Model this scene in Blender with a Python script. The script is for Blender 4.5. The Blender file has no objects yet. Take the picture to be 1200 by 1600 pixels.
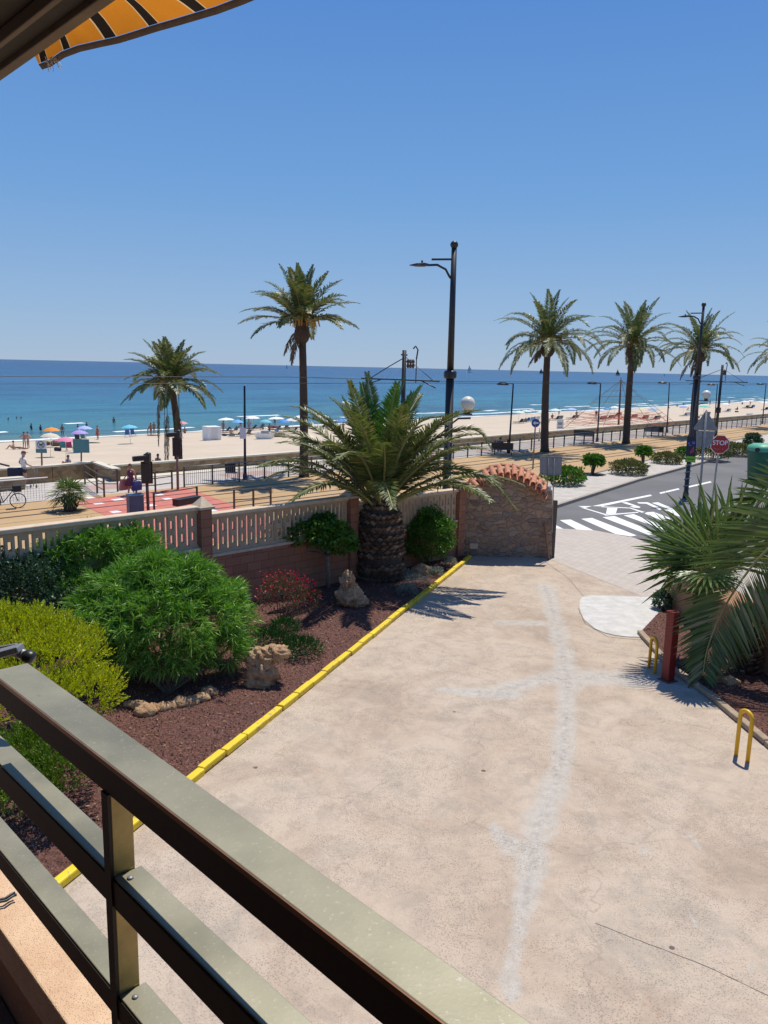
import bpy, math, random
import numpy as np
from mathutils import Vector, Matrix
random.seed(7); rng=np.random.default_rng(7)
R=math.radians
S=bpy.context.scene
COL=S.collection
# ---------------------------------------------------------------- camera
F=1230.; PITCH=math.atan(226/F); ROLL=math.atan(26/1200.); CZ=5.6
cam=bpy.data.objects.new('camera',bpy.data.cameras.new('camera')); COL.objects.link(cam); S.camera=cam
cam.data.sensor_fit='VERTICAL'; cam.data.sensor_height=36; cam.data.lens=F/1600*36
cam.data.clip_start=.05; cam.data.clip_end=60000
fw=Vector((0,math.cos(PITCH),-math.sin(PITCH))); up0=Vector((0,math.sin(PITCH),math.cos(PITCH))); rt0=Vector((1,0,0))
cr,sr=math.cos(ROLL),math.sin(ROLL)
IX=cr*rt0+sr*up0; IY=-sr*rt0+cr*up0
CAM=Vector((0,0,CZ))
M=Matrix((IX,IY,-fw)).transposed().to_4x4(); M.translation=CAM
cam.matrix_world=M
# ---------------------------------------------------------------- light
SUN_EL=R(69); sdx,sdy=.47,.883                 # horizontal direction towards the sun
SD=Vector((sdx*math.cos(SUN_EL),sdy*math.cos(SUN_EL),math.sin(SUN_EL))).normalized()
W=bpy.data.worlds.new('World'); S.world=W; W.use_nodes=True
nt=W.node_tree; bg=nt.nodes['Background']
sky=nt.nodes.new('ShaderNodeTexSky'); sky.sky_type='NISHITA'; sky.sun_disc=False
sky.sun_elevation=SUN_EL; sky.sun_rotation=math.atan2(sdx,sdy)
sky.altitude=0; sky.air_density=1.0; sky.dust_density=0; sky.ozone_density=1.5
tcw=nt.nodes.new('ShaderNodeTexCoord'); sxz=nt.nodes.new('ShaderNodeSeparateXYZ'); nt.links.new(tcw.outputs['Generated'],sxz.inputs[0])
rw=nt.nodes.new('ShaderNodeValToRGB'); ew=rw.color_ramp.elements    # clear summer air: paler towards the horizon
for _ in range(3): ew.new(.5)
for e_,(p_,c_) in zip(ew,((0,(.33,.475,.68)),(.07,(.27,.44,.70)),(.2,(.155,.355,.70)),(.39,(.088,.255,.65)),(1,(.04,.13,.42)))): e_.position=p_; e_.color=(*c_,1)
nt.links.new(sxz.outputs[2],rw.inputs[0]); vm=nt.nodes.new('ShaderNodeVectorMath'); vm.operation='SCALE'; vm.inputs['Scale'].default_value=10; nt.links.new(rw.outputs[0],vm.inputs[0])
mw=nt.nodes.new('ShaderNodeMix'); mw.data_type='RGBA'; mw.inputs[0].default_value=.88; nt.links.new(sky.outputs[0],mw.inputs[6]); nt.links.new(vm.outputs[0],mw.inputs[7])
nt.links.new(mw.outputs[2],bg.inputs[0]); bg.inputs[1].default_value=.10
sl=bpy.data.lights.new('sun','SUN'); sl.energy=4.8; sl.angle=R(.5); sl.color=(1,.935,.82)
so=bpy.data.objects.new('sun',sl); COL.objects.link(so); so.rotation_mode='QUATERNION'
so.rotation_quaternion=SD.to_track_quat('Z','Y'); so.location=(0,0,60)
S.view_settings.view_transform='Standard'; S.view_settings.look='None'; S.view_settings.gamma=1
S.view_settings.use_curve_mapping=False; S.view_settings.exposure=0.0
S.render.resolution_x=768; S.render.resolution_y=1024
# ---------------------------------------------------------------- measuring helpers: coast frame (u along the coast, v towards the sea)
CA=R(46); U=Vector((math.sin(CA),math.cos(CA),0)); V=Vector((-math.cos(CA),math.sin(CA),0)); Z=Vector((0,0,1))
def UV(u,v,z=0): return U*u+V*v+Z*z
def ray(px,py): return IX*((px-600)/F)-IY*((py-800)/F)+fw
def at(px,py,z=0):
    r=ray(px,py); return CAM+r*((z-CZ)/r.z)
def atY(px,py,Y):
    r=ray(px,py); return CAM+r*(Y/r.y)
def atU(px,py,u):
    r=ray(px,py); return CAM+r*(u/r.dot(U))
def shore(u): return 97.5+.073*u
def zb(u,v):                                   # beach height
    t=(v-44)/(shore(u)-44); return -1.25-2.95*t if t<1 else -4.2-(v-shore(u))*.06
def atB(px,py):
    z=-3.
    for _ in range(30):
        p=at(px,py,z); z=z*.5+.5*zb(p.dot(U),p.dot(V))
    return at(px,py,z)
def Wc(u): return 0 if u<30 else .05*(u-30)    # the gentle bend of the coast line
PZ=-1.0
# ---------------------------------------------------------------- object helpers
def tag(o,label=None,cat=None,group=None,kind=None):
    if label: o['label']=label
    if cat: o['category']=cat
    if group: o['group']=group
    if kind: o['kind']=kind
    return o
def thing(name,label,cat,loc=(0,0,0),rz=0,group=None):
    o=bpy.data.objects.new(name,None); COL.objects.link(o); o.empty_display_size=.2
    o.location=loc; o.rotation_euler=(0,0,rz); return tag(o,label,cat,group)
class MB:
    def __init__(s): s.v=[]; s.f=[]; s.n=0; s.sm=[]
    def add(s,vs,fs,smooth=False):
        b=len(s.v); s.v+= [tuple(x) for x in vs]; s.f+=[tuple(i+b for i in f) for f in fs]; s.sm+=[smooth]*len(fs); return s
    def box(s,c,d,rz=0,m=None,bev=0):
        hx,hy,hz=d[0]/2,d[1]/2,d[2]/2
        vs=[Vector((x*hx,y*hy,z*hz)) for z in(-1,1) for y in(-1,1) for x in(-1,1)]
        rot=Matrix.Rotation(rz,3,'Z') if m is None else m
        vs=[rot@q+Vector(c) for q in vs]
        return s.add(vs,[(0,2,3,1),(4,5,7,6),(0,1,5,4),(1,3,7,5),(3,2,6,7),(2,0,4,6)])
    def bar(s,a,b,w,h,up=Z):
        a=Vector(a);b=Vector(b);d=(b-a);L=d.length;d.normalize();sx=d.cross(up).normalized();uy=sx.cross(d)
        m=Matrix((d,sx,uy)).transposed(); return s.box((a+b)/2,(L,w,h),m=m)
    def tube(s,pts,r,n=8,cap=True,smooth=True):
        pts=[Vector(p) for p in pts]; r=r if hasattr(r,'__len__') else [r]*len(pts)
        vs=[];fs=[]; ref=None
        for i,p in enumerate(pts):
            d=(pts[min(i+1,len(pts)-1)]-pts[max(i-1,0)])
            if d.length<1e-9: d=Vector((0,0,1))
            d.normalize()
            if ref is None:
                ref=Vector((1,0,0)) if abs(d.x)<.9 else Vector((0,1,0))
            x=(ref-d*ref.dot(d)).normalized(); ref=x; y=d.cross(x)
            for k in range(n):
                a=2*math.pi*k/n; vs.append(p+(x*math.cos(a)+y*math.sin(a))*r[i])
        for i in range(len(pts)-1):
            for k in range(n):
                fs.append((i*n+k,i*n+(k+1)%n,(i+1)*n+(k+1)%n,(i+1)*n+k))
        s.add(vs,fs,smooth)
        if cap:
            b=len(s.v)-len(vs); s.f.append(tuple(b+k for k in reversed(range(n)))); s.f.append(tuple(b+(len(pts)-1)*n+k for k in range(n))); s.sm+=[False]*2
        return s
    def lathe(s,prof,c=(0,0,0),n=16,smooth=True):
        c=Vector(c); return s.tube([c+Z*z for r,z in prof],[max(r,1e-4) for r,z in prof],n,True,smooth) if True else s
    def ring(s,prof,c=(0,0,0),n=16,smooth=True):   # lathe without monotone z requirement
        vs=[];fs=[];c=Vector(c)
        for r,z in prof:
            for k in range(n):
                a=2*math.pi*k/n; vs.append(c+Vector((r*math.cos(a),r*math.sin(a),z)))
        for i in range(len(prof)-1):
            for k in range(n): fs.append((i*n+k,i*n+(k+1)%n,(i+1)*n+(k+1)%n,(i+1)*n+k))
        return s.add(vs,fs,smooth)
    def ball(s,c,r,n=12,m=8):
        r=r if hasattr(r,'__len__') else (r,r,r); vs=[];fs=[]
        for i in range(m+1):
            t=math.pi*i/m
            for k in range(n):
                a=2*math.pi*k/n; vs.append((c[0]+r[0]*math.sin(t)*math.cos(a),c[1]+r[1]*math.sin(t)*math.sin(a),c[2]+r[2]*math.cos(t)))
        for i in range(m):
            for k in range(n): fs.append((i*n+k,(i+1)*n+k,(i+1)*n+(k+1)%n,i*n+(k+1)%n))
        return s.add(vs,fs,True)
    def prism(s,poly,d,smooth=False):            # poly: 3D loop, d: extrusion vector
        n=len(poly); d=Vector(d); a=[Vector(p) for p in poly]; b=[p+d for p in a]
        return s.add(a+b,[tuple(range(n))[::-1],tuple(range(n,2*n))]+[(i,(i+1)%n,n+(i+1)%n,n+i) for i in range(n)],smooth)
    def poly(s,p): return s.add(p,[tuple(range(len(p)))])
    def build(s,name,mat,parent=None,bevel=0):
        me=bpy.data.meshes.new(name); me.from_pydata(s.v,[],s.f); me.update()
        me.polygons.foreach_set('use_smooth',s.sm); me.materials.append(mat)
        o=bpy.data.objects.new(name,me); COL.objects.link(o)
        if parent: o.parent=parent
        if bevel:
            b=o.modifiers.new('bevel','BEVEL'); b.width=bevel; b.segments=2; b.limit_method='ANGLE'
        return o
def npmesh(name,verts,faces,mat,parent=None,smooth=False):
    verts=np.asarray(verts,dtype=np.float32).reshape(-1,3); faces=np.asarray(faces,dtype=np.int32); k=faces.shape[1]
    me=bpy.data.meshes.new(name); me.vertices.add(len(verts)); me.vertices.foreach_set('co',verts.ravel())
    me.loops.add(faces.size); me.loops.foreach_set('vertex_index',faces.ravel())
    me.polygons.add(len(faces)); me.polygons.foreach_set('loop_start',np.arange(0,faces.size,k,dtype=np.int32))
    me.polygons.foreach_set('use_smooth',np.full(len(faces),smooth)); me.update(calc_edges=True); me.materials.append(mat)
    o=bpy.data.objects.new(name,me); COL.objects.link(o)
    if parent: o.parent=parent
    return o
def copy_tree(o,parent=None,mats=None):
    c=o.copy(); COL.objects.link(c); c.parent=parent
    for ch in list(o.children): copy_tree(ch,c)
    return c
def attach(o,p):
    bpy.context.view_layer.update(); o.parent=p; o.matrix_parent_inverse=p.matrix_world.inverted(); return o
# ---------------------------------------------------------------- materials
def nm(name,rough=.6):
    m=bpy.data.materials.new(name); m.use_nodes=True; b=m.node_tree.nodes['Principled BSDF']; b.inputs['Roughness'].default_value=rough
    return m,m.node_tree,b
def ND(t,ty,**k):
    n=t.nodes.new(ty)
    for a,v in k.items(): setattr(n,a,v)
    return n
def ramp(t,fac,stops):
    r=ND(t,'ShaderNodeValToRGB'); e=r.color_ramp.elements
    while len(e)<len(stops): e.new(.5)
    for i,(p,c) in enumerate(stops): e[i].position=p; e[i].color=(*c,1) if len(c)==3 else c
    t.links.new(fac,r.inputs[0]); return r.outputs[0]
def noise(t,scale,detail=5,rough=.6,vec=None,dist=0):
    n=ND(t,'ShaderNodeTexNoise'); n.inputs['Scale'].default_value=scale; n.inputs['Detail'].default_value=detail; n.inputs['Roughness'].default_value=rough; n.inputs['Distortion'].default_value=dist
    if vec is not None: t.links.new(vec,n.inputs['Vector'])
    return n.outputs[0]
def geo(t): return ND(t,'ShaderNodeNewGeometry').outputs['Position']
def mixc(t,f,a,b,mode='MIX'):
    m=ND(t,'ShaderNodeMix',data_type='RGBA',blend_type=mode)
    if isinstance(f,(int,float)): m.inputs[0].default_value=f
    else: t.links.new(f,m.inputs[0])
    for i,x in((6,a),(7,b)):
        if isinstance(x,tuple): m.inputs[i].default_value=(*x[:3],1)
        else: t.links.new(x,m.inputs[i])
    return m.outputs[2]
def bump(t,b,h,strength=.3,dist=.02):
    n=ND(t,'ShaderNodeBump'); n.inputs['Strength'].default_value=strength; n.inputs['Distance'].default_value=dist
    t.links.new(h,n.inputs['Height']); t.links.new(n.outputs[0],b.inputs['Normal']); return n
def mth(t,op,a,b=None,c=None):
    n=ND(t,'ShaderNodeMath',operation=op)
    for i,x in enumerate((a,b,c)):
        if x is None: continue
        if isinstance(x,(int,float)): n.inputs[i].default_value=x
        else: t.links.new(x,n.inputs[i])
    return n.outputs[0]
def dotv(t,vec,d):
    n=ND(t,'ShaderNodeVectorMath',operation='DOT_PRODUCT'); t.links.new(vec,n.inputs[0]); n.inputs[1].default_value=tuple(d); return n.outputs['Value']
def objco(t): return ND(t,'ShaderNodeTexCoord').outputs['Object']
def simple(name,c,rough=.6,var=.18,scale=6,bmp=.15,metal=0,bd=.01,spec=None,bscale=None):
    m,t,b=nm(name,rough); g=geo(t); n=noise(t,scale,6,.65,g)
    lo=tuple(x*(1-var) for x in c); hi=tuple(min(1,x*(1+var)) for x in c)
    t.links.new(ramp(t,n,[(.3,lo),(.7,hi)]),b.inputs['Base Color']); b.inputs['Metallic'].default_value=metal
    if spec is not None: b.inputs['Specular IOR Level'].default_value=spec
    if bmp: bump(t,b,noise(t,bscale or scale*8,4,.6,g),bmp,bd)
    return m
def leafmat(name,a,bcol,dead=None,deadf=.1,tr=.3,rough=.45,spec=.4):
    m,t,b=nm(name,rough); gi=ND(t,'ShaderNodeNewGeometry'); ri=gi.outputs['Random Per Island']
    st=[(0,a),(1-deadf if dead else 1,bcol)]+([(1,dead)] if dead else [])
    c=ramp(t,ri,st); n=noise(t,1.6,3,.6,gi.outputs['Position']); c=mixc(t,mth(t,'MULTIPLY',n,.5),c,a)
    t.links.new(c,b.inputs['Base Color']); b.inputs['Specular IOR Level'].default_value=spec
    tl=ND(t,'ShaderNodeBsdfTranslucent'); br=ND(t,'ShaderNodeHueSaturation'); br.inputs['Value'].default_value=1.5; br.inputs['Saturation'].default_value=1.15; t.links.new(c,br.inputs['Color']); t.links.new(br.outputs[0],tl.inputs[0])
    mx=ND(t,'ShaderNodeMixShader'); mx.inputs[0].default_value=tr; t.links.new(b.outputs[0],mx.inputs[1]); t.links.new(tl.outputs[0],mx.inputs[2])
    t.links.new(mx.outputs[0],t.nodes['Material Output'].inputs[0]); return m
MT={}
MT['black']=simple('black_metal',(.018,.018,.02),.4,.3,4,.05)
MT['lampgrey']=simple('dark_grey_metal',(.024,.024,.026),.45,.3,4,.05)
MT['brownmetal']=simple('rusty_brown_metal',(.11,.07,.05),.6,.35,9,.1)
MT['greymetal']=simple('galvanised_metal',(.24,.25,.26),.5,.15,7,.05,.4)
MT['white']=simple('white_paint',(.78,.78,.76),.5,.06,3,.05)
MT['cream']=simple('cream_concrete',(.58,.46,.33),.85,.15,5,.25)
MT['bark']=simple('palm_bark',(.085,.062,.045),.95,.45,14,.8,bd=.04)
MT['barkmid']=simple('grey_brown_bark',(.13,.1,.075),.95,.4,20,.6,bd=.02)
MT['stonewhite']=simple('pale_stone_cap',(.62,.57,.46),.8,.12,3,.2)
MT['terracotta']=simple('terracotta_render',(.36,.19,.105),.9,.12,3,.4,bd=.01,bscale=60)
MT['tile']=simple('clay_tile',(.50,.20,.125),.8,.35,11,.3)
MT['red']=simple('red_paint',(.2,.018,.014),.45,.2,5,.08)
MT['yellow']=simple('yellow_paint',(.72,.42,.012),.4,.08,8,.05)
MT['wood']=simple('weathered_wood',(.25,.13,.065),.8,.3,10,.3)
MT['bluebox']=simple('blue_grey_paint',(.055,.10,.16),.5,.15,4,.05)
MT['blue']=simple('sign_blue',(.02,.07,.28),.4,.08,4,0)
MT['signred']=simple('sign_red',(.42,.02,.02),.45,.12,30,0)
MT['signwhite']=simple('sign_white',(.75,.75,.75),.5,.05,4,0)
MT['teal']=simple('teal_sign',(.08,.22,.24),.6,.1,6,0)
MT['bindark']=simple('dark_green_plastic',(.01,.12,.06),.5,.15,3,.05)
MT['binlight']=simple('light_green_plastic',(.10,.40,.24),.5,.1,3,.05)
MT['globe']=simple('opal_globe',(.72,.68,.58),.35,.05,3,0)
def cmat(name,c,rough=.7):
    k='c_'+name
    if k not in MT: MT[k]=simple(name,c,rough,.1,8,.05)
    return MT[k]
# ================================================================ SETTING
def grid(name,us,vs,zf,mat,kind='structure',mapf=None):
    us=np.asarray(us);vs=np.asarray(vs); pts=[]
    for u in us:
        for v in vs:
            p=mapf(u,v) if mapf else UV(u,v); pts.append((p[0],p[1],zf(u,v)))
    nu,nv=len(us),len(vs); i,j=np.meshgrid(np.arange(nu-1),np.arange(nv-1),indexing='ij'); a=(i*nv+j).ravel()
    o=npmesh(name,pts,np.stack([a,a+nv,a+nv+1,a+1],1),mat); tag(o,kind=kind); return o
def sheet(name,pts,mat,z=None,kind='structure'):
    b=MB(); b.poly([Vector((p[0],p[1],p[2] if z is None else z)) for p in pts]); return tag(b.build(name,mat),kind=kind)
def m_sea():
    m,t,b=nm('sea_water',.16); g=geo(t); v=dotv(t,g,V); u=dotv(t,g,U)
    d=mth(t,'SUBTRACT',v,mth(t,'MULTIPLY_ADD',u,.073,97.5))     # metres out from the waterline
    cmb=ND(t,'ShaderNodeCombineXYZ'); t.links.new(mth(t,'MULTIPLY',u,.012),cmb.inputs[0]); t.links.new(mth(t,'MULTIPLY',v,.05),cmb.inputs[1])
    wob=noise(t,1,4,.6,cmb.outputs[0])
    lg=mth(t,'LOGARITHM',mth(t,'MAXIMUM',mth(t,'ADD',d,2.0),.5),10.)
    lg=mth(t,'ADD',lg,mth(t,'MULTIPLY',mth(t,'SUBTRACT',wob,.5),.75))
    c=ramp(t,mth(t,'DIVIDE',lg,3.6),[(.0,(.30,.30,.22)),(.16,(.11,.19,.16)),(.34,(.045,.17,.19)),(.5,(.02,.15,.22)),(.64,(.008,.10,.21)),(.82,(.004,.05,.155)),(1,(.003,.028,.11))])
    cs=ND(t,'ShaderNodeCombineXYZ'); t.links.new(mth(t,'MULTIPLY',u,.010),cs.inputs[0]); t.links.new(mth(t,'MULTIPLY',lg,11.),cs.inputs[1]); stk=noise(t,1,5,.65,cs.outputs[0])
    c=mixc(t,ramp(t,stk,[(.38,(.75,.75,.75)),(.55,(0,0,0))]),c,(.004,.045,.11)); c=mixc(t,ramp(t,stk,[(.55,(0,0,0)),(.75,(.35,.35,.35))]),c,(.05,.24,.30))
    # broken breaker crests, real foam
    c2=ND(t,'ShaderNodeCombineXYZ'); t.links.new(mth(t,'MULTIPLY',u,.045),c2.inputs[0]); t.links.new(mth(t,'MULTIPLY',v,.0),c2.inputs[1])
    w1=noise(t,1,3,.6,c2.outputs[0])
    fo=None
    for off,th,wd,s0 in((0.2,.28,.9,0),(6.5,.50,.8,3.3),(13.,.53,1.0,7.7),(24.,.57,1.1,11.)):
        c3=ND(t,'ShaderNodeCombineXYZ'); t.links.new(mth(t,'MULTIPLY_ADD',u,.05,s0),c3.inputs[0]); c3.inputs[1].default_value=s0
        msk=mth(t,'GREATER_THAN',noise(t,1,2,.5,c3.outputs[0]),th)
        x=mth(t,'ABSOLUTE',mth(t,'SUBTRACT',mth(t,'SUBTRACT',d,off),mth(t,'MULTIPLY',mth(t,'SUBTRACT',w1,.5),7.)))
        x=mth(t,'SUBTRACT',x,mth(t,'MULTIPLY',noise(t,1.3,5,.7,g),.9))
        l=mth(t,'MULTIPLY',mth(t,'LESS_THAN',x,wd*.35),msk); fo=l if fo is None else mth(t,'MAXIMUM',fo,l)
    c=mixc(t,fo,c,(.75,.78,.78)); t.links.new(c,b.inputs['Base Color'])
    t.links.new(mth(t,'MULTIPLY_ADD',fo,.5,.22),b.inputs['Roughness']); b.inputs['IOR'].default_value=1.33; b.inputs['Specular IOR Level'].default_value=.16
    a=ND(t,'ShaderNodeCombineXYZ'); t.links.new(mth(t,'MULTIPLY',u,.10),a.inputs[0]); t.links.new(mth(t,'MULTIPLY',v,.42),a.inputs[1])
    h=mth(t,'ADD',noise(t,1,5,.6,a.outputs[0]),mth(t,'MULTIPLY',noise(t,2.5,4,.6,g),.15))
    bump(t,b,h,.75,1.0); return m
ls=[-30000,-8000,-3000,-1200,-600,-300,-150,-80,-40,0,40,80,120,160,200,260,340,450,600,1000,2000,5000,12000,40000]
vs=[84,92,97,100,104,108,112,118,126,140,170,220,300,450,800,1500,3000,8000,20000,40000]
grid('sea',ls,vs,lambda u,v:-4.2,m_sea())
def m_sand():
    m,t,b=nm('beach_sand',.95); g=geo(t); v=dotv(t,g,V); u=dotv(t,g,U)
    d=mth(t,'SUBTRACT',mth(t,'MULTIPLY_ADD',u,.073,97.5),v)
    n=noise(t,.25,6,.65,g); n2=noise(t,3.5,5,.7,g)
    dry=mixc(t,n2,ramp(t,n,[(.3,(.50,.405,.30)),(.7,(.60,.50,.385))]),(.42,.34,.25),'MIX'); dry=mixc(t,.6,dry,ramp(t,n,[(.3,(.52,.425,.32)),(.7,(.60,.505,.395))]))
    wet=ramp(t,mth(t,'DIVIDE',mth(t,'ADD',d,mth(t,'MULTIPLY',n,1.5)),4.5),[(.25,(0,0,0)),(.9,(1,1,1))])
    t.links.new(mixc(t,wet,(.27,.22,.165),dry),b.inputs['Base Color'])
    bump(t,b,mth(t,'ADD',noise(t,1.6,4,.6,g),mth(t,'MULTIPLY',noise(t,9,3,.6,g),.3)),.6,.12); return m
grid('sand',list(range(-60,400,10)),[43.2,44,50,58,66,74,82,90,95,98,102,108,118,130],lambda u,v:zb(u,v),m_sand(),mapf=lambda u,v:UV(u,v+(Wc(u)*max(0,1-(v-43)/40) if v>43.1 else 0)))
MGR=simple('earth',(.30,.25,.19),.95,.2,1,.3)
sheet('ground',[UV(u,v,-1.35) for u,v in((-400,-500),(900,-500),(900,43.4+43),(90,46.2),(30,43.4),(-400,43.4))],MGR)
def m_prom():
    m,t,b=nm('promenade_paving',.85); g=geo(t)
    n=noise(t,.9,5,.6,g); br=ND(t,'ShaderNodeTexBrick'); mp=ND(t,'ShaderNodeMapping'); mp.inputs['Rotation'].default_value=(0,0,CA); t.links.new(g,mp.inputs[0]); t.links.new(mp.outputs[0],br.inputs[0])
    br.inputs['Scale'].default_value=2; br.inputs['Color1'].default_value=(.46,.41,.37,1); br.inputs['Color2'].default_value=(.52,.475,.43,1); br.inputs['Mortar'].default_value=(.34,.3,.27,1); br.inputs['Mortar Size'].default_value=.02
    v=dotv(t,g,V); u=dotv(t,g,U)
    # inlaid rows of reddish paving
    s=mth(t,'GREATER_THAN',mth(t,'SINE',mth(t,'MULTIPLY',u,.75)),.25); s2=mth(t,'LESS_THAN',mth(t,'ABSOLUTE',mth(t,'SUBTRACT',v,mth(t,'MULTIPLY_ADD',mth(t,'MAXIMUM',mth(t,'SUBTRACT',u,30),0),.05,40.2))),.9)
    c=mixc(t,mth(t,'MULTIPLY',s,s2),br.outputs[0],(.40,.24,.20)); c=mixc(t,.25,c,ramp(t,n,[(.3,(.3,.27,.24)),(.7,(.6,.56,.5))]))
    t.links.new(c,b.inputs['Base Color']); return m
def strip(name,v0,v1,z,mat,u0=-60,u1=330,step=10,w0=1,w1=1,kind='structure'):
    return grid(name,list(range(u0,u1+1,step)),[0,1],lambda u,v:z,mat,mapf=lambda u,v:UV(u,(v0+Wc(u)*w0) if v==0 else (v1+Wc(u)*w1)),kind=kind)
strip('promenade',37.9,43.45,PZ,m_prom())
strip('promenade_edge',42.3,43.4,PZ+.03,MT['stonewhite'],u0=17)
PF=[(-60,18),(0,20.5),(20,22.6),(31.8,24.4),(39.4,25.9),(48,27.5),(72.5,31.6),(120,37.3),(330,53.2)]
def m_tram():
    m,t,b=nm('tramway_asphalt',.9); g=geo(t); n=noise(t,.35,6,.6,g); n2=noise(t,4,5,.7,g)
    cc=ND(t,'ShaderNodeCombineXYZ'); t.links.new(mth(t,'MULTIPLY',dotv(t,g,U),.06),cc.inputs[0]); t.links.new(mth(t,'MULTIPLY',dotv(t,g,V),1.3),cc.inputs[1]); st=noise(t,1,4,.6,cc.outputs[0])
    c=ramp(t,n,[(.3,(.40,.25,.11)),(.7,(.50,.325,.155))]); c=mixc(t,mth(t,'MULTIPLY',n2,.3),c,(.30,.19,.10)); c=mixc(t,mth(t,'MULTIPLY',st,.35),c,(.47,.34,.20))
    t.links.new(c,b.inputs['Base Color']); bump(t,b,noise(t,30,3,.6,g),.2,.01); return m
grid('tramway',[-60,0,20,31.8,39.4,48,56,64,72.5,90,120,180,240,330],[0,1],lambda u,v:PZ+.004,m_tram(),mapf=lambda u,v:UV(u,(float(np.interp(u,[a for a,_ in PF],[b for _,b in PF])) if v==0 else 37.9+Wc(u))))
MRAIL=simple('rail_steel',(.07,.05,.04),.6,.3,5,.1)
def railstrip(v,w,z):
    b=MB(); us=list(range(-60,331,10))
    for a,c in zip(us,us[1:]):
        b.add([UV(a,v-w/2+Wc(a),z),UV(c,v-w/2+Wc(c),z),UV(c,v+w/2+Wc(c),z),UV(a,v+w/2+Wc(a),z)],[(0,1,2,3)])
        b.add([UV(a,v-w/2+Wc(a),z-.01),UV(c,v-w/2+Wc(c),z-.01),UV(c,v-w/2+Wc(c),z),UV(a,v-w/2+Wc(a),z)],[(0,1,2,3)])
    return b
for i,(a,c,l) in enumerate(((31.1,32.1,'nearer pair of dark tram rails sunk in the tan track bed'),(34.55,35.75,'farther pair of dark tram rails, beside the promenade fence'))):
    t_=thing('tram_track',l,'tram track',UV(20,a,PZ),group='tram tracks')
    for v in(a,c): o=railstrip(v,.13,PZ+.022).build('rail',MRAIL); o.parent=t_; o.matrix_parent_inverse=Matrix.Translation(-t_.location)
# red pedestrian crossing over the tracks
MREDP=simple('red_crossing_surface',(.50,.16,.12),.85,.14,3,.2)
cp=[at(112,777,PZ),at(258,752,PZ),at(296,764,PZ),at(448,802,PZ),at(452,830,PZ),at(190,850,PZ),at(128,800,PZ)]
cp=[UV(13.5,37.6),UV(21.0,37.6),UV(21.0,35),UV(20.6,28.6),UV(13.5,28.6)]
cq=[at(112,783,PZ),at(292,762,PZ),at(375,793,PZ),at(470,828,PZ),at(262,860,PZ),at(165,806,PZ)]
sheet('tram_crossing',cq,MREDP,z=PZ+.012)
b=MB()
for x,y,w in((185,781,17),(203,776,14),(153,787,14),(140,778,10),(218,785,16),(248,773,11),(262,780,12),(282,783,11),(303,791,12),(330,798,13),(180,800,14),(236,790,12)):
    p=at(x,y,PZ); k=w/1230*p.y/2; e=U*k*1.1; f=V*.26
    b.add([Vector((q.x,q.y,PZ+.017)) for q in(p-e-f,p+e-f,p+e+f,p-e+f)],[(0,1,2,3)])
tag(b.build('crossing_marking',MT['signwhite']),kind='structure')
# ---- road
def m_road():
    m,t,b=nm('asphalt',.88); g=geo(t); n=noise(t,.22,6,.6,g,dist=.5); n2=noise(t,60,3,.7,g)
    c=ramp(t,n,[(.3,(.085,.083,.085)),(.5,(.125,.123,.125)),(.72,(.165,.16,.16))]); 
    cc=ND(t,'ShaderNodeCombineXYZ'); t.links.new(mth(t,'MULTIPLY',dotv(t,g,U),.05),cc.inputs[0]); t.links.new(mth(t,'MULTIPLY',dotv(t,g,V),.8),cc.inputs[1])
    c=mixc(t,mth(t,'MULTIPLY',noise(t,1,4,.6,cc.outputs[0]),.5),c,(.15,.15,.155)); c=mixc(t,mth(t,'MULTIPLY',n2,.3),c,(.2,.19,.18))
    t.links.new(c,b.inputs['Base Color']); bump(t,b,n2,.3,.01); return m
KF=[(-60,14.5),(0,17.5),(20,19.6),(31.8,21.3),(45,23.8),(69,27.3),(120,34),(330,55)]
def kf(u,T=KF): return float(np.interp(u,[a for a,_ in T],[b for _,b in T]))
MRO=m_road()
sheet('road',[UV(-60,-10,PZ)]+[UV(u,-70,PZ) for u in(30,330)]+[UV(330,60,PZ)]+[UV(u,kf(u)+.02,PZ) for u in(120,69,45,31.8,20,0,-60)],MRO,z=PZ+.002)
# ---- median: kerb and concrete strip
MCON=simple('concrete_paving',(.46,.42,.37),.9,.15,1.5,.2); MKERB=simple('kerb_concrete',(.33,.28,.22),.9,.18,5,.2)
us=[0,10,20,26,31.8,38,45,56,69,90,120,200,330]
b=MB(); bk=MB()
for a,c in zip(us,us[1:]):
    A,C=kf(a),kf(c); PA,PC=kf(a,PF),kf(c,PF)
    b.add([UV(a,A+.2,PZ+.15),UV(c,C+.2,PZ+.15),UV(c,PC,PZ+.15),UV(a,PA,PZ+.15),UV(c,PC,PZ),UV(a,PA,PZ)],[(0,1,2,3),(3,2,4,5)])
    bk.prism([UV(a,A,PZ-.05),UV(a,A,PZ+.155),UV(a,A+.2,PZ+.155),UV(a,A+.2,PZ-.05)],UV(c,C)-UV(a,A))
tag(b.build('median_pavement',MCON),kind='structure'); tag(bk.build('median_kerb',MKERB),kind='structure')
bk=MB()
for a,c in zip(us,us[1:]): bk.prism([UV(a,kf(a,PF)-.05,PZ),UV(a,kf(a,PF)-.05,PZ+.2),UV(a,kf(a,PF)+.12,PZ+.2),UV(a,kf(a,PF)+.12,PZ)],UV(c,kf(c,PF))-UV(a,kf(a,PF)))
tag(bk.build('track_kerb',MKERB),kind='structure')
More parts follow.
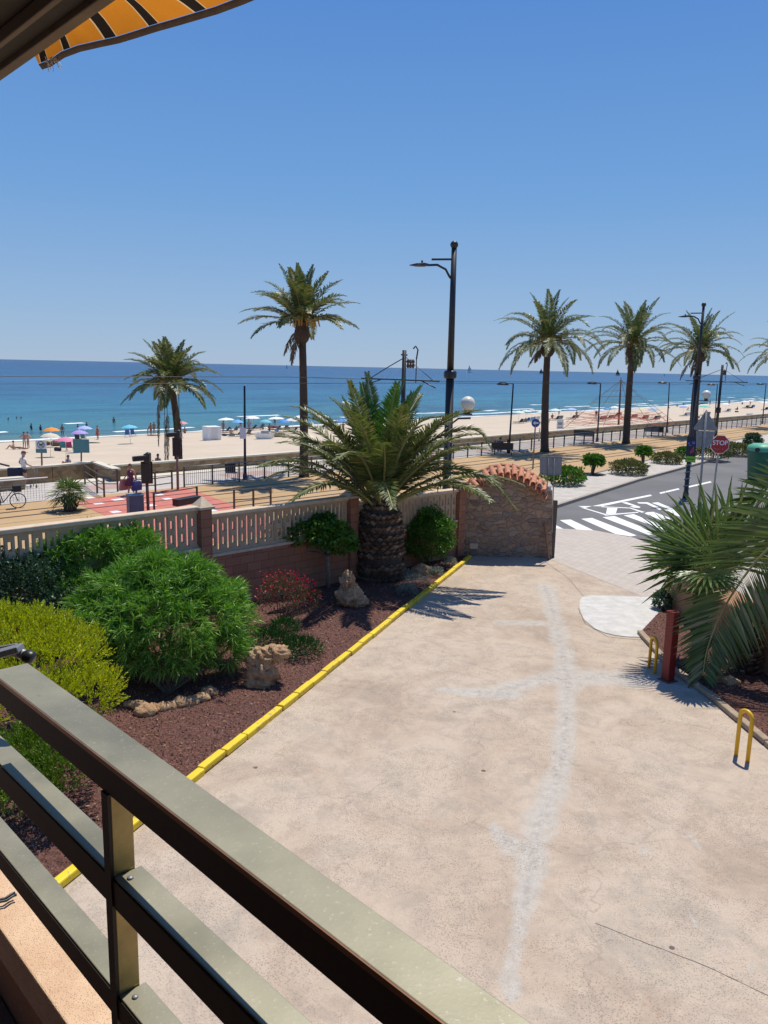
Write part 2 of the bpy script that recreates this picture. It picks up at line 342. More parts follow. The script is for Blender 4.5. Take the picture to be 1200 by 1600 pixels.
# ---- road markings
MPAINT=simple('road_paint',(.72,.72,.70),.7,.12,9,.1)
b=MB(); z=PZ+.010
def pg(*pts): b.add([Vector((*at(x,y,PZ).xy,z)) for x,y in pts],[tuple(range(len(pts)))])
for s in(((864,819),(868,820.5),(881,827),(862,827)),((874.5,813),(891.5,812),(934,832),(906,830.5)),((908,811),(925,809.5),(995,837),(986,838.5),(962,835)),
         ((941,808.5),(960,806.5),(1030,834.5),(1013,836)),((974,805.5),(990,803.5),(1049,828),(1042,830)),((1003,801),(1021,800),(1085,824),(1070,828)),((1034,797),(1052,796),(1120,820),(1104,824))): pg(*s)
tag(b.build('zebra_crossing',MPAINT),kind='structure')
b=MB()
pg((925,791),(1016,773),(1019,775),(940,791.5)); pg((903,791),(925,791),(914,794)); pg((1030,770),(1060,763),(1062,765),(1032,772)); pg((1075,760),(1110,752),(1112,754),(1077,762))
pg((906,793),(914,794),(948,804),(943,804.3)); pg((943,804.3),(998,800),(997,801.5),(946,806)); pg((996,799),(1000,798),(1010,801),(1006,802.5)); pg((940,791.5),(985,793.5),(984,794.6),(940,792.8)); pg((985,793.5),(1000,798),(996,799),(984,794.6))
pg((949,792.6),(965,793.5),(962,803),(946.5,804.5))
pg((971,785.5),(979,784.8),(1001,792.5),(999,794),(990,793.5),(984,791.5),(990,791),(994,792),(979,788))
pg((995,785),(1012,785),(1036,796),(1030,797),(1010,787.5),(998,787)); pg((1018,786),(1028,785),(1052,795),(1046,796))
tag(b.build('stop_line_marking',MPAINT),kind='structure')
# ---- courtyard
def m_court():
    m,t,b=nm('courtyard_concrete',.92); g=geo(t)
    at_=ND(t,'ShaderNodeAttribute',attribute_name='patch'); pf=at_.outputs['Fac']
    n=noise(t,.45,9,.68,g,dist=.8); n2=noise(t,2.2,9,.75,g,dist=.5); n3=noise(t,60,3,.8,g); n4=noise(t,1.1,10,.8,g,dist=1.0); n5=noise(t,7,8,.8,g,dist=.4)
    c=ramp(t,n,[(.30,(.37,.285,.215)),(.43,(.48,.375,.285)),(.55,(.54,.44,.345)),(.68,(.42,.36,.295))])
    c=mixc(t,ramp(t,n2,[(.46,(0,0,0)),(.62,(.65,.65,.65))]),c,(.36,.295,.235))
    c=mixc(t,ramp(t,n4,[(.50,(0,0,0)),(.66,(.8,.8,.8))]),c,(.56,.45,.34))
    c=mixc(t,ramp(t,noise(t,.55,9,.75,g,dist=1.6),[(.53,(0,0,0)),(.66,(.45,.45,.45))]),c,(.33,.275,.225))
    rust=noise(t,1.3,9,.8,g,dist=.6); c=mixc(t,ramp(t,rust,[(.60,(0,0,0)),(.72,(.55,.55,.55))]),c,(.47,.235,.125))
    pn=mth(t,'ADD',mth(t,'MULTIPLY',mth(t,'SUBTRACT',n2,.5),1.2),mth(t,'MULTIPLY',mth(t,'SUBTRACT',n4,.5),2.0))
    # worn grey and white repair concrete
    pm=ramp(t,mth(t,'ADD',pf,pn),[(.50,(0,0,0)),(.75,(.5,.5,.5)),(1.0,(.7,.7,.7))])
    c=mixc(t,pm,c,ramp(t,n5,[(.35,(.40,.375,.335)),(.52,(.50,.475,.43)),(.7,(.60,.57,.52))]))
    core=ramp(t,mth(t,'ADD',pf,mth(t,'MULTIPLY',pn,.35)),[(1.18,(0,0,0)),(1.36,(1,1,1))]) if False else ramp(t,mth(t,'MULTIPLY',mth(t,'ADD',pf,mth(t,'MULTIPLY',pn,.3)),.6),[(.66,(0,0,0)),(.76,(1,1,1))])
    c=mixc(t,mth(t,'MULTIPLY',core,.4),c,ramp(t,n5,[(.4,(.26,.23,.20)),(.6,(.52,.49,.45))]))
    # exposed dark grit and pitting
    vo=ND(t,'ShaderNodeTexVoronoi'); vo.inputs['Scale'].default_value=46; t.links.new(g,vo.inputs[0])
    gm=ramp(t,noise(t,.8,10,.8,g,dist=1.2),[(.45,(.10,.10,.10)),(.54,(1,1,1))])
    sp=mth(t,'MULTIPLY',mth(t,'LESS_THAN',vo.outputs['Distance'],.33),gm)
    c=mixc(t,mth(t,'MULTIPLY',sp,.5),c,(.17,.13,.10)); c=mixc(t,mth(t,'MULTIPLY',ramp(t,n3,[(.45,(0,0,0)),(.7,(1,1,1))]),.35),c,(.24,.19,.14))
    # a few oil spots
    v3=ND(t,'ShaderNodeTexVoronoi'); v3.inputs['Scale'].default_value=.9; t.links.new(g,v3.inputs[0]); c=mixc(t,mth(t,'MULTIPLY',mth(t,'LESS_THAN',mth(t,'ADD',v3.outputs['Distance'],mth(t,'MULTIPLY',n5,.03)),.045),.8),c,(.07,.055,.05))
    vc=ND(t,'ShaderNodeTexVoronoi',feature='DISTANCE_TO_EDGE'); vc.inputs['Scale'].default_value=.30
    nd=ND(t,'ShaderNodeTexNoise'); nd.inputs['Scale'].default_value=1.7; nd.inputs['Detail'].default_value=8; t.links.new(g,nd.inputs[0]); va=ND(t,'ShaderNodeVectorMath',operation='ADD'); t.links.new(g,va.inputs[0]); t.links.new(nd.outputs[1],va.inputs[1]); t.links.new(va.outputs[0],vc.inputs[0])
    crk=mth(t,'MULTIPLY',mth(t,'LESS_THAN',vc.outputs['Distance'],.0035),mth(t,'GREATER_THAN',noise(t,.5,2,.5,g),.47)); c=mixc(t,mth(t,'MULTIPLY',crk,.25),c,(.20,.15,.12))
    t.links.new(c,b.inputs['Base Color'])
    h=mth(t,'ADD',mth(t,'ADD',n3,mth(t,'MULTIPLY',sp,-.8)),mth(t,'MULTIPLY',n5,1.5)); bump(t,b,h,.5,.012); return m
def segd(P,pl):
    d=np.full(len(P),1e9)
    for (a,b_,) in zip(pl,pl[1:]):
        a2=np.array(a[:2]);b2=np.array(b_[:2]);ab=b2-a2;tt=np.clip(((P-a2)@ab)/(ab@ab),0,1); q=a2+tt[:,None]*ab; w=a[2]+(b_[2]-a[2])*tt
        d=np.minimum(d,np.linalg.norm(P-q,axis=1)/w)
    return d
def pl(*s): return [(*at(x,y,0).xy,w) for x,y,w in s]
xs=np.arange(-7,9.01,.08); ys=np.arange(1.0,25.0,.08)
X,Y=np.meshgrid(xs,ys,indexing='ij'); P2=np.stack([X.ravel(),Y.ravel()],1)
strips=[pl((852,915,.34),(872,985,.32),(886,1060,.34),(884,1110,.26),(878,1190,.26),(855,1260,.34),(838,1300,.36),(832,1350,.26),(812,1450,.18),(798,1530,.16),(800,1560,.10)),
        pl((770,1082,.3),(850,1060,.5),(960,1058,.55),(1080,1070,.5)),pl((695,1078,.25),(800,1085,.35)),pl((770,1290,.15),(800,1320,.3)),pl((780,972,.3),(850,975,.3)),
        pl((1045,1300,.02),(1080,1306,.06),(1120,1352,.02)),pl((1040,1372,.015),(1090,1450,.03)),pl((1125,1475,.02),(1190,1520,.03)),pl((1005,1328,.1),(1012,1332,.1))]
att=np.zeros(len(P2))
for s in strips: att=np.maximum(att,np.clip(1.35-segd(P2,s)*1.1,0,1.35))
nu,nv=len(xs),len(ys); cx=X.ravel(); cy=Y.ravel(); uu=cx*U.x+cy*U.y; vv=cx*V.x+cy*V.y
i,j=np.meshgrid(np.arange(nu-1),np.arange(nv-1),indexing='ij'); a=(i*nv+j).ravel(); Fc=np.stack([a,a+nv,a+nv+1,a+1],1)
# gate line: concrete ends, brick ramp begins
GA=at(864,876,0); GB=at(1042,948,0); gd=(GB-GA).normalized(); gn=Vector((-gd.y,gd.x,0)); gn=gn if gn.y>0 else -gn
side=(cx-GA.x)*gn.x+(cy-GA.y)*gn.y
ok=((side[Fc]).max(1)<.10)&((vv[Fc]).max(1)<16.2)
co=npmesh('courtyard',np.stack([cx,cy,0*cx],1),Fc[ok],m_court()); tag(co,kind='structure')
ca=co.data.attributes.new('patch','FLOAT','POINT'); ca.data.foreach_set('value',att.astype(np.float32))
sheet('courtyard_base',[(-30,-12,-.01),(30,-12,-.01),(30,GA.y-8,-.01),(GB.x+6,GB.y-3,-.01),(GB.x,GB.y,-.01),(GA.x,GA.y,-.01),(2,23.6,-.01),UV(-20,15.2,-.01)],simple('old_concrete',(.48,.38,.30),.9,.15,1,.2))
def m_brick():
    m,t,b=nm('ramp_paving',.88); uvn=ND(t,'ShaderNodeUVMap'); g=geo(t); br=ND(t,'ShaderNodeTexBrick'); mp=ND(t,'ShaderNodeMapping'); mp.inputs['Rotation'].default_value=(0,0,-math.atan2(gd.y,gd.x)); t.links.new(g,mp.inputs[0]); t.links.new(mp.outputs[0],br.inputs[0])
    br.inputs['Scale'].default_value=3.0; br.inputs['Color1'].default_value=(.43,.37,.315,1); br.inputs['Color2'].default_value=(.50,.44,.38,1); br.inputs['Mortar'].default_value=(.20,.155,.12,1); br.inputs['Mortar Size'].default_value=.022; br.inputs['Brick Width'].default_value=.9; br.inputs['Row Height'].default_value=.55
    n=noise(t,.7,6,.65,g); c=mixc(t,ramp(t,n,[(.35,(.05,.05,.05)),(.7,(.35,.35,.35))]),br.outputs[0],(.52,.46,.40)); c=mixc(t,mth(t,'MULTIPLY',noise(t,40,3,.6,g),.25),c,(.35,.3,.26))
    t.links.new(c,b.inputs['Base Color']); bump(t,b,br.outputs[1],-.3,.01); return m
near=[GA-gd*6,GA-gd*3,GA,GA+gd*1.6,GA+gd*3.2,GB,GB+gd*3,GB+gd*8]
far=[at(600,829,-1),at(770,829,-1),at(865,828,-1),at(930,831.5,-1),at(990,843,-1),at(1040,862,-1),at(1120,880,-1),at(1300,900,-1)]
vs_=[];fs_=[];n_=14
for a_,b_ in zip(near,far):
    for k in range(n_+1):
        s=k/n_; e=s*s*(3-2*s)*.35+s*.65; q=a_.lerp(b_,s); vs_.append((q.x,q.y,.004-.93*e))
for i_ in range(len(near)-1):
    for k in range(n_): a_=i_*(n_+1)+k; fs_.append((a_,a_+n_+1,a_+n_+2,a_+1))
tag(npmesh('gate_ramp',vs_,fs_,m_brick(),smooth=True),kind='structure')
b=MB()
for a_,c_ in zip(far,far[1:]): b.add([(a_.x,a_.y,-.926),(c_.x,c_.y,-.926),(c_.x,c_.y,-1.1),(a_.x,a_.y,-1.1)],[(0,1,2,3)])
tag(b.build('ramp_edge',MKERB),kind='structure')
b=MB()
def crackline(pts,w):
    P_=[at(x,y,0) for x,y in pts]; Q=[]
    for a_,c_ in zip(P_,P_[1:]):
        for k in range(6): q=a_.lerp(c_,k/6); Q.append(q+Vector((random.uniform(-1,1),random.uniform(-1,1),0))*w*.7)
    Q.append(P_[-1])
    for a_,c_ in zip(Q,Q[1:]):
        d=(c_-a_).normalized(); n_=Vector((-d.y,d.x,0))*w*.5*random.uniform(.6,1.3); b.add([Vector((p_.x,p_.y,.0035)) for p_ in(a_-n_,c_-n_,c_+n_,a_+n_)],[(0,1,2,3)])
crackline([(930,1442),(1000,1470),(1100,1508),(1210,1560)],.007); crackline([(838,868),(862,885),(890,905),(912,932)],.02); crackline([(1040,990),(1000,1000),(950,995),(915,975),(903,950)],.02)
tag(b.build('surface_crack',simple('crack_dirt',(.22,.175,.135),.95,.2,9,.2)),kind='structure')
# fresh white concrete apron
ap=[at(x,y,0) for x,y in((906,938),(911,932.5),(925,930.5),(950,931.5),(975,931.5),(1000,933),(1045,936),(1052,985),(1022,991),(1000,996),(980,995.5),(960,993),(944,989),(930,983),(919,974.5),(912,968),(908,959),(905,948))]
def off(p): 
    d=(p-GA).dot(gn); return max(0,d)
b=MB(); ctr=sum(ap,Vector())/len(ap)
vs_=[ctr]+ap+[ctr+(p-ctr)*.5 for p in ap]; zz=lambda p:.012 if off(p)<=0 else .012
k=len(ap); b.add([Vector((p.x,p.y,zz(p))) for p in vs_],[(0,1+k+i_,1+k+(i_+1)%k) for i_ in range(k)]+[(1+k+i_,1+i_,1+(i_+1)%k,1+k+(i_+1)%k) for i_ in range(k)])
tag(b.build('concrete_apron',simple('fresh_white_concrete',(.53,.515,.48),.9,.16,3.5,.5,bscale=14)),kind='structure')
# ---- garden beds
def m_bed():
    m,t,b=nm('red_gravel',.95); g=geo(t); vo=ND(t,'ShaderNodeTexVoronoi'); vo.inputs['Scale'].default_value=38; t.links.new(g,vo.inputs[0])
    c=ramp(t,vo.outputs['Color'],[(0,(.045,.018,.013)),(.5,(.12,.048,.035)),(.85,(.2,.085,.06)),(1,(.34,.2,.15))]); c=mixc(t,mth(t,'MULTIPLY',noise(t,.8,5,.6,g),.6),c,(.07,.035,.025))
    t.links.new(c,b.inputs['Base Color']); bump(t,b,vo.outputs['Distance'],.8,.02); return m
MBED=m_bed()
def m_peb():
    m,t,b=nm('gravel_stones',.9); r=ND(t,'ShaderNodeNewGeometry').outputs['Random Per Island']
    t.links.new(ramp(t,r,[(0,(.06,.022,.016)),(.5,(.17,.065,.045)),(.88,(.26,.11,.08)),(1,(.42,.29,.22))]),b.inputs['Base Color']); return m
MPEB=m_peb()
c0,c1=at(95,1392,0),at(737,873,0); cd=(c1-c0).normalized(); cb=c0-cd*4.0; cn=Vector((-cd.y,cd.x,0))
WV=15.25                                        # garden wall line
bedpoly=[cb,c1,UV(18.2,WV-.05),UV(0,WV-.05),UV(-4,10)]
def inpoly(P,poly):
    x,y=P[:,0],P[:,1]; c=np.zeros(len(P),bool); n=len(poly)
    for i in range(n):
        x1,y1=poly[i][0],poly[i][1];x2,y2=poly[(i+1)%n][0],poly[(i+1)%n][1]
        if y1==y2: continue
        c^=((y1>y)!=(y2>y))&(x<(x2-x1)*(y-y1)/(y2-y1)+x1)
    return c
def bed(name,poly,z,n,ybias):
    o=sheet(name,poly,MBED,z=z)
    xs_=[p[0] for p in poly];ys_=[p[1] for p in poly]
    P=np.stack([rng.uniform(min(xs_),max(xs_),n*6),rng.uniform(min(ys_),max(ys_),n*6)],1)
    w=rng.uniform(0,1,len(P))<np.clip((ybias/np.maximum(P[:,1],1))**1.2,0,1)
    P=P[inpoly(P,poly)&w][:n]; k=len(P); s=rng.uniform(.008,.024,k)
    base=np.array([(1,0,0),(-.5,.8,0),(-.5,-.8,0),(0,0,.9),(.1,.1,-.3)]); V_=base[None]*s[:,None,None]*rng.uniform(.6,1.3,(k,5,3)); a_=rng.uniform(0,6.28,k)
    X_=V_[...,0]*np.cos(a_)[:,None]-V_[...,1]*np.sin(a_)[:,None]; Y_=V_[...,0]*np.sin(a_)[:,None]+V_[...,1]*np.cos(a_)[:,None]
    V_=np.stack([X_+P[:,0:1],Y_+P[:,1:2],V_[...,2]+z],-1)
    f=np.array([(0,1,3),(1,2,3),(2,0,3)])[None]+5*np.arange(k)[:,None,None]
    g=npmesh('gravel',V_.reshape(-1,3),f.reshape(-1,3),MPEB); tag(g,'dark red gravel scattered over the '+('garden bed on the left' if name=='garden_bed' else 'small bed on the right'),'gravel',kind='stuff')
bed('garden_bed',[tuple(p.xy) for p in bedpoly],.035,42000,11)
# yellow painted kerb of the long bed
def stonekerb(name,pts,w,h,mat,L=.5,jit=.012,wob=0):
    b=MB()
    for a_,c_ in zip(pts,pts[1:]):
        a_=Vector(a_);c_=Vector(c_); n=max(1,int((c_-a_).length/L)); d=(c_-a_)/n
        for i_ in range(n):
            o=Vector((random.uniform(-jit,jit),random.uniform(-jit,jit),random.uniform(-jit,jit)))
            b.bar(a_+d*i_+d.normalized()*.006+o+Z*h/2,a_+d*(i_+1)-d.normalized()*.006+o+Z*h/2,w,h)
    return b.build(name,mat,bevel=.02)
MYK=None
def m_yk():
    m,t,b=nm('yellow_kerb_paint',.6); g=geo(t); n=noise(t,9,6,.7,g); n2=noise(t,1.7,4,.6,g)
    t.links.new(mixc(t,ramp(t,n,[(.57,(0,0,0)),(.63,(.9,.9,.9))]),ramp(t,n2,[(.3,(.66,.46,.012)),(.7,(.80,.60,.02))]),(.38,.29,.13)),b.inputs['Base Color']); bump(t,b,n,.4,.01); return m
MYK=m_yk()
o=stonekerb('kerb',[cb+cn*.06,c1+cn*.06],.12,.10,MYK,.55,.012); tag(o,kind='structure')
# right bed
rb=[at(1000,990,0),at(1020,1012,0),at(1056,1052,0),at(1120,1098,0),at(1200,1165,0)]; rb.append(rb[-1]+(rb[-1]-rb[-2]).normalized()*7)
bed('side_bed',[tuple(p.xy) for p in rb]+[(9.5,4),(9.5,19),(7.0,18.9),tuple(at(1042,945,0).xy)],.03,14000,12)
o=stonekerb('side_kerb',rb,.13,.09,simple('old_kerb_stone',(.34,.26,.18),.9,.25,6,.4),.7,.01); tag(o,kind='structure')
# ================================================================ STRUCTURES
def m_block():
    m,t,b=nm('terracotta_blocks',.92); tc=ND(t,'ShaderNodeUVMap'); g=geo(t)
    cmb=ND(t,'ShaderNodeCombineXYZ'); t.links.new(dotv(t,g,U),cmb.inputs[0]); t.links.new(dotv(t,g,Z),cmb.inputs[1])
    br=ND(t,'ShaderNodeTexBrick'); t.links.new(cmb.outputs[0],br.inputs[0]); br.inputs['Scale'].default_value=1; br.inputs['Brick Width'].default_value=.4; br.inputs['Row Height'].default_value=.2; br.inputs['Mortar Size'].default_value=.006
    br.inputs['Color1'].default_value=(.36,.155,.085,1); br.inputs['Color2'].default_value=(.45,.205,.12,1); br.inputs['Mortar'].default_value=(.18,.08,.045,1)
    n=noise(t,22,5,.7,g); c=mixc(t,mth(t,'MULTIPLY',n,.5),br.outputs[0],(.22,.10,.07)); t.links.new(c,b.inputs['Base Color'])
    h=mth(t,'ADD',mth(t,'MULTIPLY',br.outputs[1],-1.5),n); bump(t,b,h,.6,.02); return m
MBLK=m_block()
MPRE=simple('precast_balustrade',(.50,.36,.235),.9,.12,6,.25)
wall=thing('garden_wall','terracotta block wall with precast balustrade panels and pyramid capped pillars behind the garden bed','wall',UV(0,WV,0))
def wpart(b,name,mat,parent=wall,bevel=0):
    o=b.build(name,mat,None,bevel); o.parent=parent; o.matrix_parent_inverse=Matrix.Translation(-parent.location); return o
segs=[(-6,8.95,2.49),(9.22,13.38,2.29),(13.62,17.7,2.09)]
bal=MB(); sill=MB(); blk=MB(); rail=MB()
for a_,c_,top in segs:
    blk.box(UV((a_+c_)/2,WV,(top-1.0)/2-.5),(c_-a_,.2,top-1.0+1),rz=math.atan2(U.y,U.x))
    sill.box(UV((a_+c_)/2,WV,top-.965),(c_-a_-.01,.27,.06),rz=math.atan2(U.y,U.x))
    rail.box(UV((a_+c_)/2,WV,top-.045),(c_-a_-.01,.25,.09),rz=math.atan2(U.y,U.x))
    rz=math.atan2(U.y,U.x)
    bal.box(UV((a_+c_)/2,WV,top-.125),(c_-a_-.01,.11,.07),rz=rz); bal.box(UV((a_+c_)/2,WV,top-.905),(c_-a_-.01,.11,.06),rz=rz)
    n=int((c_-a_)/.255); st=(c_-a_)/n
    for i_ in range(n):
        uc=a_+st*(i_+.5)
        for s in(-1,1): bal.box(UV(uc+s*.065,WV,top-.515),(.05,.09,.72),rz=rz)
        for zc,hh in((top-.2,.12),(top-.515,.13),(top-.83,.12)): bal.box(UV(uc,WV,zc),(.079,.088,hh),rz=rz)
wpart(blk,'block_wall',MBLK); wpart(sill,'sill',MT['cream']); wpart(rail,'coping',MT['cream'],bevel=.015); wpart(bal,'balustrade',MPRE)
for u,t_ in((9.085,2.42),(13.5,2.24),(17.82,2.16)):
    b=MB(); rz=math.atan2(U.y,U.x); b.box(UV(u,WV,t_/2-.5),(.27,.36,t_+1),rz=rz); p=wpart(b,'pillar',MBLK)
    b=MB(); b.box(UV(u,WV,t_+.028),(.38,.46,.055),rz=rz); c=UV(u,WV,t_+.056); e=[c+U*q*.17+V*w*.2 for q,w in((-1,-1),(1,-1),(1,1),(-1,1))]; b.add(e+[c+Z*.22],[(0,1,4),(1,2,4),(2,3,4),(3,0,4),(3,2,1,0)])
    o=b.build('cap',MT['cream']); o.parent=p; bpy.context.view_layer.update(); o.matrix_parent_inverse=p.matrix_world.inverted()
# ---- arched stone gate wall
def m_rubble():
    m,t,b=nm('rubble_stone',.85); g=geo(t); n=ND(t,'ShaderNodeTexNoise'); n.inputs['Scale'].default_value=3; n.inputs['Detail'].default_value=3; t.links.new(g,n.inputs[0])
    sc=ND(t,'ShaderNodeVectorMath',operation='SCALE'); t.links.new(n.outputs[1],sc.inputs[0]); sc.inputs['Scale'].default_value=.25
    ad=ND(t,'ShaderNodeVectorMath',operation='ADD'); t.links.new(g,ad.inputs[0]); t.links.new(sc.outputs[0],ad.inputs[1])
    mp=ND(t,'ShaderNodeMapping'); mp.inputs['Scale'].default_value=(1.15,.6,1.9); t.links.new(ad.outputs[0],mp.inputs[0])
    v1=ND(t,'ShaderNodeTexVoronoi'); v1.inputs['Scale'].default_value=3.4; t.links.new(mp.outputs[0],v1.inputs[0]); v2=ND(t,'ShaderNodeTexVoronoi',feature='DISTANCE_TO_EDGE'); v2.inputs['Scale'].default_value=3.4; t.links.new(mp.outputs[0],v2.inputs[0])
    sp=ND(t,'ShaderNodeSeparateColor'); t.links.new(v1.outputs['Color'],sp.inputs[0])
    c=ramp(t,sp.outputs[0],[(0,(.22,.155,.125)),(.3,(.38,.245,.16)),(.5,(.30,.21,.15)),(.7,(.45,.285,.18)),(.85,(.25,.20,.18)),(1,(.50,.36,.24))])
    nn=noise(t,9,7,.75,g); c=mixc(t,mth(t,'MULTIPLY',nn,.35),c,(.24,.18,.13))
    c=mixc(t,ramp(t,v2.outputs[0],[(.0,(.6,.6,.6)),(.05,(0,0,0))]),c,(.36,.26,.18)); t.links.new(c,b.inputs['Base Color'])
    h=mth(t,'ADD',mth(t,'MINIMUM',mth(t,'MULTIPLY',v2.outputs[0],8),1),mth(t,'MULTIPLY',nn,.8)); bump(t,b,h,.8,.04); return m
AY=23.35
gw=thing('gate_wall','arched rubble stone wall topped with orange barrel tiles beside the driveway','wall',(3.7,AY,0))
def gpart(b,name,mat,bevel=0,parent=gw):
    o=b.build(name,mat,None,bevel); o.parent=parent; bpy.context.view_layer.update(); o.matrix_parent_inverse=parent.matrix_world.inverted(); return o
L0=atY(716,868,AY); R0=atY(863,872,AY)
arc=[]
ctrl=[(716,765),(722,765),(735,765),(745,752),(757,742),(772,736),(790,734),(808,737),(824,744),(838,753),(850,765),(853,766),(863,766)]
top_=[atY(x,y,AY) for x,y in ctrl]
b=MB(); prof=[Vector((L0.x,AY,-.3))]+[Vector((p.x,AY,p.z)) for p in top_]+[Vector((R0.x,AY,-.3))]
b.prism(prof[::-1],(0,.38,0)); gpart(b,'stone_wall',m_rubble())
# tiles: ridge following the arch, barrel tiles hanging to the front
arcp=[atY(x,y,AY) for x,y in((731,768),(740,757),(751,746),(764,739),(778,735),(792,734),(806,736.5),(820,742),(833,750),(844,759),(853,769))]
arcp=[Vector((p.x,AY,p.z)) for p in arcp]
def arcat(s):
    L=[0]
    for a_,c_ in zip(arcp,arcp[1:]): L.append(L[-1]+(c_-a_).length)
    d=s*L[-1]; i_=max(0,min(len(arcp)-2,next((k for k in range(len(L)-1) if L[k+1]>=d),len(arcp)-2))); f_=(d-L[i_])/(L[i_+1]-L[i_]); p=arcp[i_].lerp(arcp[i_+1],f_); tg=(arcp[i_+1]-arcp[i_]).normalized(); return p,tg
def halftile(b,a_,c_,r0,r1,nrm,th=.018):
    d=(c_-a_).normalized(); sx=d.cross(nrm).normalized(); n_=nrm; vs=[];k=7
    for p,r in((a_,r0),(c_,r1)):
        for rr in(r,r-th):
            for i_ in range(k):
                an=math.pi*i_/(k-1); vs.append(p+sx*math.cos(an)*rr+n_*math.sin(an)*rr)
    f=[]
    for i_ in range(k-1):
        f+= [(i_,i_+1,2*k+i_+1,2*k+i_),(k+i_,3*k+i_,3*k+i_+1,k+i_+1),(i_,k+i_,k+i_+1,i_+1),(2*k+i_,2*k+i_+1,3*k+i_+1,3*k+i_)]
    f+=[(0,2*k,3*k,k),(k-1,2*k-1,4*k-1,3*k-1)]
    b.add(vs,f,False)
MTILES=[MT['tile'],simple('clay_tile_pale',(.56,.23,.125),.8,.30,9,.3)]
bt=MB(); n_=13
for i_ in range(n_):
    p,tg=arcat((i_+.5)/n_); nr=Vector((-tg.z,0,tg.x)); nr=nr if nr.z>0 else -nr
    back=p+nr*.10+Vector((0,.12,0)); fr=p+nr*-.10+Vector((0,-.30,-.02)); halftile(bt,back,fr,.078,.095,nr)
    p2,tg2=arcat(min(1,(i_+1)/n_)); nr2=Vector((-tg2.z,0,tg2.x)); nr2=nr2 if nr2.z>0 else -nr2
    halftile(bt,p2+nr2*.08+Vector((0,.12,0)),p2+nr2*-.12+Vector((0,-.26,-.02)),.085,.085,-nr2)
gpart(bt,'hanging_tile',MTILES[1])
MT['tile']=MTILES[0]
bt=MB(); n_=9
for i_ in range(n_):
    p,tg=arcat(i_/n_); q,tg2=arcat(min(1,(i_+1.12)/n_)); nr=Vector((-tg.z,0,tg.x)); nr=nr if nr.z>0 else -nr
    up=.11
    halftile(bt,p+nr*up+Vector((0,.19,0)),q+nr*(up-.012)+Vector((0,.19,0)),.09,.08,nr)
gpart(bt,'ridge_tile',MTILES[0])
# pale lamp box low on the wall
b=MB(); p=atY(740,853,AY-.02); b.box((p.x,AY-.035,p.z),(.25,.07,.17)); b.box((p.x,AY-.074,p.z),(.2,.01,.12)); o=b.build('wall_light',MT['cream'],None,.01); tag(o,'small beige box light low on the stone gate wall','wall light')
# leaning plank
a_=atY(852,817,AY-.06); c_=atY(858,870,AY-.2); b=MB(); c_.z=.01; b.bar(a_,c_,.10,.035); b.bar(a_+(c_-a_)*.02+Vector((0,-.02,0)),a_+(c_-a_)*.06+Vector((0,-.02,0)),.11,.02)
tag(b.build('plank',MT['wood'],None,.005),'brown wooden plank leaning on the right end of the stone gate wall','plank')
# pillar with finial behind the right end
t_=thing('gate_post','grey gate post with a white pointed finial at the right end of the gate wall','post',(R0.x-.02,AY+.2,0))
b=MB(); b.box((R0.x+.03,AY+.2,.72),(.12,.12,2.05)); gpart(b,'post',MT['barkmid'],parent=t_)
b=MB(); zt=1.98; x_=atY(858,760,AY+.2).x; b.box((x_,AY+.2,zt),(.17,.17,.04)); b.box((x_,AY+.2,zt+.10),(.10,.10,.16)); b.box((x_,AY+.2,zt+.19),(.2,.2,.03)); e=[Vector((x_+s*.09,AY+.2+q*.09,zt+.207)) for s,q in((-1,-1),(1,-1),(1,1),(-1,1))]; b.add(e+[Vector((x_,AY+.2,zt+.33))],[(0,1,4),(1,2,4),(2,3,4),(3,0,4)]); gpart(b,'finial',MT['white'],parent=t_)
# panel sign seen from behind, on two thin posts
t_=thing('sign_board','plain grey back of a square sign on two thin posts above the stone gate wall','sign',(atY(860,770,AY-.03).x,AY-.04,0))
p=[atY(x,y,AY-.06) for x,y in((843.5,713),(878.5,713.5),(877,742),(843.5,741))]; b=MB(); b.prism(p,(0,.015,0)); b.bar(p[0]+Vector((0,-.005,0)),p[1]+Vector((0,-.005,0)),.03,.02); b.bar(p[3]+Vector((0,-.005,0)),p[2]+Vector((0,-.005,0)),.03,.02); gpart(b,'panel',MT['greymetal'],parent=t_)
for xa,xb,yb in((857,853.5,788),(866,862.5,832)):
    b=MB(); b.tube([atY(xa,716,AY-.09),atY(xb,yb,AY-.09)],.016,6); gpart(b,'post',MT['greymetal'],parent=t_)
# ---- right side low walls
MTER=MT['terracotta']
t_=thing('planter_wall','low terracotta rendered wall with a rounded cap bounding the small right hand bed','wall',(7.2,16.5,0))
b=MB(); b.prism([(6.98,18.75,-.2),(7.5,18.75,-.2),(7.7,14.9,-.2),(7.18,14.9,-.2)],(0,0,1.05)); gpart(b,'wall',MTER,parent=t_)
b=MB(); b.prism([(6.88,18.83,.86),(7.58,18.83,.86),(7.78,14.85,.86),(7.10,14.85,.86)],(0,0,.16)); gpart(b,'cap',MTER,bevel=.05,parent=t_)
t_=thing('boundary_wall','tall terracotta rendered boundary wall behind the small palm at the right edge','wall',(7.7,12,0))
b=MB(); b.prism([(7.25,14.84,-.2),(9.5,14.84,-.2),(9.5,6,-.2),(8.0,6,-.2)],(0,0,1.6)); gpart(b,'wall',MTER,parent=t_)
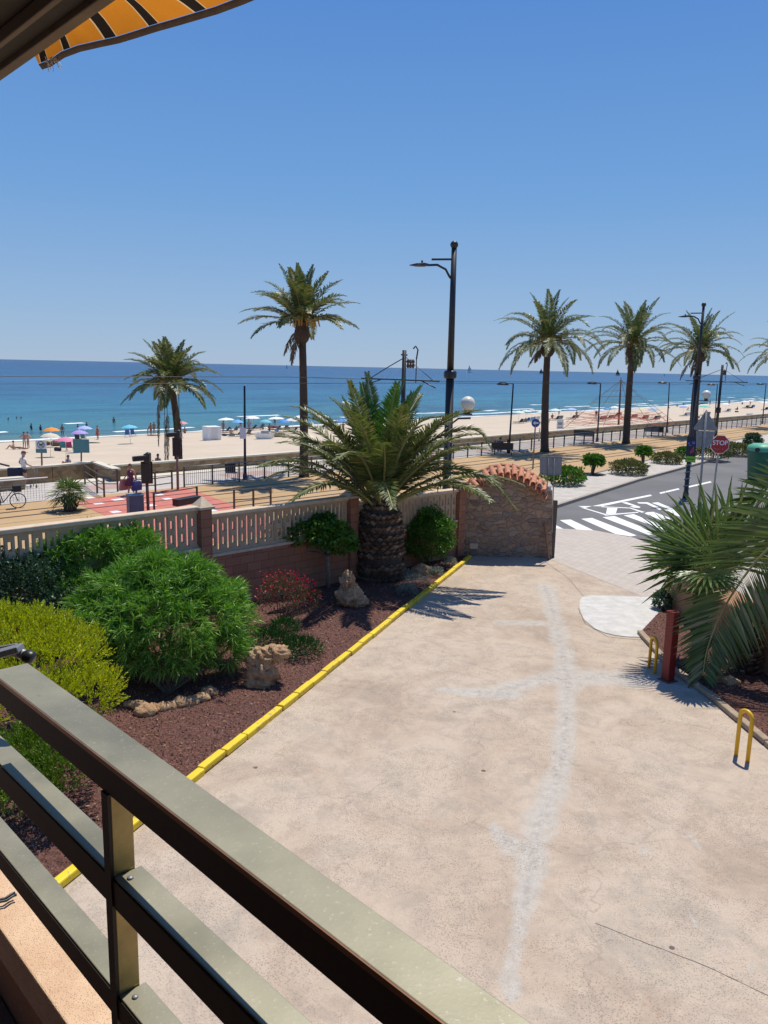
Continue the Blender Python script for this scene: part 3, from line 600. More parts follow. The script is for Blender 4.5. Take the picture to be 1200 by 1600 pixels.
# ---- red post and yellow hoops
def bollardbase(name,label,cat,loc): return thing(name,label,cat,loc)
p=at(1043,1063,0); zt=atY(1050,957,p.y).z
t_=thing('red_post','square dark red metal post at the edge of the driveway by the right hand bed','post',p)
b=MB(); b.box((p.x,p.y,zt/2),(.17,.17,zt),rz=.5); o=gpart(b,'post',MT['red'],bevel=.008,parent=t_)
b=MB(); b.box((p.x,p.y,zt+.012),(.185,.185,.02),rz=.5); b.tube([(p.x-.05,p.y-.04,zt+.02),(p.x-.05,p.y-.04,zt+.04)],.012,6); b.tube([(p.x+.05,p.y+.02,zt+.02),(p.x+.05,p.y+.02,zt+.04)],.012,6); gpart(b,'cap',MT['red'],parent=t_)
b=MB(); b.box((p.x,p.y,.01),(.26,.26,.02),rz=.5); gpart(b,'base_plate',MT['brownmetal'],parent=t_)
def hoop(label,a,c,ytop):
    a=at(*a,0);c=at(*c,0); m=(a+c)/2; d=(c-a); w=d.length/2; d.normalize(); zt=atY((m.x and 0)+ytop[0],ytop[1],m.y).z
    pts=[a,a+Z*(zt-w)]+[m-d*w*math.cos(math.pi*k/10)+Z*(zt-w+w*math.sin(math.pi*k/10)) for k in range(1,10)]+[c+Z*(zt-w),c]
    b=MB(); b.tube(pts,.03,10); o=b.build('parking_hoop',MT['yellow']); tag(o,label,'hoop barrier','yellow hoop barriers'); return o
hoop('nearer yellow tubular hoop barrier standing alone at the kerb, right edge',(1150,1180),(1168,1190),(1166,1111))
hoop('farther yellow tubular hoop barrier just left of the red post',(1014,1043),(1023,1052),(1022,996))
# ================================================================ BALCONY (near)
def m_alu():
    m,t,b=nm('bronze_aluminium',.42); g=geo(t); b.inputs['Metallic'].default_value=.55
    n=noise(t,7,6,.7,g,dist=1); n2=noise(t,160,3,.6,g); n3=noise(t,26,6,.75,g)
    n=noise(t,5,4,.5,g); c=ramp(t,n,[(.3,(.25,.235,.165)),(.55,(.33,.31,.225)),(.75,(.40,.375,.285))]); c=mixc(t,ramp(t,n2,[(.60,(0,0,0)),(.72,(.5,.5,.5))]),c,(.5,.47,.38)); c=mixc(t,ramp(t,n3,[(.62,(0,0,0)),(.70,(.45,.45,.45))]),c,(.20,.19,.14)); c=mixc(t,ramp(t,noise(t,13,8,.8,g),[(.66,(0,0,0)),(.69,(.6,.6,.6))]),c,(.55,.52,.45))
    t.links.new(c,b.inputs['Base Color']); t.links.new(mth(t,'MULTIPLY_ADD',n,.3,.35),b.inputs['Roughness']); bump(t,b,n2,.08,.002); return m
MALU=m_alu(); MGOLD=simple('gold_bronze_aluminium',(.34,.26,.10),.38,.22,14,.05,.55); MDARK=simple('rail_shade_soffit_brown',(.022,.015,.009),.6,.2,8,.05); MCOP=simple('copper_edge',(.26,.13,.07),.4,.2,20,.02,.6)  # MDARK holds the rails' camera-side shade as colour; soffit and track share it
def H(v,h): return CZ-(h+.030*(v-1.2))
def railbox(b,u0,u1,ht,hb,v0,v1,sk=0):
    P_=[UV(u-(sk*(1.735-v) if u==u1 else 0),v,H(v,h)) for v in(v0,v1) for h in(ht,hb) for u in(u0,u1)]
    b.add(P_,[(0,1,3,2),(4,6,7,5),(0,4,5,1),(2,3,7,6),(0,2,6,4),(1,5,7,3)]); return b
rl=thing('balcony_railing','weathered bronze aluminium balcony railing with three wide flat bars close to the viewer','railing',UV(.53,1.2,4.2))
def rp(b,name,mat,bev=.0015): 
    o=b.build(name,mat,None,bev); o.parent=rl; bpy.context.view_layer.update(); o.matrix_parent_inverse=rl.matrix_world.inverted(); return o
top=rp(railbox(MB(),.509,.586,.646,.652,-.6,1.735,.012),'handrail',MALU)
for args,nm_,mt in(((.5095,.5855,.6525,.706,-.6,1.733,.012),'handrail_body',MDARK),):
    o=railbox(MB(),*args).build(nm_,mt,None,.001); attach(o,top)  # handrail sides coloured dark for the shade below the sunlit top
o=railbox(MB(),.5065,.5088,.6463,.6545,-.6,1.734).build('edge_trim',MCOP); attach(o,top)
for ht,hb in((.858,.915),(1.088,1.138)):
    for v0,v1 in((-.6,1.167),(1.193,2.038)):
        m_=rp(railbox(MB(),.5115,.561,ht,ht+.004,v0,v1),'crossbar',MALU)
        o=railbox(MB(),.509,.5605,ht+.0045,hb,v0,v1).build('crossbar_body',MDARK,None,.001); attach(o,m_)  # same metal, coloured dark where the camera side is shaded
        if v0<0:
            b=MB(); q=UV(.53,1.145,H(1.145,ht)+.0015); b.ball(q,(.006,.006,.003),8,5); s=b.build('screw',MT['greymetal']); attach(s,m_)
for vq,ht_ in((1.18,.7065),(-.3,.7065),(2.06,.60)):
    b=MB(); railbox(b,.512,.5505,ht_,1.36,vq-.0115,vq+.0115); ps=rp(b,'post',MGOLD)
    b=MB(); railbox(b,.5065,.5115,ht_,1.36,vq-.012,vq+.012); o=b.build('post_shaded_face',MDARK); attach(o,ps)  # dark strip standing in for shade on the post's inner face
# masonry ledge and parapet under the railing, balcony floor
def m_ledge():
    m,t,b=nm('speckled_ledge_render',.92); g=geo(t); n=noise(t,9,6,.7,g); vo=ND(t,'ShaderNodeTexVoronoi'); vo.inputs['Scale'].default_value=260; t.links.new(g,vo.inputs[0])
    c=ramp(t,n,[(.3,(.54,.35,.22)),(.7,(.68,.49,.33))]); c=mixc(t,mth(t,'LESS_THAN',vo.outputs['Distance'],.24),c,(.25,.12,.07)); t.links.new(c,b.inputs['Base Color']); bump(t,b,vo.outputs['Distance'],.3,.003); return m
t_=thing('balcony_parapet','speckled terracotta masonry ledge of the balcony, bottom left corner','parapet',UV(.6,1,4.1))
b=MB(); railbox(b,.526,.668,1.352,1.45,-1.5,3.4); gpart(b,'ledge',m_ledge(),parent=t_,bevel=.004)
b=MB(); P_=[UV(u,v,z) for v in(-1.5,3.4) for z in(H(1,1.455),.02) for u in(.54,.655)]; b.add(P_,[(0,1,3,2),(4,6,7,5),(0,4,5,1),(2,3,7,6),(0,2,6,4),(1,5,7,3)]); gpart(b,'building_wall',MTER,parent=t_)
b=MB(); P_=[UV(u,v,z) for v in(-1.5,3.4) for z in(CZ-1.62,CZ-1.82) for u in(-1.6,.535)]; b.add(P_,[(0,1,3,2),(4,6,7,5),(0,4,5,1),(2,3,7,6),(0,2,6,4),(1,5,7,3)])
tag(b.build('balcony_floor',simple('balcony_tiles',(.16,.09,.06),.6,.2,6,.1)),kind='structure')
b=MB(); b.box(UV(-1.45,1,CZ-.5),(6,.2,2.6),rz=math.atan2(V.y,V.x)); b.box(UV(-.5,-1.6,CZ-.5),(2.2,.2,2.6),rz=math.atan2(U.y,U.x)); tag(b.build('building_facade',simple('facade_render',(.22,.13,.08),.9,.15,3,.2)),'brown rendered back and side wall enclosing the balcony','building')
# black cord tied on the ledge
b=MB(); zc=H(1.5,1.352)+.004; p=[at(x,y,zc) for x,y in((-25,1412),(-12,1416),(0,1409),(10,1407),(20,1400),(26,1398))]; b.tube(p,.0035,6); b.tube([q+V*.01 for q in p],.0035,6); tag(b.build('cord',MT['black']),'thin black cord lying across the speckled balcony ledge','cord')
# ceiling / sliding shutter frame overhead
t_=thing('balcony_ceiling','dark balcony soffit with two bronze frame bars in the top left corner','ceiling',UV(.3,1.5,CZ+.7))
ZT=CZ+.6
b=MB(); P_=[UV(u,v,z) for v in(-1.5,4.5) for z in(ZT+.03,ZT+.25) for u in(-1.6,.674)]; b.add(P_,[(0,1,3,2),(4,6,7,5),(0,4,5,1),(2,3,7,6),(0,2,6,4),(1,5,7,3)]); gpart(b,'soffit',MDARK,parent=t_)
MOL=simple('olive_bronze_bar',(.17,.12,.075),.5,.2,9,.05,.3)
def bx(b,u0,u1,z0,z1,v0=-1.5,v1=4.5):
    P_=[UV(u,v,z) for v in(v0,v1) for z in(z0,z1) for u in(u0,u1)]; b.add(P_,[(0,1,3,2),(4,6,7,5),(0,4,5,1),(2,3,7,6),(0,2,6,4),(1,5,7,3)]); return b
gpart(bx(MB(),.655,.677,ZT,ZT+.035),'frame_bar',MOL,parent=t_,bevel=.002); gpart(bx(MB(),.607,.618,ZT+.004,ZT+.029),'frame_bar',MOL,parent=t_,bevel=.002)
gpart(bx(MB(),.6185,.6545,ZT+.012,ZT+.029),'track',MDARK,parent=t_)
# awning: striped translucent fabric, scalloped front edge
def m_awn():
    m,t,b=nm('orange_awning_fabric',.85); g=geo(t); n=noise(t,8,5,.7,g)
    at_=ND(t,'ShaderNodeAttribute',attribute_name='stripe'); f=at_.outputs['Fac']
    c=ramp(t,f,[(0,(.60,.22,.02)),(.70,(.60,.22,.02)),(.74,(.70,.50,.25)),(.755,(.70,.50,.25)),(.76,(.02,.015,.012)),(.965,(.02,.015,.012)),(.97,(.70,.50,.25)),(1,(.70,.50,.25))]); r=t.nodes[-1]
    for nn in t.nodes:
        if nn.bl_idname=='ShaderNodeValToRGB' and len(nn.color_ramp.elements)==8: nn.color_ramp.interpolation='CONSTANT'
    c=mixc(t,mth(t,'MULTIPLY',n,.35),c,(.35,.15,.02),'MULTIPLY'); t.links.new(c,b.inputs['Base Color'])
    tl=ND(t,'ShaderNodeBsdfTranslucent'); t.links.new(c,tl.inputs[0]); mx=ND(t,'ShaderNodeMixShader'); mx.inputs[0].default_value=.6; t.links.new(b.outputs[0],mx.inputs[1]); t.links.new(tl.outputs[0],mx.inputs[2]); t.links.new(mx.outputs[0],t.nodes['Material Output'].inputs[0]); return m
aw=thing('awning','orange awning with black stripes hanging above the balcony, top left','awning',UV(.7,1.5,CZ+.65))
fe=[(60,100),(75,95),(95,81),(120,71),(150,64),(180,58),(210,49),(240,39),(270,30),(300,21),(335,11),(375,-4),(430,-28),(520,-70),(640,-130)]
vs_=[];st_=[];rows=9
P_=[at(x,y,CZ+.60) for x,y in fe]; cum=0
V2=[]; cols=len(P_)
for i_,p in enumerate(P_):
    v=p.dot(V); u=p.dot(U); a_=UV(.672,v+.05,CZ+.645)
    for k in range(rows):
        s=k/(rows-1); q=a_.lerp(p,s); q.z+= .02*math.sin(s*3.1)*(1+.5*math.sin(i_*1.3)); vs_.append(q)
fs_=[(i_*rows+k,i_*rows+k+1,(i_+1)*rows+k+1,(i_+1)*rows+k) for i_ in range(cols-1) for k in range(rows-1)]
# subdivide finely along v so that the stripes have clean edges
fine=[]; per=.165
for i_ in range(cols-1):
    for j_ in range(12):
        f_=j_/12; fine.append([vs_[i_*rows+k].lerp(vs_[(i_+1)*rows+k],f_) for k in range(rows)])
fine.append([vs_[(cols-1)*rows+k] for k in range(rows)])
vv_=[q for r_ in fine for q in r_]; ff_=[(i_*rows+k,i_*rows+k+1,(i_+1)*rows+k+1,(i_+1)*rows+k) for i_ in range(len(fine)-1) for k in range(rows-1)]
o=npmesh('fabric',[tuple(q) for q in vv_],ff_,m_awn(),smooth=True); sa=o.data.attributes.new('stripe','FLOAT','POINT')
sv=[]
for i_,r_ in enumerate(fine):
    for k,q in enumerate(r_): sv.append(q)
def stripe(q):
    u=q.dot(U); v=q.dot(V); w=v+.55*(u-.672)-1.0; return w
vals=[stripe(q) for q in sv]; bpy.context.view_layer.update()
# store continuous coordinate; the shader wraps it
sa.data.foreach_set('value',np.array(vals,dtype=np.float32))
t=o.data.materials[0].node_tree; an=[n for n in t.nodes if n.bl_idname=='ShaderNodeAttribute'][0]; rm=[n for n in t.nodes if n.bl_idname=='ShaderNodeValToRGB'][0]
fr_=ND(t,'ShaderNodeMath',operation='FRACT'); dv=ND(t,'ShaderNodeMath',operation='DIVIDE'); dv.inputs[1].default_value=.098; t.links.new(an.outputs['Fac'],dv.inputs[0]); t.links.new(dv.outputs[0],fr_.inputs[0]); t.links.new(fr_.outputs[0],rm.inputs[0])
o.parent=aw; bpy.context.view_layer.update(); o.matrix_parent_inverse=aw.matrix_world.inverted()
b=MB(); hp=[r_[-1] for r_ in fine]; 
for a_,c_ in zip(hp,hp[1:]): b.add([a_-Z*.001,c_-Z*.001,c_+U*.007-Z*.010,a_+U*.007-Z*.010,a_+U*.012+Z*.004,c_+U*.012+Z*.004],[(0,1,2,3),(3,2,5,4)],True)
gpart(b,'hem',simple('grey_hem',(.16,.12,.09),.9,.2,30,.1),parent=aw)
b=MB()
for k in range(16):
    p=at(70+k*1.2,93-k*.4,CZ+.60); q=[p]; d=Vector((random.uniform(-.2,.9),random.uniform(-.3,.3),random.uniform(-.9,-.1)))
    for j_ in range(4): q.append(q[-1]+d*.006+Vector((random.uniform(-1,1),0,random.uniform(-1,1)))*.003)
    b.tube(q,.0007,4)
gpart(b,'frayed_threads',MT['white'],parent=aw)
# end clamp of the drying line
t_=thing('clothes_line_clamp','grey metal clamp arm with a round black knob at the far end of the railing','clamp',UV(.55,1.72,H(1.7,.64)))
MGM=MT['greymetal']; Yk=atU(40,1025,.62).y
def K(x,y,dy=0): return atY(x,y,Yk+dy)
b=MB(); q0_=UV(.545,2.06,H(2.06,.615)); b.bar(q0_,K(-22,1027),.035,.016); b.bar(K(-22,1027),K(33,1012),.035,.016); b.bar(K(-22,1018,.03),K(28,1009,.03),.01,.014); b.bar(q0_-Z*.02,q0_+Z*.02,.05,.05,up=U); gpart(b,'arm',MGM,parent=t_,bevel=.003)
b=MB(); b.tube([K(26,1018,.02),K(40,1024)],[.014,.012],12); gpart(b,'collar',MT['greymetal'],parent=t_)
b=MB(); b.tube([K(37,1023),K(39,1024),K(48,1027.5),K(52,1029),K(54,1030)],[.011,.0155,.0165,.0145,.009],16); gpart(b,'knob',MT['black'],parent=t_)
# ================================================================ VEGETATION
def unit(v): return v/np.maximum(np.linalg.norm(v,axis=-1,keepdims=True),1e-9)
def leafmesh(name,P,D,L,Wd,mat,parent=None,bend=.25,N=None):
    """P base points, D directions, L lengths, Wd widths: each leaf two quads long, folded and tapered"""
    n=len(P); D=unit(D); r=rng.normal(size=(n,3)) if N is None else N; S_=unit(np.cross(D,r)); N_=np.cross(S_,D)
    L=np.broadcast_to(L,(n,))[:,None]; Wd=np.broadcast_to(Wd,(n,))[:,None]
    dn=np.array([0,0,-1.])*bend
    v0=P; m=P+D*L*.5+dn*L*.15; t=P+D*L+dn*L*.6
    vs=np.stack([v0,m+S_*Wd*.5,t,m-S_*Wd*.5],1)
    f=np.array([(0,1,2,3)])[None]+4*np.arange(n)[:,None,None]
    return npmesh(name,vs.reshape(-1,3),f.reshape(-1,4),mat,parent)
def sphere_pts(n):
    d=unit(rng.normal(size=(n,3))); return d
def shell(lobes,n,thick=.25,zmin=None):
    """points in the outer shell of a union of lumpy ellipsoids, with outward directions"""
    out=[];od=[]
    vol=np.array([r[0]*r[1]+r[1]*r[2]+r[0]*r[2] for c,r in lobes]); ns=(vol/vol.sum()*n*1.6).astype(int)+1
    for (c,r),k in zip(lobes,ns):
        d=sphere_pts(k); d[:,2]=np.where(d[:,2]<-.55,-d[:,2],d[:,2]); ph=rng.uniform(0,6,3)
        lump=1+.12*np.sin(d[:,0]*7+ph[0])*np.sin(d[:,1]*6+ph[1])+.09*np.sin(d[:,2]*9+ph[2])+.05*np.sin(d[:,0]*15+d[:,1]*13+ph[1])+.10*(rng.uniform(0,1,k)**6)
        q=d*np.array(r)*(lump*(1-thick*rng.uniform(0,1,k)**1.6))[:,None]+np.array(c)
        keep=np.ones(k,bool)
        for (c2,r2) in lobes:
            if c2 is c: continue
            keep&=(((q-np.array(c2))/np.array(r2))**2).sum(1)>.72
        if zmin is not None: keep&=q[:,2]>zmin
        out.append(q[keep]); od.append(unit(d/np.array(r))[keep])
    P=np.concatenate(out);D=np.concatenate(od); i=rng.permutation(len(P))[:n]; return P[i],D[i]
def branches(b,base,lobes,n,r0=.03):
    base=Vector(base)
    for _ in range(n):
        c,r=random.choice(lobes); e=Vector(c)+Vector([random.uniform(-.6,.6)*q for q in r]); m=base.lerp(e,.5)+Vector((random.uniform(-.1,.1),random.uniform(-.1,.1),0)); m.z=max(m.z,.1)
        b.tube([base+Vector((random.uniform(-.08,.08),random.uniform(-.08,.08),0)),m,e],[r0,r0*.7,r0*.3],6)
def bush(name,label,cat,lobes,n,L,Wd,mat,mode='leaf',group=None,core=.6,up=.3,base=None,stem=.025,jit=.8,k=9,part='foliage'):
    c0_=np.mean([c for c,r in lobes],0); bz=min(c[2]-r[2] for c,r in lobes)
    base=base or (c0_[0],c0_[1],max(0.02,bz-.02) if bz>-.3 else 0.02)
    t_=thing(name,label,cat,base,group=group)
    P,D=shell(lobes,n,zmin=base[2]+.02); P2,D2=shell([(c,tuple(q*.72 for q in r)) for c,r in lobes],int(n*core),.35,zmin=base[2]+.02); P=np.concatenate([P,P2]);D=np.concatenate([D,D2])
    if mode=='rosette':
        m=len(P); ax=unit(D+rng.normal(size=(m,3))*.35+np.array([0,0,up])); Q=np.repeat(P,k,0); A_=np.repeat(ax,k,0); r=rng.normal(size=Q.shape); s=unit(np.cross(A_,r)); el=rng.uniform(.15,1.2,len(Q))[:,None]
        d=A_*np.cos(el)+s*np.sin(el); Q=Q-A_*rng.uniform(0,.1,len(Q))[:,None]; o=leafmesh(part,Q,d,L*rng.uniform(.6,1.1,len(Q)),Wd,mat,bend=.35)
    elif mode=='spike':
        m=len(P); ax=unit(D*.8+rng.normal(size=(m,3))*.3+np.array([0,0,up])); Q=np.repeat(P,k,0); A_=np.repeat(ax,k,0); s_=np.tile(np.linspace(0,1,k),m)[:,None]; r=unit(rng.normal(size=Q.shape))
        Q=Q+A_*s_*L*2.2; d=unit(A_*1.2+r*.7); o=leafmesh(part,Q,d,L*(1.1-.6*s_[:,0]),Wd,mat,bend=0)
    else:
        d=unit(D+rng.normal(size=P.shape)*jit+np.array([0,0,up])); o=leafmesh(part,P,d,L*rng.uniform(.6,1.15,len(P)),Wd*rng.uniform(.7,1.2,len(P)),mat,bend=.2)
    attach(o,t_); b=MB(); branches(b,base,lobes,10,stem); attach(b.build('stem',MT['barkmid']),t_); return t_
LM={}
LM['oleander']=leafmat('oleander_leaf',(.05,.17,.02),(.32,.52,.10),tr=.28)
LM['dark']=leafmat('grey_green_leaf',(.03,.07,.035),(.11,.18,.095),tr=.15)
LM['juniper']=leafmat('golden_juniper',(.20,.28,.012),(.68,.66,.03),tr=.3)
LM['junidark']=leafmat('green_juniper',(.012,.05,.010),(.04,.13,.02),tr=.2)
LM['junimid']=leafmat('yellowgreen_juniper',(.05,.11,.012),(.20,.30,.03),tr=.25)
LM['citrus']=leafmat('broad_leaf',(.035,.10,.015),(.15,.30,.045),tr=.3,rough=.3)
LM['topiary']=leafmat('topiary_leaf',(.03,.10,.015),(.12,.26,.035),tr=.28)
LM['redflower']=leafmat('red_flower',(.35,.02,.03),(.55,.06,.08),tr=.3)
LM['bronze']=leafmat('bronze_leaf',(.09,.055,.03),(.16,.12,.06),tr=.2)
LM['silver']=leafmat('silver_leaf',(.17,.20,.16),(.32,.36,.30),tr=.1)
LM['olive']=leafmat('olive_leaf',(.07,.09,.025),(.22,.22,.07),(.30,.16,.08),.15,tr=.2)
def G(x,y): return at(x,y,0)
# oleanders: the front one wide, the rear one against the wall
def lob(px,py,Y,rx,ry,rz): p=atY(px,py,Y); return ((p.x,p.y,p.z),(rx,ry,rz))
bush('oleander_bush','big bright green narrow-leaved bush in the middle of the garden bed','bush',
     [lob(262,965,13.5,1.32,1.1,.80),lob(215,935,14.1,.85,.8,.75),lob(330,965,13.9,.72,.8,.72),lob(250,1012,13.1,.95,.7,.50),lob(150,960,13.9,.5,.6,.55),lob(300,905,13.7,.5,.5,.42),lob(350,1010,13.4,.42,.5,.4),lob(180,1010,13.2,.5,.5,.42),lob(240,890,13.8,.42,.5,.36)],1900,.24,.019,LM['oleander'],'rosette',k=13,base=(*G(262,1085).xy,.03),stem=.03)
bush('oleander_bush','rear bright green narrow-leaved bush against the balustrade, behind the bigger one','bush',
     [lob(140,880,15.6,.85,.7,.85),lob(90,890,15.2,.50,.6,.68),lob(205,878,15.9,.65,.6,.80),lob(110,930,14.9,.35,.5,.4)],1350,.23,.019,LM['oleander'],'rosette',k=9,base=(*G(170,985).xy,.03),stem=.03)
bush('shrub','dark grey-green small-leaved bush at the left edge beneath the balustrade','bush',
     [lob(45,928,14.6,.80,.8,.72),lob(-20,925,14.4,.8,.8,.80),lob(75,955,14.4,.40,.5,.45)],12000,.08,.038,LM['dark'],base=(*G(45,1010).xy,.03))
bush('juniper','spreading yellow-green feathery juniper behind the top railing, left edge','bush',
     [lob(70,1030,11.2,.85,.9,.46),lob(0,1010,11.3,.7,.9,.52),lob(135,1085,10.7,.46,.6,.30),lob(30,1085,10.4,.9,.7,.36),lob(60,990,11.6,.5,.5,.3),lob(20,985,11.7,.4,.4,.28),lob(110,1040,11.2,.35,.4,.32)],2300,.065,.018,LM['juniper'],'spike',k=9,base=(*G(60,1150).xy,.03),up=.7)
bush('juniper','smaller green juniper seen between the railing bars beside the post','bush',
     [lob(110,1190,9.0,.40,.5,.24),lob(50,1180,9.3,.5,.6,.28),lob(-10,1230,8.7,.5,.5,.26),lob(40,1225,8.6,.4,.4,.22),lob(120,1150,9.6,.3,.4,.2)],1900,.055,.017,LM['junimid'],'spike',k=9,base=(*G(90,1240).xy,.03),up=.6)
bush('low_juniper','dark green ground-hugging juniper behind the big weathered rock','bush',
     [lob(470,1012,14.6,.42,.4,.16),lob(425,1000,14.9,.45,.4,.18),lob(445,980,15.3,.3,.3,.14)],900,.04,.016,LM['junidark'],'spike',k=8,base=(*G(455,1030).xy,.03),up=.35)
# red flowering shrub
t_=bush('flowering_shrub','thin bronze shrub covered in small red flowers below the block wall','bush',[lob(440,935,16.4,.55,.5,.48),lob(475,940,16.6,.35,.4,.35)],2600,.09,.012,LM['bronze'],jit=1.0,up=.9,base=(*G(440,972).xy,.03),stem=.012)
P,D=shell([lob(440,925,16.4,.60,.5,.50),lob(475,930,16.6,.38,.4,.38)],330,.5,zmin=.5); attach(tag(leafmesh('flowers',P,D+rng.normal(size=P.shape),.05,.045,LM['redflower']),kind='stuff'),t_)
# small standard tree
base=G(513,921); base.z=.03
t_=thing('small_tree','small spreading broad-leaved tree on a thin pale trunk left of the thick palm','tree',base)
b=MB(); tp=atY(511,868,base.y); b.tube([base,base.lerp(tp,.5)+Vector((.02,0,0)),tp],[.055,.05,.045],8)
for k_ in range(9):
    e=tp+Vector((random.uniform(-.95,.6),random.uniform(-.4,.4),random.uniform(.1,.5))); b.tube([tp,tp.lerp(e,.5)+Z*.05,e],[.03,.02,.008],5)
attach(b.build('trunk',simple('pale_bark',(.24,.20,.15),.9,.25,12,.4)),t_)
lb=[lob(462,832,base.y,.66,.6,.34),lob(515,838,base.y-.3,.55,.6,.36),lob(535,850,base.y,.38,.5,.26),lob(448,828,base.y+.1,.35,.5,.2),lob(500,820,base.y+.3,.45,.5,.28)]
P,D=shell(lb,4200,.45); attach(leafmesh('crown',P,D+rng.normal(size=P.shape)*.9+np.array([0,0,.2]),.13*rng.uniform(.6,1.1,len(P)),.075,LM['citrus']),t_)
bush('topiary_shrub','round clipped green shrub to the right of the thick palm','bush',[lob(672,835,22.0,.70,.65,.72),lob(665,850,21.8,.66,.6,.62)],8500,.075,.035,LM['topiary'],base=(*G(668,885).xy,.03),up=.5)
# silver ground cover plants
for i_,(x,y,w,l) in enumerate(((630,905,.30,'silver-grey cushion plant at the foot of the thick palm'),(652,915,.34,'silver-grey cushion plant nearest the yellow kerb'),(636,930,.26,'silver-grey cushion plant lowest in the bed, before the thick palm'),(680,902,.24,'silver-grey cushion plant right of the reddish rock'),(712,868,.28,'silver-grey cushion plant in the corner by the stone gate wall'),(702,886,.2,'small silver-grey cushion plant between topiary and kerb'))):
    p=G(x,y); bush('cushion_plant',l,'plant',[((p.x,p.y,.1),(w,w,.17))],420,.085,.014,LM['silver'],group='silver cushion plants',up=.8,base=(p.x,p.y,.03),stem=.004)
P=np.stack([rng.uniform(-6,3,1500),rng.uniform(8,23,1500)],1); P=P[inpoly(P,[tuple(p.xy) for p in bedpoly])][:650]; P=np.concatenate([P,np.full((len(P),1),.06)],1)
D=rng.normal(size=P.shape)*np.array([1,1,.12]); tag(leafmesh('leaf_litter',P,D,.07*rng.uniform(.5,1.3,len(P)),.02,leafmat('dry_leaf',(.22,.14,.07),(.45,.33,.19),tr=.1),bend=0,N=np.tile([0,0,1.],(len(P),1))+rng.normal(size=P.shape)*.3),'dry fallen leaves scattered over the red gravel of the garden bed','fallen leaves',kind='stuff')
# ---- rocks
def m_rock():
    m,t,b=nm('weathered_limestone',.92); g=geo(t); n=noise(t,6,8,.7,g,dist=1); n2=noise(t,25,6,.75,g)
    c=ramp(t,n,[(.3,(.36,.18,.08)),(.5,(.58,.36,.19)),(.7,(.68,.50,.32))]); c=mixc(t,ramp(t,n2,[(.5,(0,0,0)),(.75,(.6,.6,.6))]),c,(.20,.10,.05)); t.links.new(c,b.inputs['Base Color'])
    bump(t,b,mth(t,'ADD',n,n2),.9,.05); return m
MROCK=m_rock()
from mathutils import noise as mnoise
def rockmesh(blobs,seed,amp=.3,res=4):
    import bmesh
    bm=bmesh.new()
    for (c,r) in blobs:
        ret=bmesh.ops.create_icosphere(bm,subdivisions=res,radius=1)
        for v in ret['verts']:
            d=v.co.copy(); f=1+amp*mnoise.fractal(d*1.6+Vector((seed,seed*2,c[0])),1,2,4)+amp*.5*mnoise.fractal(d*5+Vector((seed,0,0)),1,2,3)-.2*max(0,mnoise.noise(d*3.3+Vector((seed*3,0,0))))
            v.co=Vector(c)+Vector((d.x*r[0],d.y*r[1],d.z*r[2]))*f
    me=bpy.data.meshes.new('rock'); bm.to_mesh(me); bm.free()
    for p in me.polygons: p.use_smooth=True
    me.materials.append(MROCK); return me
def rock(label,loc,blobs,seed,amp=.3,group=None,res=4,name='rock'):
    o=bpy.data.objects.new(name,rockmesh(blobs,seed,amp,res)); COL.objects.link(o); o.location=(loc[0],loc[1],0); return tag(o,label,'rock',group)
p=G(410,1070); rock('large knobbly weathered limestone rock with an overhanging nose, beside the yellow kerb',p,[((0,0,.24),(.27,.24,.28)),((-.02,.02,.5),(.25,.2,.19)),((.25,.02,.60),(.24,.17,.13)),((-.05,-.08,.08),(.24,.2,.13))],3.1,.42)
p=G(545,948); rock('upright pointed limestone rock below the small tree',p,[((0,0,.25),(.30,.26,.28)),((-.05,.02,.6),(.17,.16,.24)),((.22,-.03,.15),(.22,.2,.15)),((-.08,.0,.30),(.2,.2,.22))],8.3,.42)
p=G(658,898); rock('low rounded reddish rock in front of the clipped topiary',p,[((0,0,.12),(.26,.2,.17))],5.5,.3)
p=G(551,893); rock('small pale rock just left of the thick palm trunk',p,[((0,0,.09),(.14,.12,.11))],6.5,.3)
for i_,(x,y,s) in enumerate(((217,1108,.16),(228,1118,.19),(240,1113,.15),(253,1111,.14),(266,1108,.13),(284,1104,.17),(300,1101,.14),(314,1096,.15),(327,1087,.16),(205,1105,.12))):
    p=G(x,y); rock(('first','second','third','fourth','fifth','sixth','seventh','eighth','ninth','detached leftmost')[i_]+' small beige stone from the left in the row edging the big bush',p,[((0,0,s*.4),(s*1.0,s*.8,s*.62))],i_*1.7,.28,'stones edging the big green bush',3,'stone')
for i_,(x,y,s,l) in enumerate(((1118,1066,.14,'flat brown stone left of its pair under the drooping frond'),(1140,1070,.16,'flat brown stone right of its pair under the drooping frond'))):
    p=G(x,y); rock(l,p,[((0,0,s*.4),(s*1.1,s*.8,s*.6))],i_*2.7,.3,'stones under the drooping frond',3,'stone')
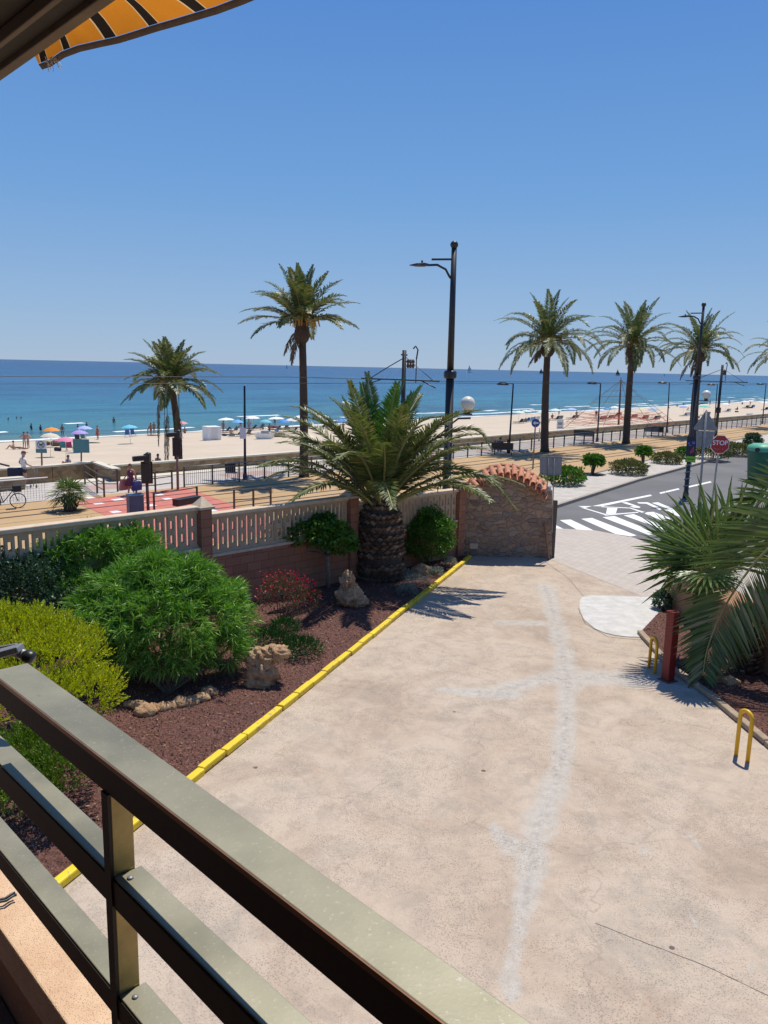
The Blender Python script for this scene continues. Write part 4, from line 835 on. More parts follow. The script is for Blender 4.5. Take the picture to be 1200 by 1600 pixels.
# ---- palms
def frondgeo(pts,L,n,width,rise=.35,droop=.5,prof=None,fwd=.9,start=.12,jit=.12,face=None):
    """leaflets along a rachis polyline: returns arrays P,D,L,N"""
    pts=np.array([tuple(p) for p in pts]); seg=np.linalg.norm(np.diff(pts,axis=0),axis=1); cum=np.concatenate([[0],np.cumsum(seg)]); T=np.linspace(start,1,n); d=T*cum[-1]
    P=np.stack([np.interp(d,cum,pts[:,k]) for k in range(3)],1); P2=np.stack([np.interp(np.minimum(d+.02*cum[-1],cum[-1]),cum,pts[:,k]) for k in range(3)],1); P0=np.stack([np.interp(np.maximum(d-.03*cum[-1],0),cum,pts[:,k]) for k in range(3)],1)
    tg=unit(P2-P0+1e-9); side=unit(np.cross(tg,np.array([0,0,1.] if face is None else face))+1e-6); upv=np.cross(side,tg)
    ll=L*(np.sin(np.clip(T*1.05,0,1)*math.pi*.82+.35))**.8 if prof is None else L*prof(T)
    ll=np.maximum(ll,L*.12)
    out=[]
    for s in(-1,1):
        rr=rng.normal(size=P.shape)*jit; rv=np.where(np.arange(n)%2==0,rise,rise*.35)[:,None]
        D=unit(side*s+tg*(fwd*(.6+T[:,None]*.9))+upv*rv+rr-np.array([0,0,1.])*droop*.35); out.append((P,D,ll*rng.uniform(.85,1.1,n),upv))
    return [np.concatenate([o[k] for o in out]) for k in range(4)]
def leaflets(name,Gm,w,mat,bend,parent):
    P,D,L,N=[np.concatenate([g[k] for g in Gm]) for k in range(4)]
    return leafmesh(name,P,D,L,w,mat,parent,bend,N)
def rachis_curve(c,az,el,L,droop,n=12,tw=0):
    p=Vector(c); out=[p.copy()]; e=el; a=az
    for i_ in range(n):
        st=L/n; p=p+Vector((math.cos(a)*math.cos(e),math.sin(a)*math.cos(e),math.sin(e)))*st; e-=droop/n*(.45+1.1*i_/n)*(math.cos(e)*.8+.35); a+=tw/n; out.append(p.copy())
    return out
PF_=leafmat('palm_leaf',(.055,.085,.025),(.19,.23,.08),(.38,.25,.09),.12,tr=.22,rough=.4,spec=.5)
PFB=leafmat('big_palm_leaf',(.06,.09,.02),(.20,.235,.07),(.40,.28,.13),.14,tr=.22,rough=.38,spec=.5)
PFN=leafmat('near_palm_leaf',(.055,.095,.02),(.17,.24,.065),(.42,.36,.22),.16,tr=.25,rough=.35,spec=.6)
PFY=leafmat('young_palm_leaf',(.045,.12,.02),(.13,.25,.04),tr=.22)
PFD=leafmat('dead_palm_leaf',(.10,.075,.045),(.26,.19,.11),tr=.15,rough=.8)
MRA=simple('palm_stem',(.27,.26,.09),.55,.25,6,.1)
def crown(t_,c,nf,L,leafL,nl,w,mat,elr=(5,85),droop=1.3,rad=.05,skirt=0,seed=0,young=None,spread=.12,deadn=0,rr=.022,extra=()):
    st=random.getstate(); random.seed(seed); Gm=[];Gy=[];Gd=[];rb=MB(); rd=MB()
    for i_ in range(nf):
        f=(i_+.5)/nf; el=R(elr[1]+(elr[0]-elr[1])*f**.85+random.uniform(-5,5)); az=i_*2.39996+random.uniform(-.25,.25); l=L*random.uniform(.85,1.05)*(.82+.18*math.sin(min(1,f*2)*1.57))
        b0=Vector(c)+Vector((math.cos(az),math.sin(az),0))*spread*(.4+f)+Z*(.25-.45*f)*spread*3
        pts=rachis_curve(b0,az,el,l,droop*random.uniform(.8,1.25)*(1.0 if f>.2 else .55),12,random.uniform(-.35,.35))
        g=frondgeo(pts,leafL*random.uniform(.85,1.1),nl,w,rise=.55 if f<.6 else .35,droop=.05+.35*f,fwd=.75)
        (Gy if (young and f<.13) else Gm).append(g); rb.tube(pts,[rr*(1-.75*k/12)+.003 for k in range(13)],5,False)
    for pts in extra: Gm.append(frondgeo(pts,leafL*1.1,nl+20,w,rise=.45,droop=.25,fwd=.75)); rb.tube(pts,[rr*(1-.75*k/(len(pts)-1))+.003 for k in range(len(pts))],5,False)
    for i_ in range(deadn):
        az=random.uniform(0,6.28); pts=rachis_curve(Vector(c)-Z*.15,az,R(random.uniform(-60,-20)),L*random.uniform(.45,.75),1.0,8); Gd.append(frondgeo(pts,leafL*.8,int(nl*.6),w,rise=0,droop=1.6,jit=.3)); rd.tube(pts,[rr*.7]*9,4,False)
    random.setstate(st)
    attach(leaflets('crown',Gm,w,mat,.25,None),t_)
    if Gy: attach(leaflets('young_fronds',Gy,w,young,.1,None),t_)
    if Gd: attach(leaflets('dead_fronds',Gd,w,PFD,.5,None),t_); attach(rd.build('dead_stems',PFD),t_)
    attach(rb.build('frond_stems',MRA),t_)
# the big pineapple-trunked palm
pb=G(592,903); pb.z=0
tz=atY(594,788,pb.y)
bp=thing('canary_palm','thick pineapple-trunked date palm with a wide green crown in the garden bed','palm tree',pb)
prof=[(.66,0),(.68,.3),(.66,.8),(.62,1.3),(.54,1.75),(.42,tz.z-.05),(.30,tz.z+.15)]
b=MB(); b.lathe([(r-.05,z) for r,z in prof],pb,20); tr_=attach(b.build('trunk',MT['bark']),bp)
vs_=[];fs_=[]; k=0; rows=27; N=20
pz=[z for r,z in prof]; pr=[r for r,z in prof]
for i_ in range(rows):
    z=.02+(tz.z+.12)*i_/(rows-1); 
    for j_ in range(N):
        a=2*math.pi*(j_+.5*(i_%2))/N+.03*random.uniform(-1,1); r=float(np.interp(z,pz,pr)); hw=math.pi*r/N*random.uniform(.8,1.1); hh=(tz.z/rows)*random.uniform(.9,1.25); z+=random.uniform(-.02,.02)
        er=Vector((math.cos(a),math.sin(a),0)); et=Vector((-er.y,er.x,0)); c=pb+er*(r-.045)+Z*z; out=.075*random.uniform(.7,1.3)
        q=[c-et*hw,c-Z*hh*.9,c+et*hw,c+Z*hh*.9, c-et*hw*.62+er*out+Z*hh*.45, c+er*(out*.8)-Z*hh*.05, c+et*hw*.62+er*out+Z*hh*.45, c+er*out*1.05+Z*hh*.85]
        n0=len(vs_); vs_+= [tuple(x) for x in q]; fs_+=[(n0,n0+1,n0+5,n0+4),(n0+1,n0+2,n0+6,n0+5),(n0+2,n0+3,n0+7,n0+6),(n0+3,n0,n0+4,n0+7),(n0+4,n0+5,n0+6,n0+7)]
def m_scale():
    m,t,b=nm('leaf_base_scales',.9); gi=ND(t,'ShaderNodeNewGeometry'); c=ramp(t,gi.outputs['Random Per Island'],[(0,(.09,.05,.03)),(.5,(.20,.12,.07)),(.85,(.31,.21,.135)),(1,(.45,.35,.25))]); n=noise(t,25,5,.7,gi.outputs['Position']); t.links.new(mixc(t,mth(t,'MULTIPLY',n,.6),c,(.05,.032,.022)),b.inputs['Base Color']); bump(t,b,n,.6,.02); return m
attach(npmesh('leaf_scar',vs_,fs_,m_scale()),bp)
def smooth(p,n=16):
    out=[];p=[p[0]]+p+[p[-1]]; m_=n//(len(p)-3)+1
    for i_ in range(1,len(p)-2):
        for k in range(m_):
            s=k/m_; a,b_,c_,d=p[i_-1:i_+3]; out.append(.5*((2*b_)+(c_-a)*s+(2*a-5*b_+4*c_-d)*s*s+(-a+3*b_-3*c_+d)*s**3))
    return out+[p[-1]]
def BF(*q): return smooth([atY(x,y,Y) for x,y,Y in q],14)
bfr=[BF((603,778,20.5),(650,742,20.2),(715,732,20.0),(770,755,19.9),(806,796,19.8)),BF((602,772,20.4),(645,710,20.1),(700,676,19.9),(745,672,19.8),(768,702,19.7)),BF((588,778,20.3),(545,728,20.0),(490,692,19.8),(432,680,19.7)),BF((590,772,20.4),(560,712,20.2),(520,662,20.0),(478,634,19.9)),BF((600,774,20.2),(628,700,19.6),(655,660,19.3),(690,650,19.2))]
crown(bp,tz+Z*.2,44,3.45,.50,110,.044,PFB,(30,88),1.05,seed=11,young=PFY,spread=.30,deadn=0,rr=.04,extra=bfr)
# street palms
def street_palm(label,xb,yb,xn,yn,L,seed,group='tall date palms along the seafront',nf=34,u=None,droop=1.35,elr=(0,85),rad=.24,dead=2,z0=PZ,base=None,skirt=None,leafL=.5):
    p=base or at(xb,yb,z0); top=atY(xn,yn,p.y); t_=thing('date_palm',label,'palm tree',p,group=group); h=(top-p).length
    b=MB(); n=26; pts=[];rs=[]
    lean=Vector((random.uniform(-.12,.12),random.uniform(-.2,.2),0))
    for i_ in range(n+1):
        s=i_/n; q=p.lerp(top,s)+lean*math.sin(s*math.pi); pts.append(q); r=rad*(1.12-.30*s)*(1.0+.035*(i_%2)); 
        rs.append(r*(1.25 if i_==0 else 1))
    b.tube(pts,rs,10); attach(b.build('trunk',MT['bark']),t_)
    if skirt is None:
        b=MB(); b.tube([top-Z*.95,top-Z*.75,top-Z*.45,top-Z*.15,top+Z*.15,top+Z*.5],[rad*.8,rad*1.5,rad*2.0,rad*1.8,rad*1.5,rad*.7],12); 
        for k_ in range(60):
            a=random.uniform(0,6.28); zz=random.uniform(-.8,.4); e=Vector((math.cos(a),math.sin(a),0)); q=top+Z*zz+e*rad*1.25; b.bar(q,q+e*.14+Z*.22,.08,.04)
        attach(b.build('crown_base',MT['bark']),t_)
    crown(t_,top+Z*.3,int(nf*.95),L*1.03,leafL*1.3,64,.095,PF_,elr,droop,seed=seed,spread=.16,deadn=dead,rr=.03)
    Gs=MB()
    for k_ in range(26):
        a=random.uniform(0,6.28); e=Vector((math.cos(a),math.sin(a),0)); q=top+Z*.5; l_=random.uniform(.7,1.3); Gs.tube([q,q+e*.4*l_+Z*.35,q+e*.9*l_+Z*.1,q+e*1.05*l_-Z*.45],[.03,.025,.05,.02],4)
    attach(Gs.build('fruit_stalk',cmat('ochre_stalk',(.42,.24,.05))),t_); return t_
street_palm('tall palm on the promenade in front of the sea, left of the big street lamp',475,745,472,512,3.55,21,nf=36,elr=(12,88),droop=1.0)
street_palm('tall full palm just right of the round blue arrow sign',851,706,856,540,4.7,32,nf=42,elr=(-4,86),droop=1.5,rad=.30)
street_palm('tall palm beside the rope climbing frame, middle one of the right hand three',978,693,988,545,4.9,43,nf=40,elr=(-2,86),droop=1.35,rad=.31)
street_palm('tall palm crossed by the striped lamp post near the triangular sign',1083,682,1094,552,5.2,54,nf=38,elr=(2,86),droop=1.55,rad=.40)
street_palm('palm cut by the right edge of the picture',1215,668,1222,560,5.6,65,nf=34,rad=.34,droop=1.45)
pq=UV(20.6,46.6); pq=at(278,733,-1.3)
tp_=street_palm('shorter palm in the sand with dry hanging fronds down its trunk, left side',0,0,268,604,3.4,76,nf=44,elr=(-8,84),droop=1.15,base=at(279,728,-1.3),skirt=1,rad=.25,dead=0)
top=atY(268,604,tp_.location.y)
Gd=[];rd=MB()
for (dx,yy,dz) in((-.9,0,-3.9),(-.25,-.2,-5.2),(-.45,-.1,-6.3),(.62,-.2,-5.9),(.45,-.2,-4.6)):
    e=top+Vector((dx,yy-.3,dz)); m1=top+Vector((dx*.9+.0,-.35,-.6)); pts=[top,top+Vector((dx*.55,-.3,.1)),m1,m1.lerp(e,.35),m1.lerp(e,.7),e]; Gd.append(frondgeo(pts,.35,34,.05,rise=0,droop=2.5,jit=.25,start=.4)); rd.tube(pts,[.03,.028,.024,.02,.014,.008],5)
attach(leaflets('hanging_fronds',Gd,.05,PFD,.9,None),tp_); attach(rd.build('hanging_stems',PFD),tp_)
# ---- fan palms
def fan(c,ax,nrm,Lf,n=26,spread=R(200),w=.035,gather=None,drp=.15):
    ax=Vector(ax).normalized(); nrm=Vector(nrm); nrm=(nrm-ax*nrm.dot(ax)).normalized(); sd=nrm.cross(ax); P=[];D=[];L=[];N=[]
    for i_ in range(n):
        a=(i_/(n-1)-.5)*spread; d=ax*math.cos(a)+sd*math.sin(a)+nrm*(.10*(-1)**i_)-Z*drp*random.uniform(0,1); P.append(tuple(c));D.append(tuple(d)); L.append(Lf*random.uniform(.88,1.05)*(1-.18*abs(a)/(spread/2))); N.append(tuple(nrm))
    return [np.array(P),np.array(D),np.array(L),np.array(N)]
def fanmesh(name,Gm,w,mat):
    P,D,L,N=[np.concatenate([g[k] for g in Gm]) for k in range(4)]; n=len(P); D=unit(D); S_=unit(np.cross(D,N)); Lc=L[:,None]; dn=np.array([0,0,-1.])
    ws=np.array([.004,w,w*.75,.002]); ts=[0,.45,.8,1.0]; vs=[]
    for wi,ti in zip(ws,ts):
        q=P+D*Lc*ti+dn*Lc*(.14*max(0,ti-.4)**2*2); nn=np.cross(S_,D)
        vs+= [q-S_*wi/2*1.0+nn*wi*.25,q,q+S_*wi/2+nn*wi*.25]
    vs=np.stack(vs,1); f=[]
    for k in range(3): f+=[(3*k,3*k+1,3*k+4,3*k+3),(3*k+1,3*k+2,3*k+5,3*k+4)]
    f=np.array(f)[None]+12*np.arange(n)[:,None,None]; return npmesh(name,vs.reshape(-1,3),f.reshape(-1,4),mat)
FANM=leafmat('fan_palm_leaf',(.07,.12,.03),(.21,.29,.09),(.38,.30,.15),.08,tr=.22,rough=.4,spec=.5)
def fan_palm(label,base,h,nf,Lp,Lf,w,elr=(-10,85),lean=(0,0),rt=.14,seed=1,extra=(),n=26,trunkmat=None,azr=None,cat='palm tree',group=None):
    st=random.getstate(); random.seed(seed); base=Vector(base); t_=thing('fan_palm',label,cat,base,group=group); c=base+Vector((lean[0],lean[1],h)); b=MB()
    b.tube([base.lerp(c,k/8) for k in range(9)],[rt*(1.15 if k%2 else 1.0) for k in range(9)],10)
    for k_ in range(50):
        a=random.uniform(0,6.28); s=random.uniform(.1,1); e=Vector((math.cos(a),math.sin(a),0)); q=base.lerp(c,s)+e*rt*.9; b.bar(q,q+e*rt*.6+Z*.14,.05,.025)
    attach(b.build('trunk',MT['bark']),t_); Gm=[];sb=MB()
    for i_ in range(nf):
        f=(i_+.5)/nf; el=R(elr[1]+(elr[0]-elr[1])*f+random.uniform(-6,6)); az=i_*2.39996+random.uniform(-.3,.3)
        pts=rachis_curve(c,az,el,Lp*random.uniform(.8,1.1),.5,6); ax=(pts[-1]-pts[-2]).normalized(); sdv=ax.cross(Z).normalized(); nr=sdv.cross(ax); Gm.append(fan(pts[-1],ax-Z*.15,nr,Lf*random.uniform(.85,1.1),n,R(random.uniform(150,210)),drp=.12)); sb.tube(pts,[.016]*4+[.013,.011,.009],5)
    for tp,axx,nr,lf in extra:
        tp=Vector(tp); m=c.lerp(tp,.5)+Z*.1; sb.tube([c,m,tp],[.016,.013,.01],5); Gm.append(fan(tp,axx,nr,lf,n+6,R(190),drp=.05))
    random.setstate(st); attach(fanmesh('fronds',Gm,w,FANM),t_); attach(sb.build('frond_stems',MRA),t_); return t_
# right hand fan palm: explicit leaves facing the viewer plus a random rosette
FB=Vector((6.35,14.9,0)); FC=Vector((6.2,14.8,1.75))
ex=[(atY(1122,880,14.5),Vector((.05,.0,1.0)),(0,-1,.15),1.95),(Vector((5.95,15.0,2.0)),Vector((-.75,.12,.72)),(.35,-.6,.75),1.35),(atY(1095,885,15.1),Vector((-.42,-.05,1.0)),(.1,-1,.2),1.55),(atY(1150,855,15.4),Vector((.35,0,1)),(0,-1,.2),1.6),(atY(1095,850,15.6),Vector((-.2,.3,1)),(0,-1,.1),1.15),
    (Vector((5.95,14.0,2.0)),Vector((-.35,-1,-.05)),(0,.1,1),.78)]
fan_palm('dark green fan palm with upright spiky leaves above the low terracotta wall on the right',FB,FC.z,8,.45,.65,.062,(25,75),lean=(FC.x-FB.x,FC.y-FB.y),rt=.13,seed=5,extra=ex,n=34)
# small fan palm by the tracks at the left
pp=at(112,812,PZ); 
b0=atY(110,808,36.0); b0.z=PZ; b0=Vector((atY(110,808,34.5).x,34.5,PZ)); ht=atY(110,775,34.5).z-PZ
fan_palm('small bushy fan palm standing alone beside the tram tracks, left side',b0,ht,26,.45,.62,.05,(-15,88),rt=.26,seed=8,n=16)
# near right date palm, crown just outside the frame, long fronds arching in
t_=thing('near_date_palm','large date palm at the right edge whose long fronds droop over the small bed','palm tree',(9.3,13.4,0))
cc=Vector((9.25,13.4,3.1)); b=MB(); b.tube([(9.3,13.4,0),(9.3,13.4,1.5),cc],[.42,.45,.38],14)
for k_ in range(140):
    a=random.uniform(0,6.28); zz=random.uniform(0,3); e=Vector((math.cos(a),math.sin(a),0)); q=Vector((9.3,13.4,zz))+e*.4; b.bar(q,q+e*.08+Z*.12,.13,.06)
attach(b.build('trunk',MT['bark']),t_)
def cv(*s): return [atY(x,y,Y) for x,y,Y in s]
def smooth(p,n=16):
    out=[];p=[p[0]]+p+[p[-1]]
    for i_ in range(1,len(p)-2):
        for k in range(n//(len(p)-3)+1):
            s=k/(n//(len(p)-3)+1); a,b_,c_,d=p[i_-1:i_+3]; out.append(.5*((2*b_)+(c_-a)*s+(2*a-5*b_+4*c_-d)*s*s+(-a+3*b_-3*c_+d)*s**3))
    return out+[p[-1]]
frs=[(smooth([cc]+cv((1290,800,13.5),(1200,858,13.7),(1140,935,13.8),(1108,1005,13.7),(1098,1056,13.55)),24),1.35,150),
     (smooth([cc]+cv((1290,750,14.0),(1215,765,14.3),(1168,805,14.5),(1130,850,14.6)),18),.8,90),
     (smooth([cc]+cv((1300,770,14.0),(1250,790,14.0),(1205,850,14.2)),14),.8,70)]
Gm=[];rb=MB()
for pts,l,n in frs:
    Gm.append(frondgeo(pts,l,n,.04,rise=.22,droop=.45,fwd=.5,jit=.06,start=.15,face=[.1,-1,.45])); rb.tube(pts,[.028*(1-.8*k/(len(pts)-1))+.004 for k in range(len(pts))],6)
for k_ in range(26):
    az=k_*2.4; 
    if 1.6<(az%6.283)<5.2: continue
    pts=rachis_curve(cc,az,R(random.uniform(0,80)),3.2,1.3,10); Gm.append(frondgeo(pts,.6,40,.04)); rb.tube(pts,.02,4)
attach(leaflets('fronds',Gm,.062,PFN,.15,None),t_); attach(rb.build('frond_stems',MRA),t_)
# stub of a small palm trunk in the bed
p=G(1163,1050); t_=thing('palm_stump','short shaggy brown palm trunk stub in the shade below the drooping frond','palm stump',p)
b=MB(); b.tube([p,p+Z*.4,p+Z*.95],[.2,.22,.16],10); attach(b.build('trunk',MT['bark']),t_); b=MB()
for k_ in range(90):
    a=random.uniform(0,6.28); zz=random.uniform(0,.95); e=Vector((math.cos(a),math.sin(a),0)); q=p+Z*zz+e*.18; b.bar(q,q+e*.12+Z*.10,.08,.03)
attach(b.build('leaf_bases',m_scale()),t_)
# plants on the planter wall
bush('wall_hedge','scrubby olive green plant growing over the top of the low terracotta wall','plant',[((7.15,18.5,1.05),(.32,.35,.22)),((7.35,17.9,1.05),(.35,.6,.25)),((7.4,17.0,1.05),(.3,.6,.22))],2600,.09,.03,LM['olive'],base=(7.3,17.9,.95),stem=.008)
bush('small_plant','small dark leafy plant at the near foot of the low terracotta wall','plant',[((6.75,18.3,.2),(.2,.25,.22))],500,.09,.04,LM['dark'],base=(6.75,18.3,.03),stem=.008)
# ================================================================ STREET AND BEACH OBJECTS
def T(name,label,cat,loc,group=None,rz=0): return thing(name,label,cat,loc,rz,group)
def top_z(px,py,p): return atY(px,py,p.y)
# ---- sea wall (stone with pale cap), opening and return towards the promenade on the left
def m_seawall():
    m,t,b=nm('sandstone_masonry',.92); g=geo(t); vo=ND(t,'ShaderNodeTexVoronoi'); mp=ND(t,'ShaderNodeMapping'); mp.inputs['Scale'].default_value=(1,1,1.8); t.links.new(g,mp.inputs[0]); t.links.new(mp.outputs[0],vo.inputs[0]); vo.inputs['Scale'].default_value=2.6
    sp=ND(t,'ShaderNodeSeparateColor'); t.links.new(vo.outputs['Color'],sp.inputs[0]); c=ramp(t,sp.outputs[0],[(0,(.17,.115,.06)),(.4,(.30,.205,.11)),(.8,(.36,.26,.15)),(1,(.22,.13,.07))]); n=noise(t,6,6,.7,g); t.links.new(mixc(t,mth(t,'MULTIPLY',n,.5),c,(.25,.18,.10)),b.inputs['Base Color']); bump(t,b,vo.outputs['Distance'],.6,.04); return m
MSW=m_seawall()
def seawall(label,pts,h=.62,w=.4,cat='sea wall'):
    t_=T('sea_wall',label,cat,pts[0]); 
    b=MB(); c=MB()
    for a_,d_ in zip(pts,pts[1:]):
        a_=Vector(a_);d_=Vector(d_); e=(d_-a_).normalized(); s=Vector((-e.y,e.x,0))*w/2
        b.prism([a_-s-Z*.5,a_+s-Z*.5,a_+s+Z*h,a_-s+Z*h],d_-a_); s2=s*1.15; c.prism([a_-s2+Z*(h+.003),a_+s2+Z*(h+.003),a_+s2+Z*(h+.10),a_-s2+Z*(h+.10)],d_-a_)
    attach(b.build('masonry',MSW),t_); attach(c.build('cap',MT['stonewhite']),t_); return t_
sw=[]
q0=at(187,750,PZ); u0=q0.dot(U); qa=[]
for u in(u0,30,40,50,60,75,90,110,140,180,240,320): qa.append(UV(u,43.55+Wc(u),PZ))
seawall('long low sandstone sea wall with a pale cap between promenade and beach',qa)
ql=[at(-60,761,PZ),at(0,752,PZ),at(80,746,PZ),at(148,739,PZ),at(183,752,PZ)]
seawall('left part of the sandstone sea wall bending towards the tramway at the beach ramp',ql)
seawall('short low sandstone bench wall beside the man in the white shirt, left edge',[at(-60,772,PZ),at(37,764,PZ)],.55,.5)
# ---- promenade fence
MFR=MT['barkmid']; MBR=MT['brownmetal']
t_=T('fence','long dark bar fence with a pale handrail between tramway and promenade','fence',UV(21,37.75,PZ))
pb_=MB(); rb_=MB(); nb=MB(); us=[]
u=at(291,762,PZ).dot(U)
fu=u
def fp(u,z): return UV(u,37.75+Wc(u),PZ+z)
npost=0; fus=[]
while u<128 and npost<62:
    b=MB(); b.box(fp(u,.55),(.07,.07,1.1),rz=math.pi/2-CA); attach(b.build('post',MT['lampgrey'] if u>40 else MT['brownmetal']),t_)
    nx=u+1.75
    fus.append(u)
    for k in range(1,14): nb.tube([fp(u+1.75*k/14,.12),fp(u+1.75*k/14,.95)],.011,4,cap=False)
    u=nx; npost+=1
fus.append(u)
for nm_,z_,r_ in(('handrail',1.1,.033),('lower_rail',.12,.02),('upper_rail',.95,.015)):
    b=MB(); b.tube([fp(q,z_) for q in fus],r_,6); attach(b.build(nm_,MT['greymetal']),t_)
attach(nb.build('bars',MT['greymetal']),t_)
# left fence with wire mesh
t_=T('fence','short mesh fence with brown posts beside the tramway, left edge','fence',at(0,790,PZ))
u1=at(84,784,PZ).dot(U); b=MB(); b2=MB()
for k in range(4):
    u=u1-k*2.6-2.3; b3=MB(); b3.box(UV(u,37.9,PZ+.55),(.09,.09,1.1),rz=.8); b3.box(UV(u,37.9,PZ+.01),(.25,.25,.02),rz=.8); attach(b3.build('post',MBR),t_)
b.tube([UV(u1-12,37.9,PZ+1.1),UV(u1,37.9,PZ+1.1)],.03,6); attach(b.build('handrail',MT['white']),t_)
for k in range(90): b2.tube([UV(u1-12+k*.133,37.9,PZ+.06),UV(u1-12+k*.133,37.9,PZ+.95)],.007,3,cap=False)
for k in range(9): b2.tube([UV(u1-12,37.9,PZ+.06+k*.11),UV(u1,37.9,PZ+.06+k*.11)],.006,3,cap=False)
attach(b2.build('mesh',MT['greymetal']),t_)
# ---- barriers
def barrier(label,pts,h,rails=(.35,.68,1.0),group='dark tubular barriers by the crossing',mat=None,z=PZ,extra=None):
    P_=[at(x,y,z) for x,y in pts]; t_=T('barrier',label,'barrier',P_[0],group); mat=mat or MT['brownmetal']
    for p in P_: b=MB(); b.box(p+Z*h/2,(.07,.07,h),rz=.8); attach(b.build('post',mat),t_)
    b=MB()
    for r in rails:
        for a_,c_ in zip(P_,P_[1:]): b.tube([a_+Z*h*r,c_+Z*h*r],.026,5)
    attach(b.build('rail',mat),t_); return t_
barrier('three-rail dark barrier behind the woman, right of the traffic light',[(213,771),(243,769),(269,765)],1.05)
barrier('three-rail dark barrier left of the woman, near the small fan palm',[(133,757),(152,771),(163,777)],1.05)
barrier('three-rail dark barrier in front of the end of the bent sea wall',[(152,768),(184,768)],1.15)
barrier('low dark barrier between the blue-grey cabinet and the first wall pillar',[(241,798),(308,786)],.8,(.95,),mat=MT['black'])
barrier('dark two-rail barrier just right of the first pyramid capped pillar',[(366,797),(396,795),(423,791)],.95,(.5,.98))
b=MB(); p=at(274,797,PZ); e=at(309,790,PZ); d=(e-p); b.bar(p+Z*.3,e+Z*.3,.35,.25); b.bar(p+Z*.46,e+Z*.46,.42,.06); tag(b.build('track_box',MT['lampgrey'],None,.01),'long dark grey equipment box lying beside the tracks, left of the first pillar','box')
# ---- blue-grey cabinet
p=at(212,806,PZ); zt=atY(212,773,p.y).z; t_=T('cabinet','blue-grey tram equipment cabinet beside the nearer traffic light','cabinet',p); w=24/1230*p.y
b=MB(); b.box((p.x,p.y,(PZ+zt)/2),(w*.95,w*.8,zt-PZ),rz=.55); attach(b.build('body',MT['bluebox'],None,.01),t_)
b=MB(); b.box((p.x,p.y,zt+.02),(w*1.02,w*.87,.05),rz=.55); attach(b.build('lid',cmat('pale_blue',(.16,.27,.35)),None,.01),t_)
b=MB(); b.box(Vector((p.x,p.y,(PZ+zt)/2-.05))+Matrix.Rotation(.55,3,'Z')@Vector((0,-w*.405,0)),(w*.8,.015,(zt-PZ)*.8),rz=.55); attach(b.build('door',MT['bluebox']),t_)
# ---- traffic lights
def traffic(label,base,top_,s=1,side=-1,horn=True):
    p=at(*base,PZ); q=atY(*top_,p.y); t_=T('traffic_light',label,'traffic light',p,'tram crossing traffic lights'); hz=q.z
    b=MB(); b.tube([p,Vector((q.x,q.y,hz-.9))],.07,8); attach(b.build('post',MT['brownmetal'] if side<0 else cmat('rosy_brown',(.22,.13,.10))),t_)
    b=MB(); b.box((q.x,q.y,hz-.75),(.38,.34,.85),rz=.2); b.box((q.x,q.y+.05,hz-.75),(.5,.03,.98),rz=.2); attach(b.build('housing',MT['black'],None,.03),t_)
    b=MB(); b.box((q.x+.06,q.y,hz-.12),(.26,.3,.42)); b.ball((q.x+.1,q.y,hz+.08),(.13,.13,.08)); b.bar((q.x+.1,q.y-.05,hz-.08),(q.x-.48,q.y-.35,hz-.12),.26,.2); attach(b.build('warning_lamp',MT['black'],None,.02),t_)
    b=MB(); b.bar((q.x+.0,q.y-.14,hz+.028),(q.x-.42,q.y-.36,hz+.0),.16,.012); attach(b.build('visor_top',MT['greymetal']),t_)
    return t_
traffic('black traffic light nearer the garden wall, seen from behind',(232,803),(228,712))
traffic('black traffic light farther away, in front of the leaning palm trunk',(278,765),(276,676),side=1)
# ---- beach signs on the promenade
def psign(label,base,top_,w,h,mat,second=None,h2=0,postm=None,extra=None):
    p=at(*base,PZ); q=atY(*top_,p.y); t_=T('beach_sign',label,'sign',p,'signs at the sea wall'); b=MB(); b.tube([p,Vector((q.x,q.y,q.z-.05))],.05,8); attach(b.build('post',postm or MT['wood']),t_)
    b=MB(); b.box((q.x,q.y-.07,q.z-h/2),(w,.04,h)); attach(b.build('panel',mat),t_)
    if second: b=MB(); b.box((q.x,q.y-.07,q.z-h-h2/2-.005),(w*1.02,.04,h2)); attach(b.build('lower_panel',second),t_)
    return t_,q,p
t_,q,p=psign('white no-dogs beach sign with a teal strip, on a brown post, left side',(66,747),(64.5,688),.60,.48,MT['signwhite'],MT['teal'],.22)
b=MB(); c=Vector((q.x,q.y-.095,q.z-.24)); pts=[c+Vector((math.cos(a)*.19,0,math.sin(a)*.19)) for a in[2*math.pi*k/24 for k in range(25)]]; b.tube(pts,.018,5); b.bar(c+Vector((-.13,0,.13)),c+Vector((.13,0,-.13)),.02,.025,up=Vector((0,1,0)))
b.box(c+Vector((0,-.0,0)),(.17,.01,.07)); b.box(c+Vector((.10,0,.05)),(.07,.01,.06)); 
for dx in(-.07,-.03,.04,.07): b.box(c+Vector((dx,0,-.06)),(.018,.01,.08))
attach(b.build('no_dogs_symbol',MT['black']),t_)
t_,q,p=psign('large plain teal information sign on a brown post above the sea wall',(127,740),(127,686),.95,.80,MT['teal'])
b=MB()
for k in range(5): b.box((q.x-.08,q.y-.093,q.z-.15-.12*k),(.6-.08*(k%2),.004,.025))
attach(b.build('text_lines',cmat('pale_teal',(.13,.29,.31))),t_)
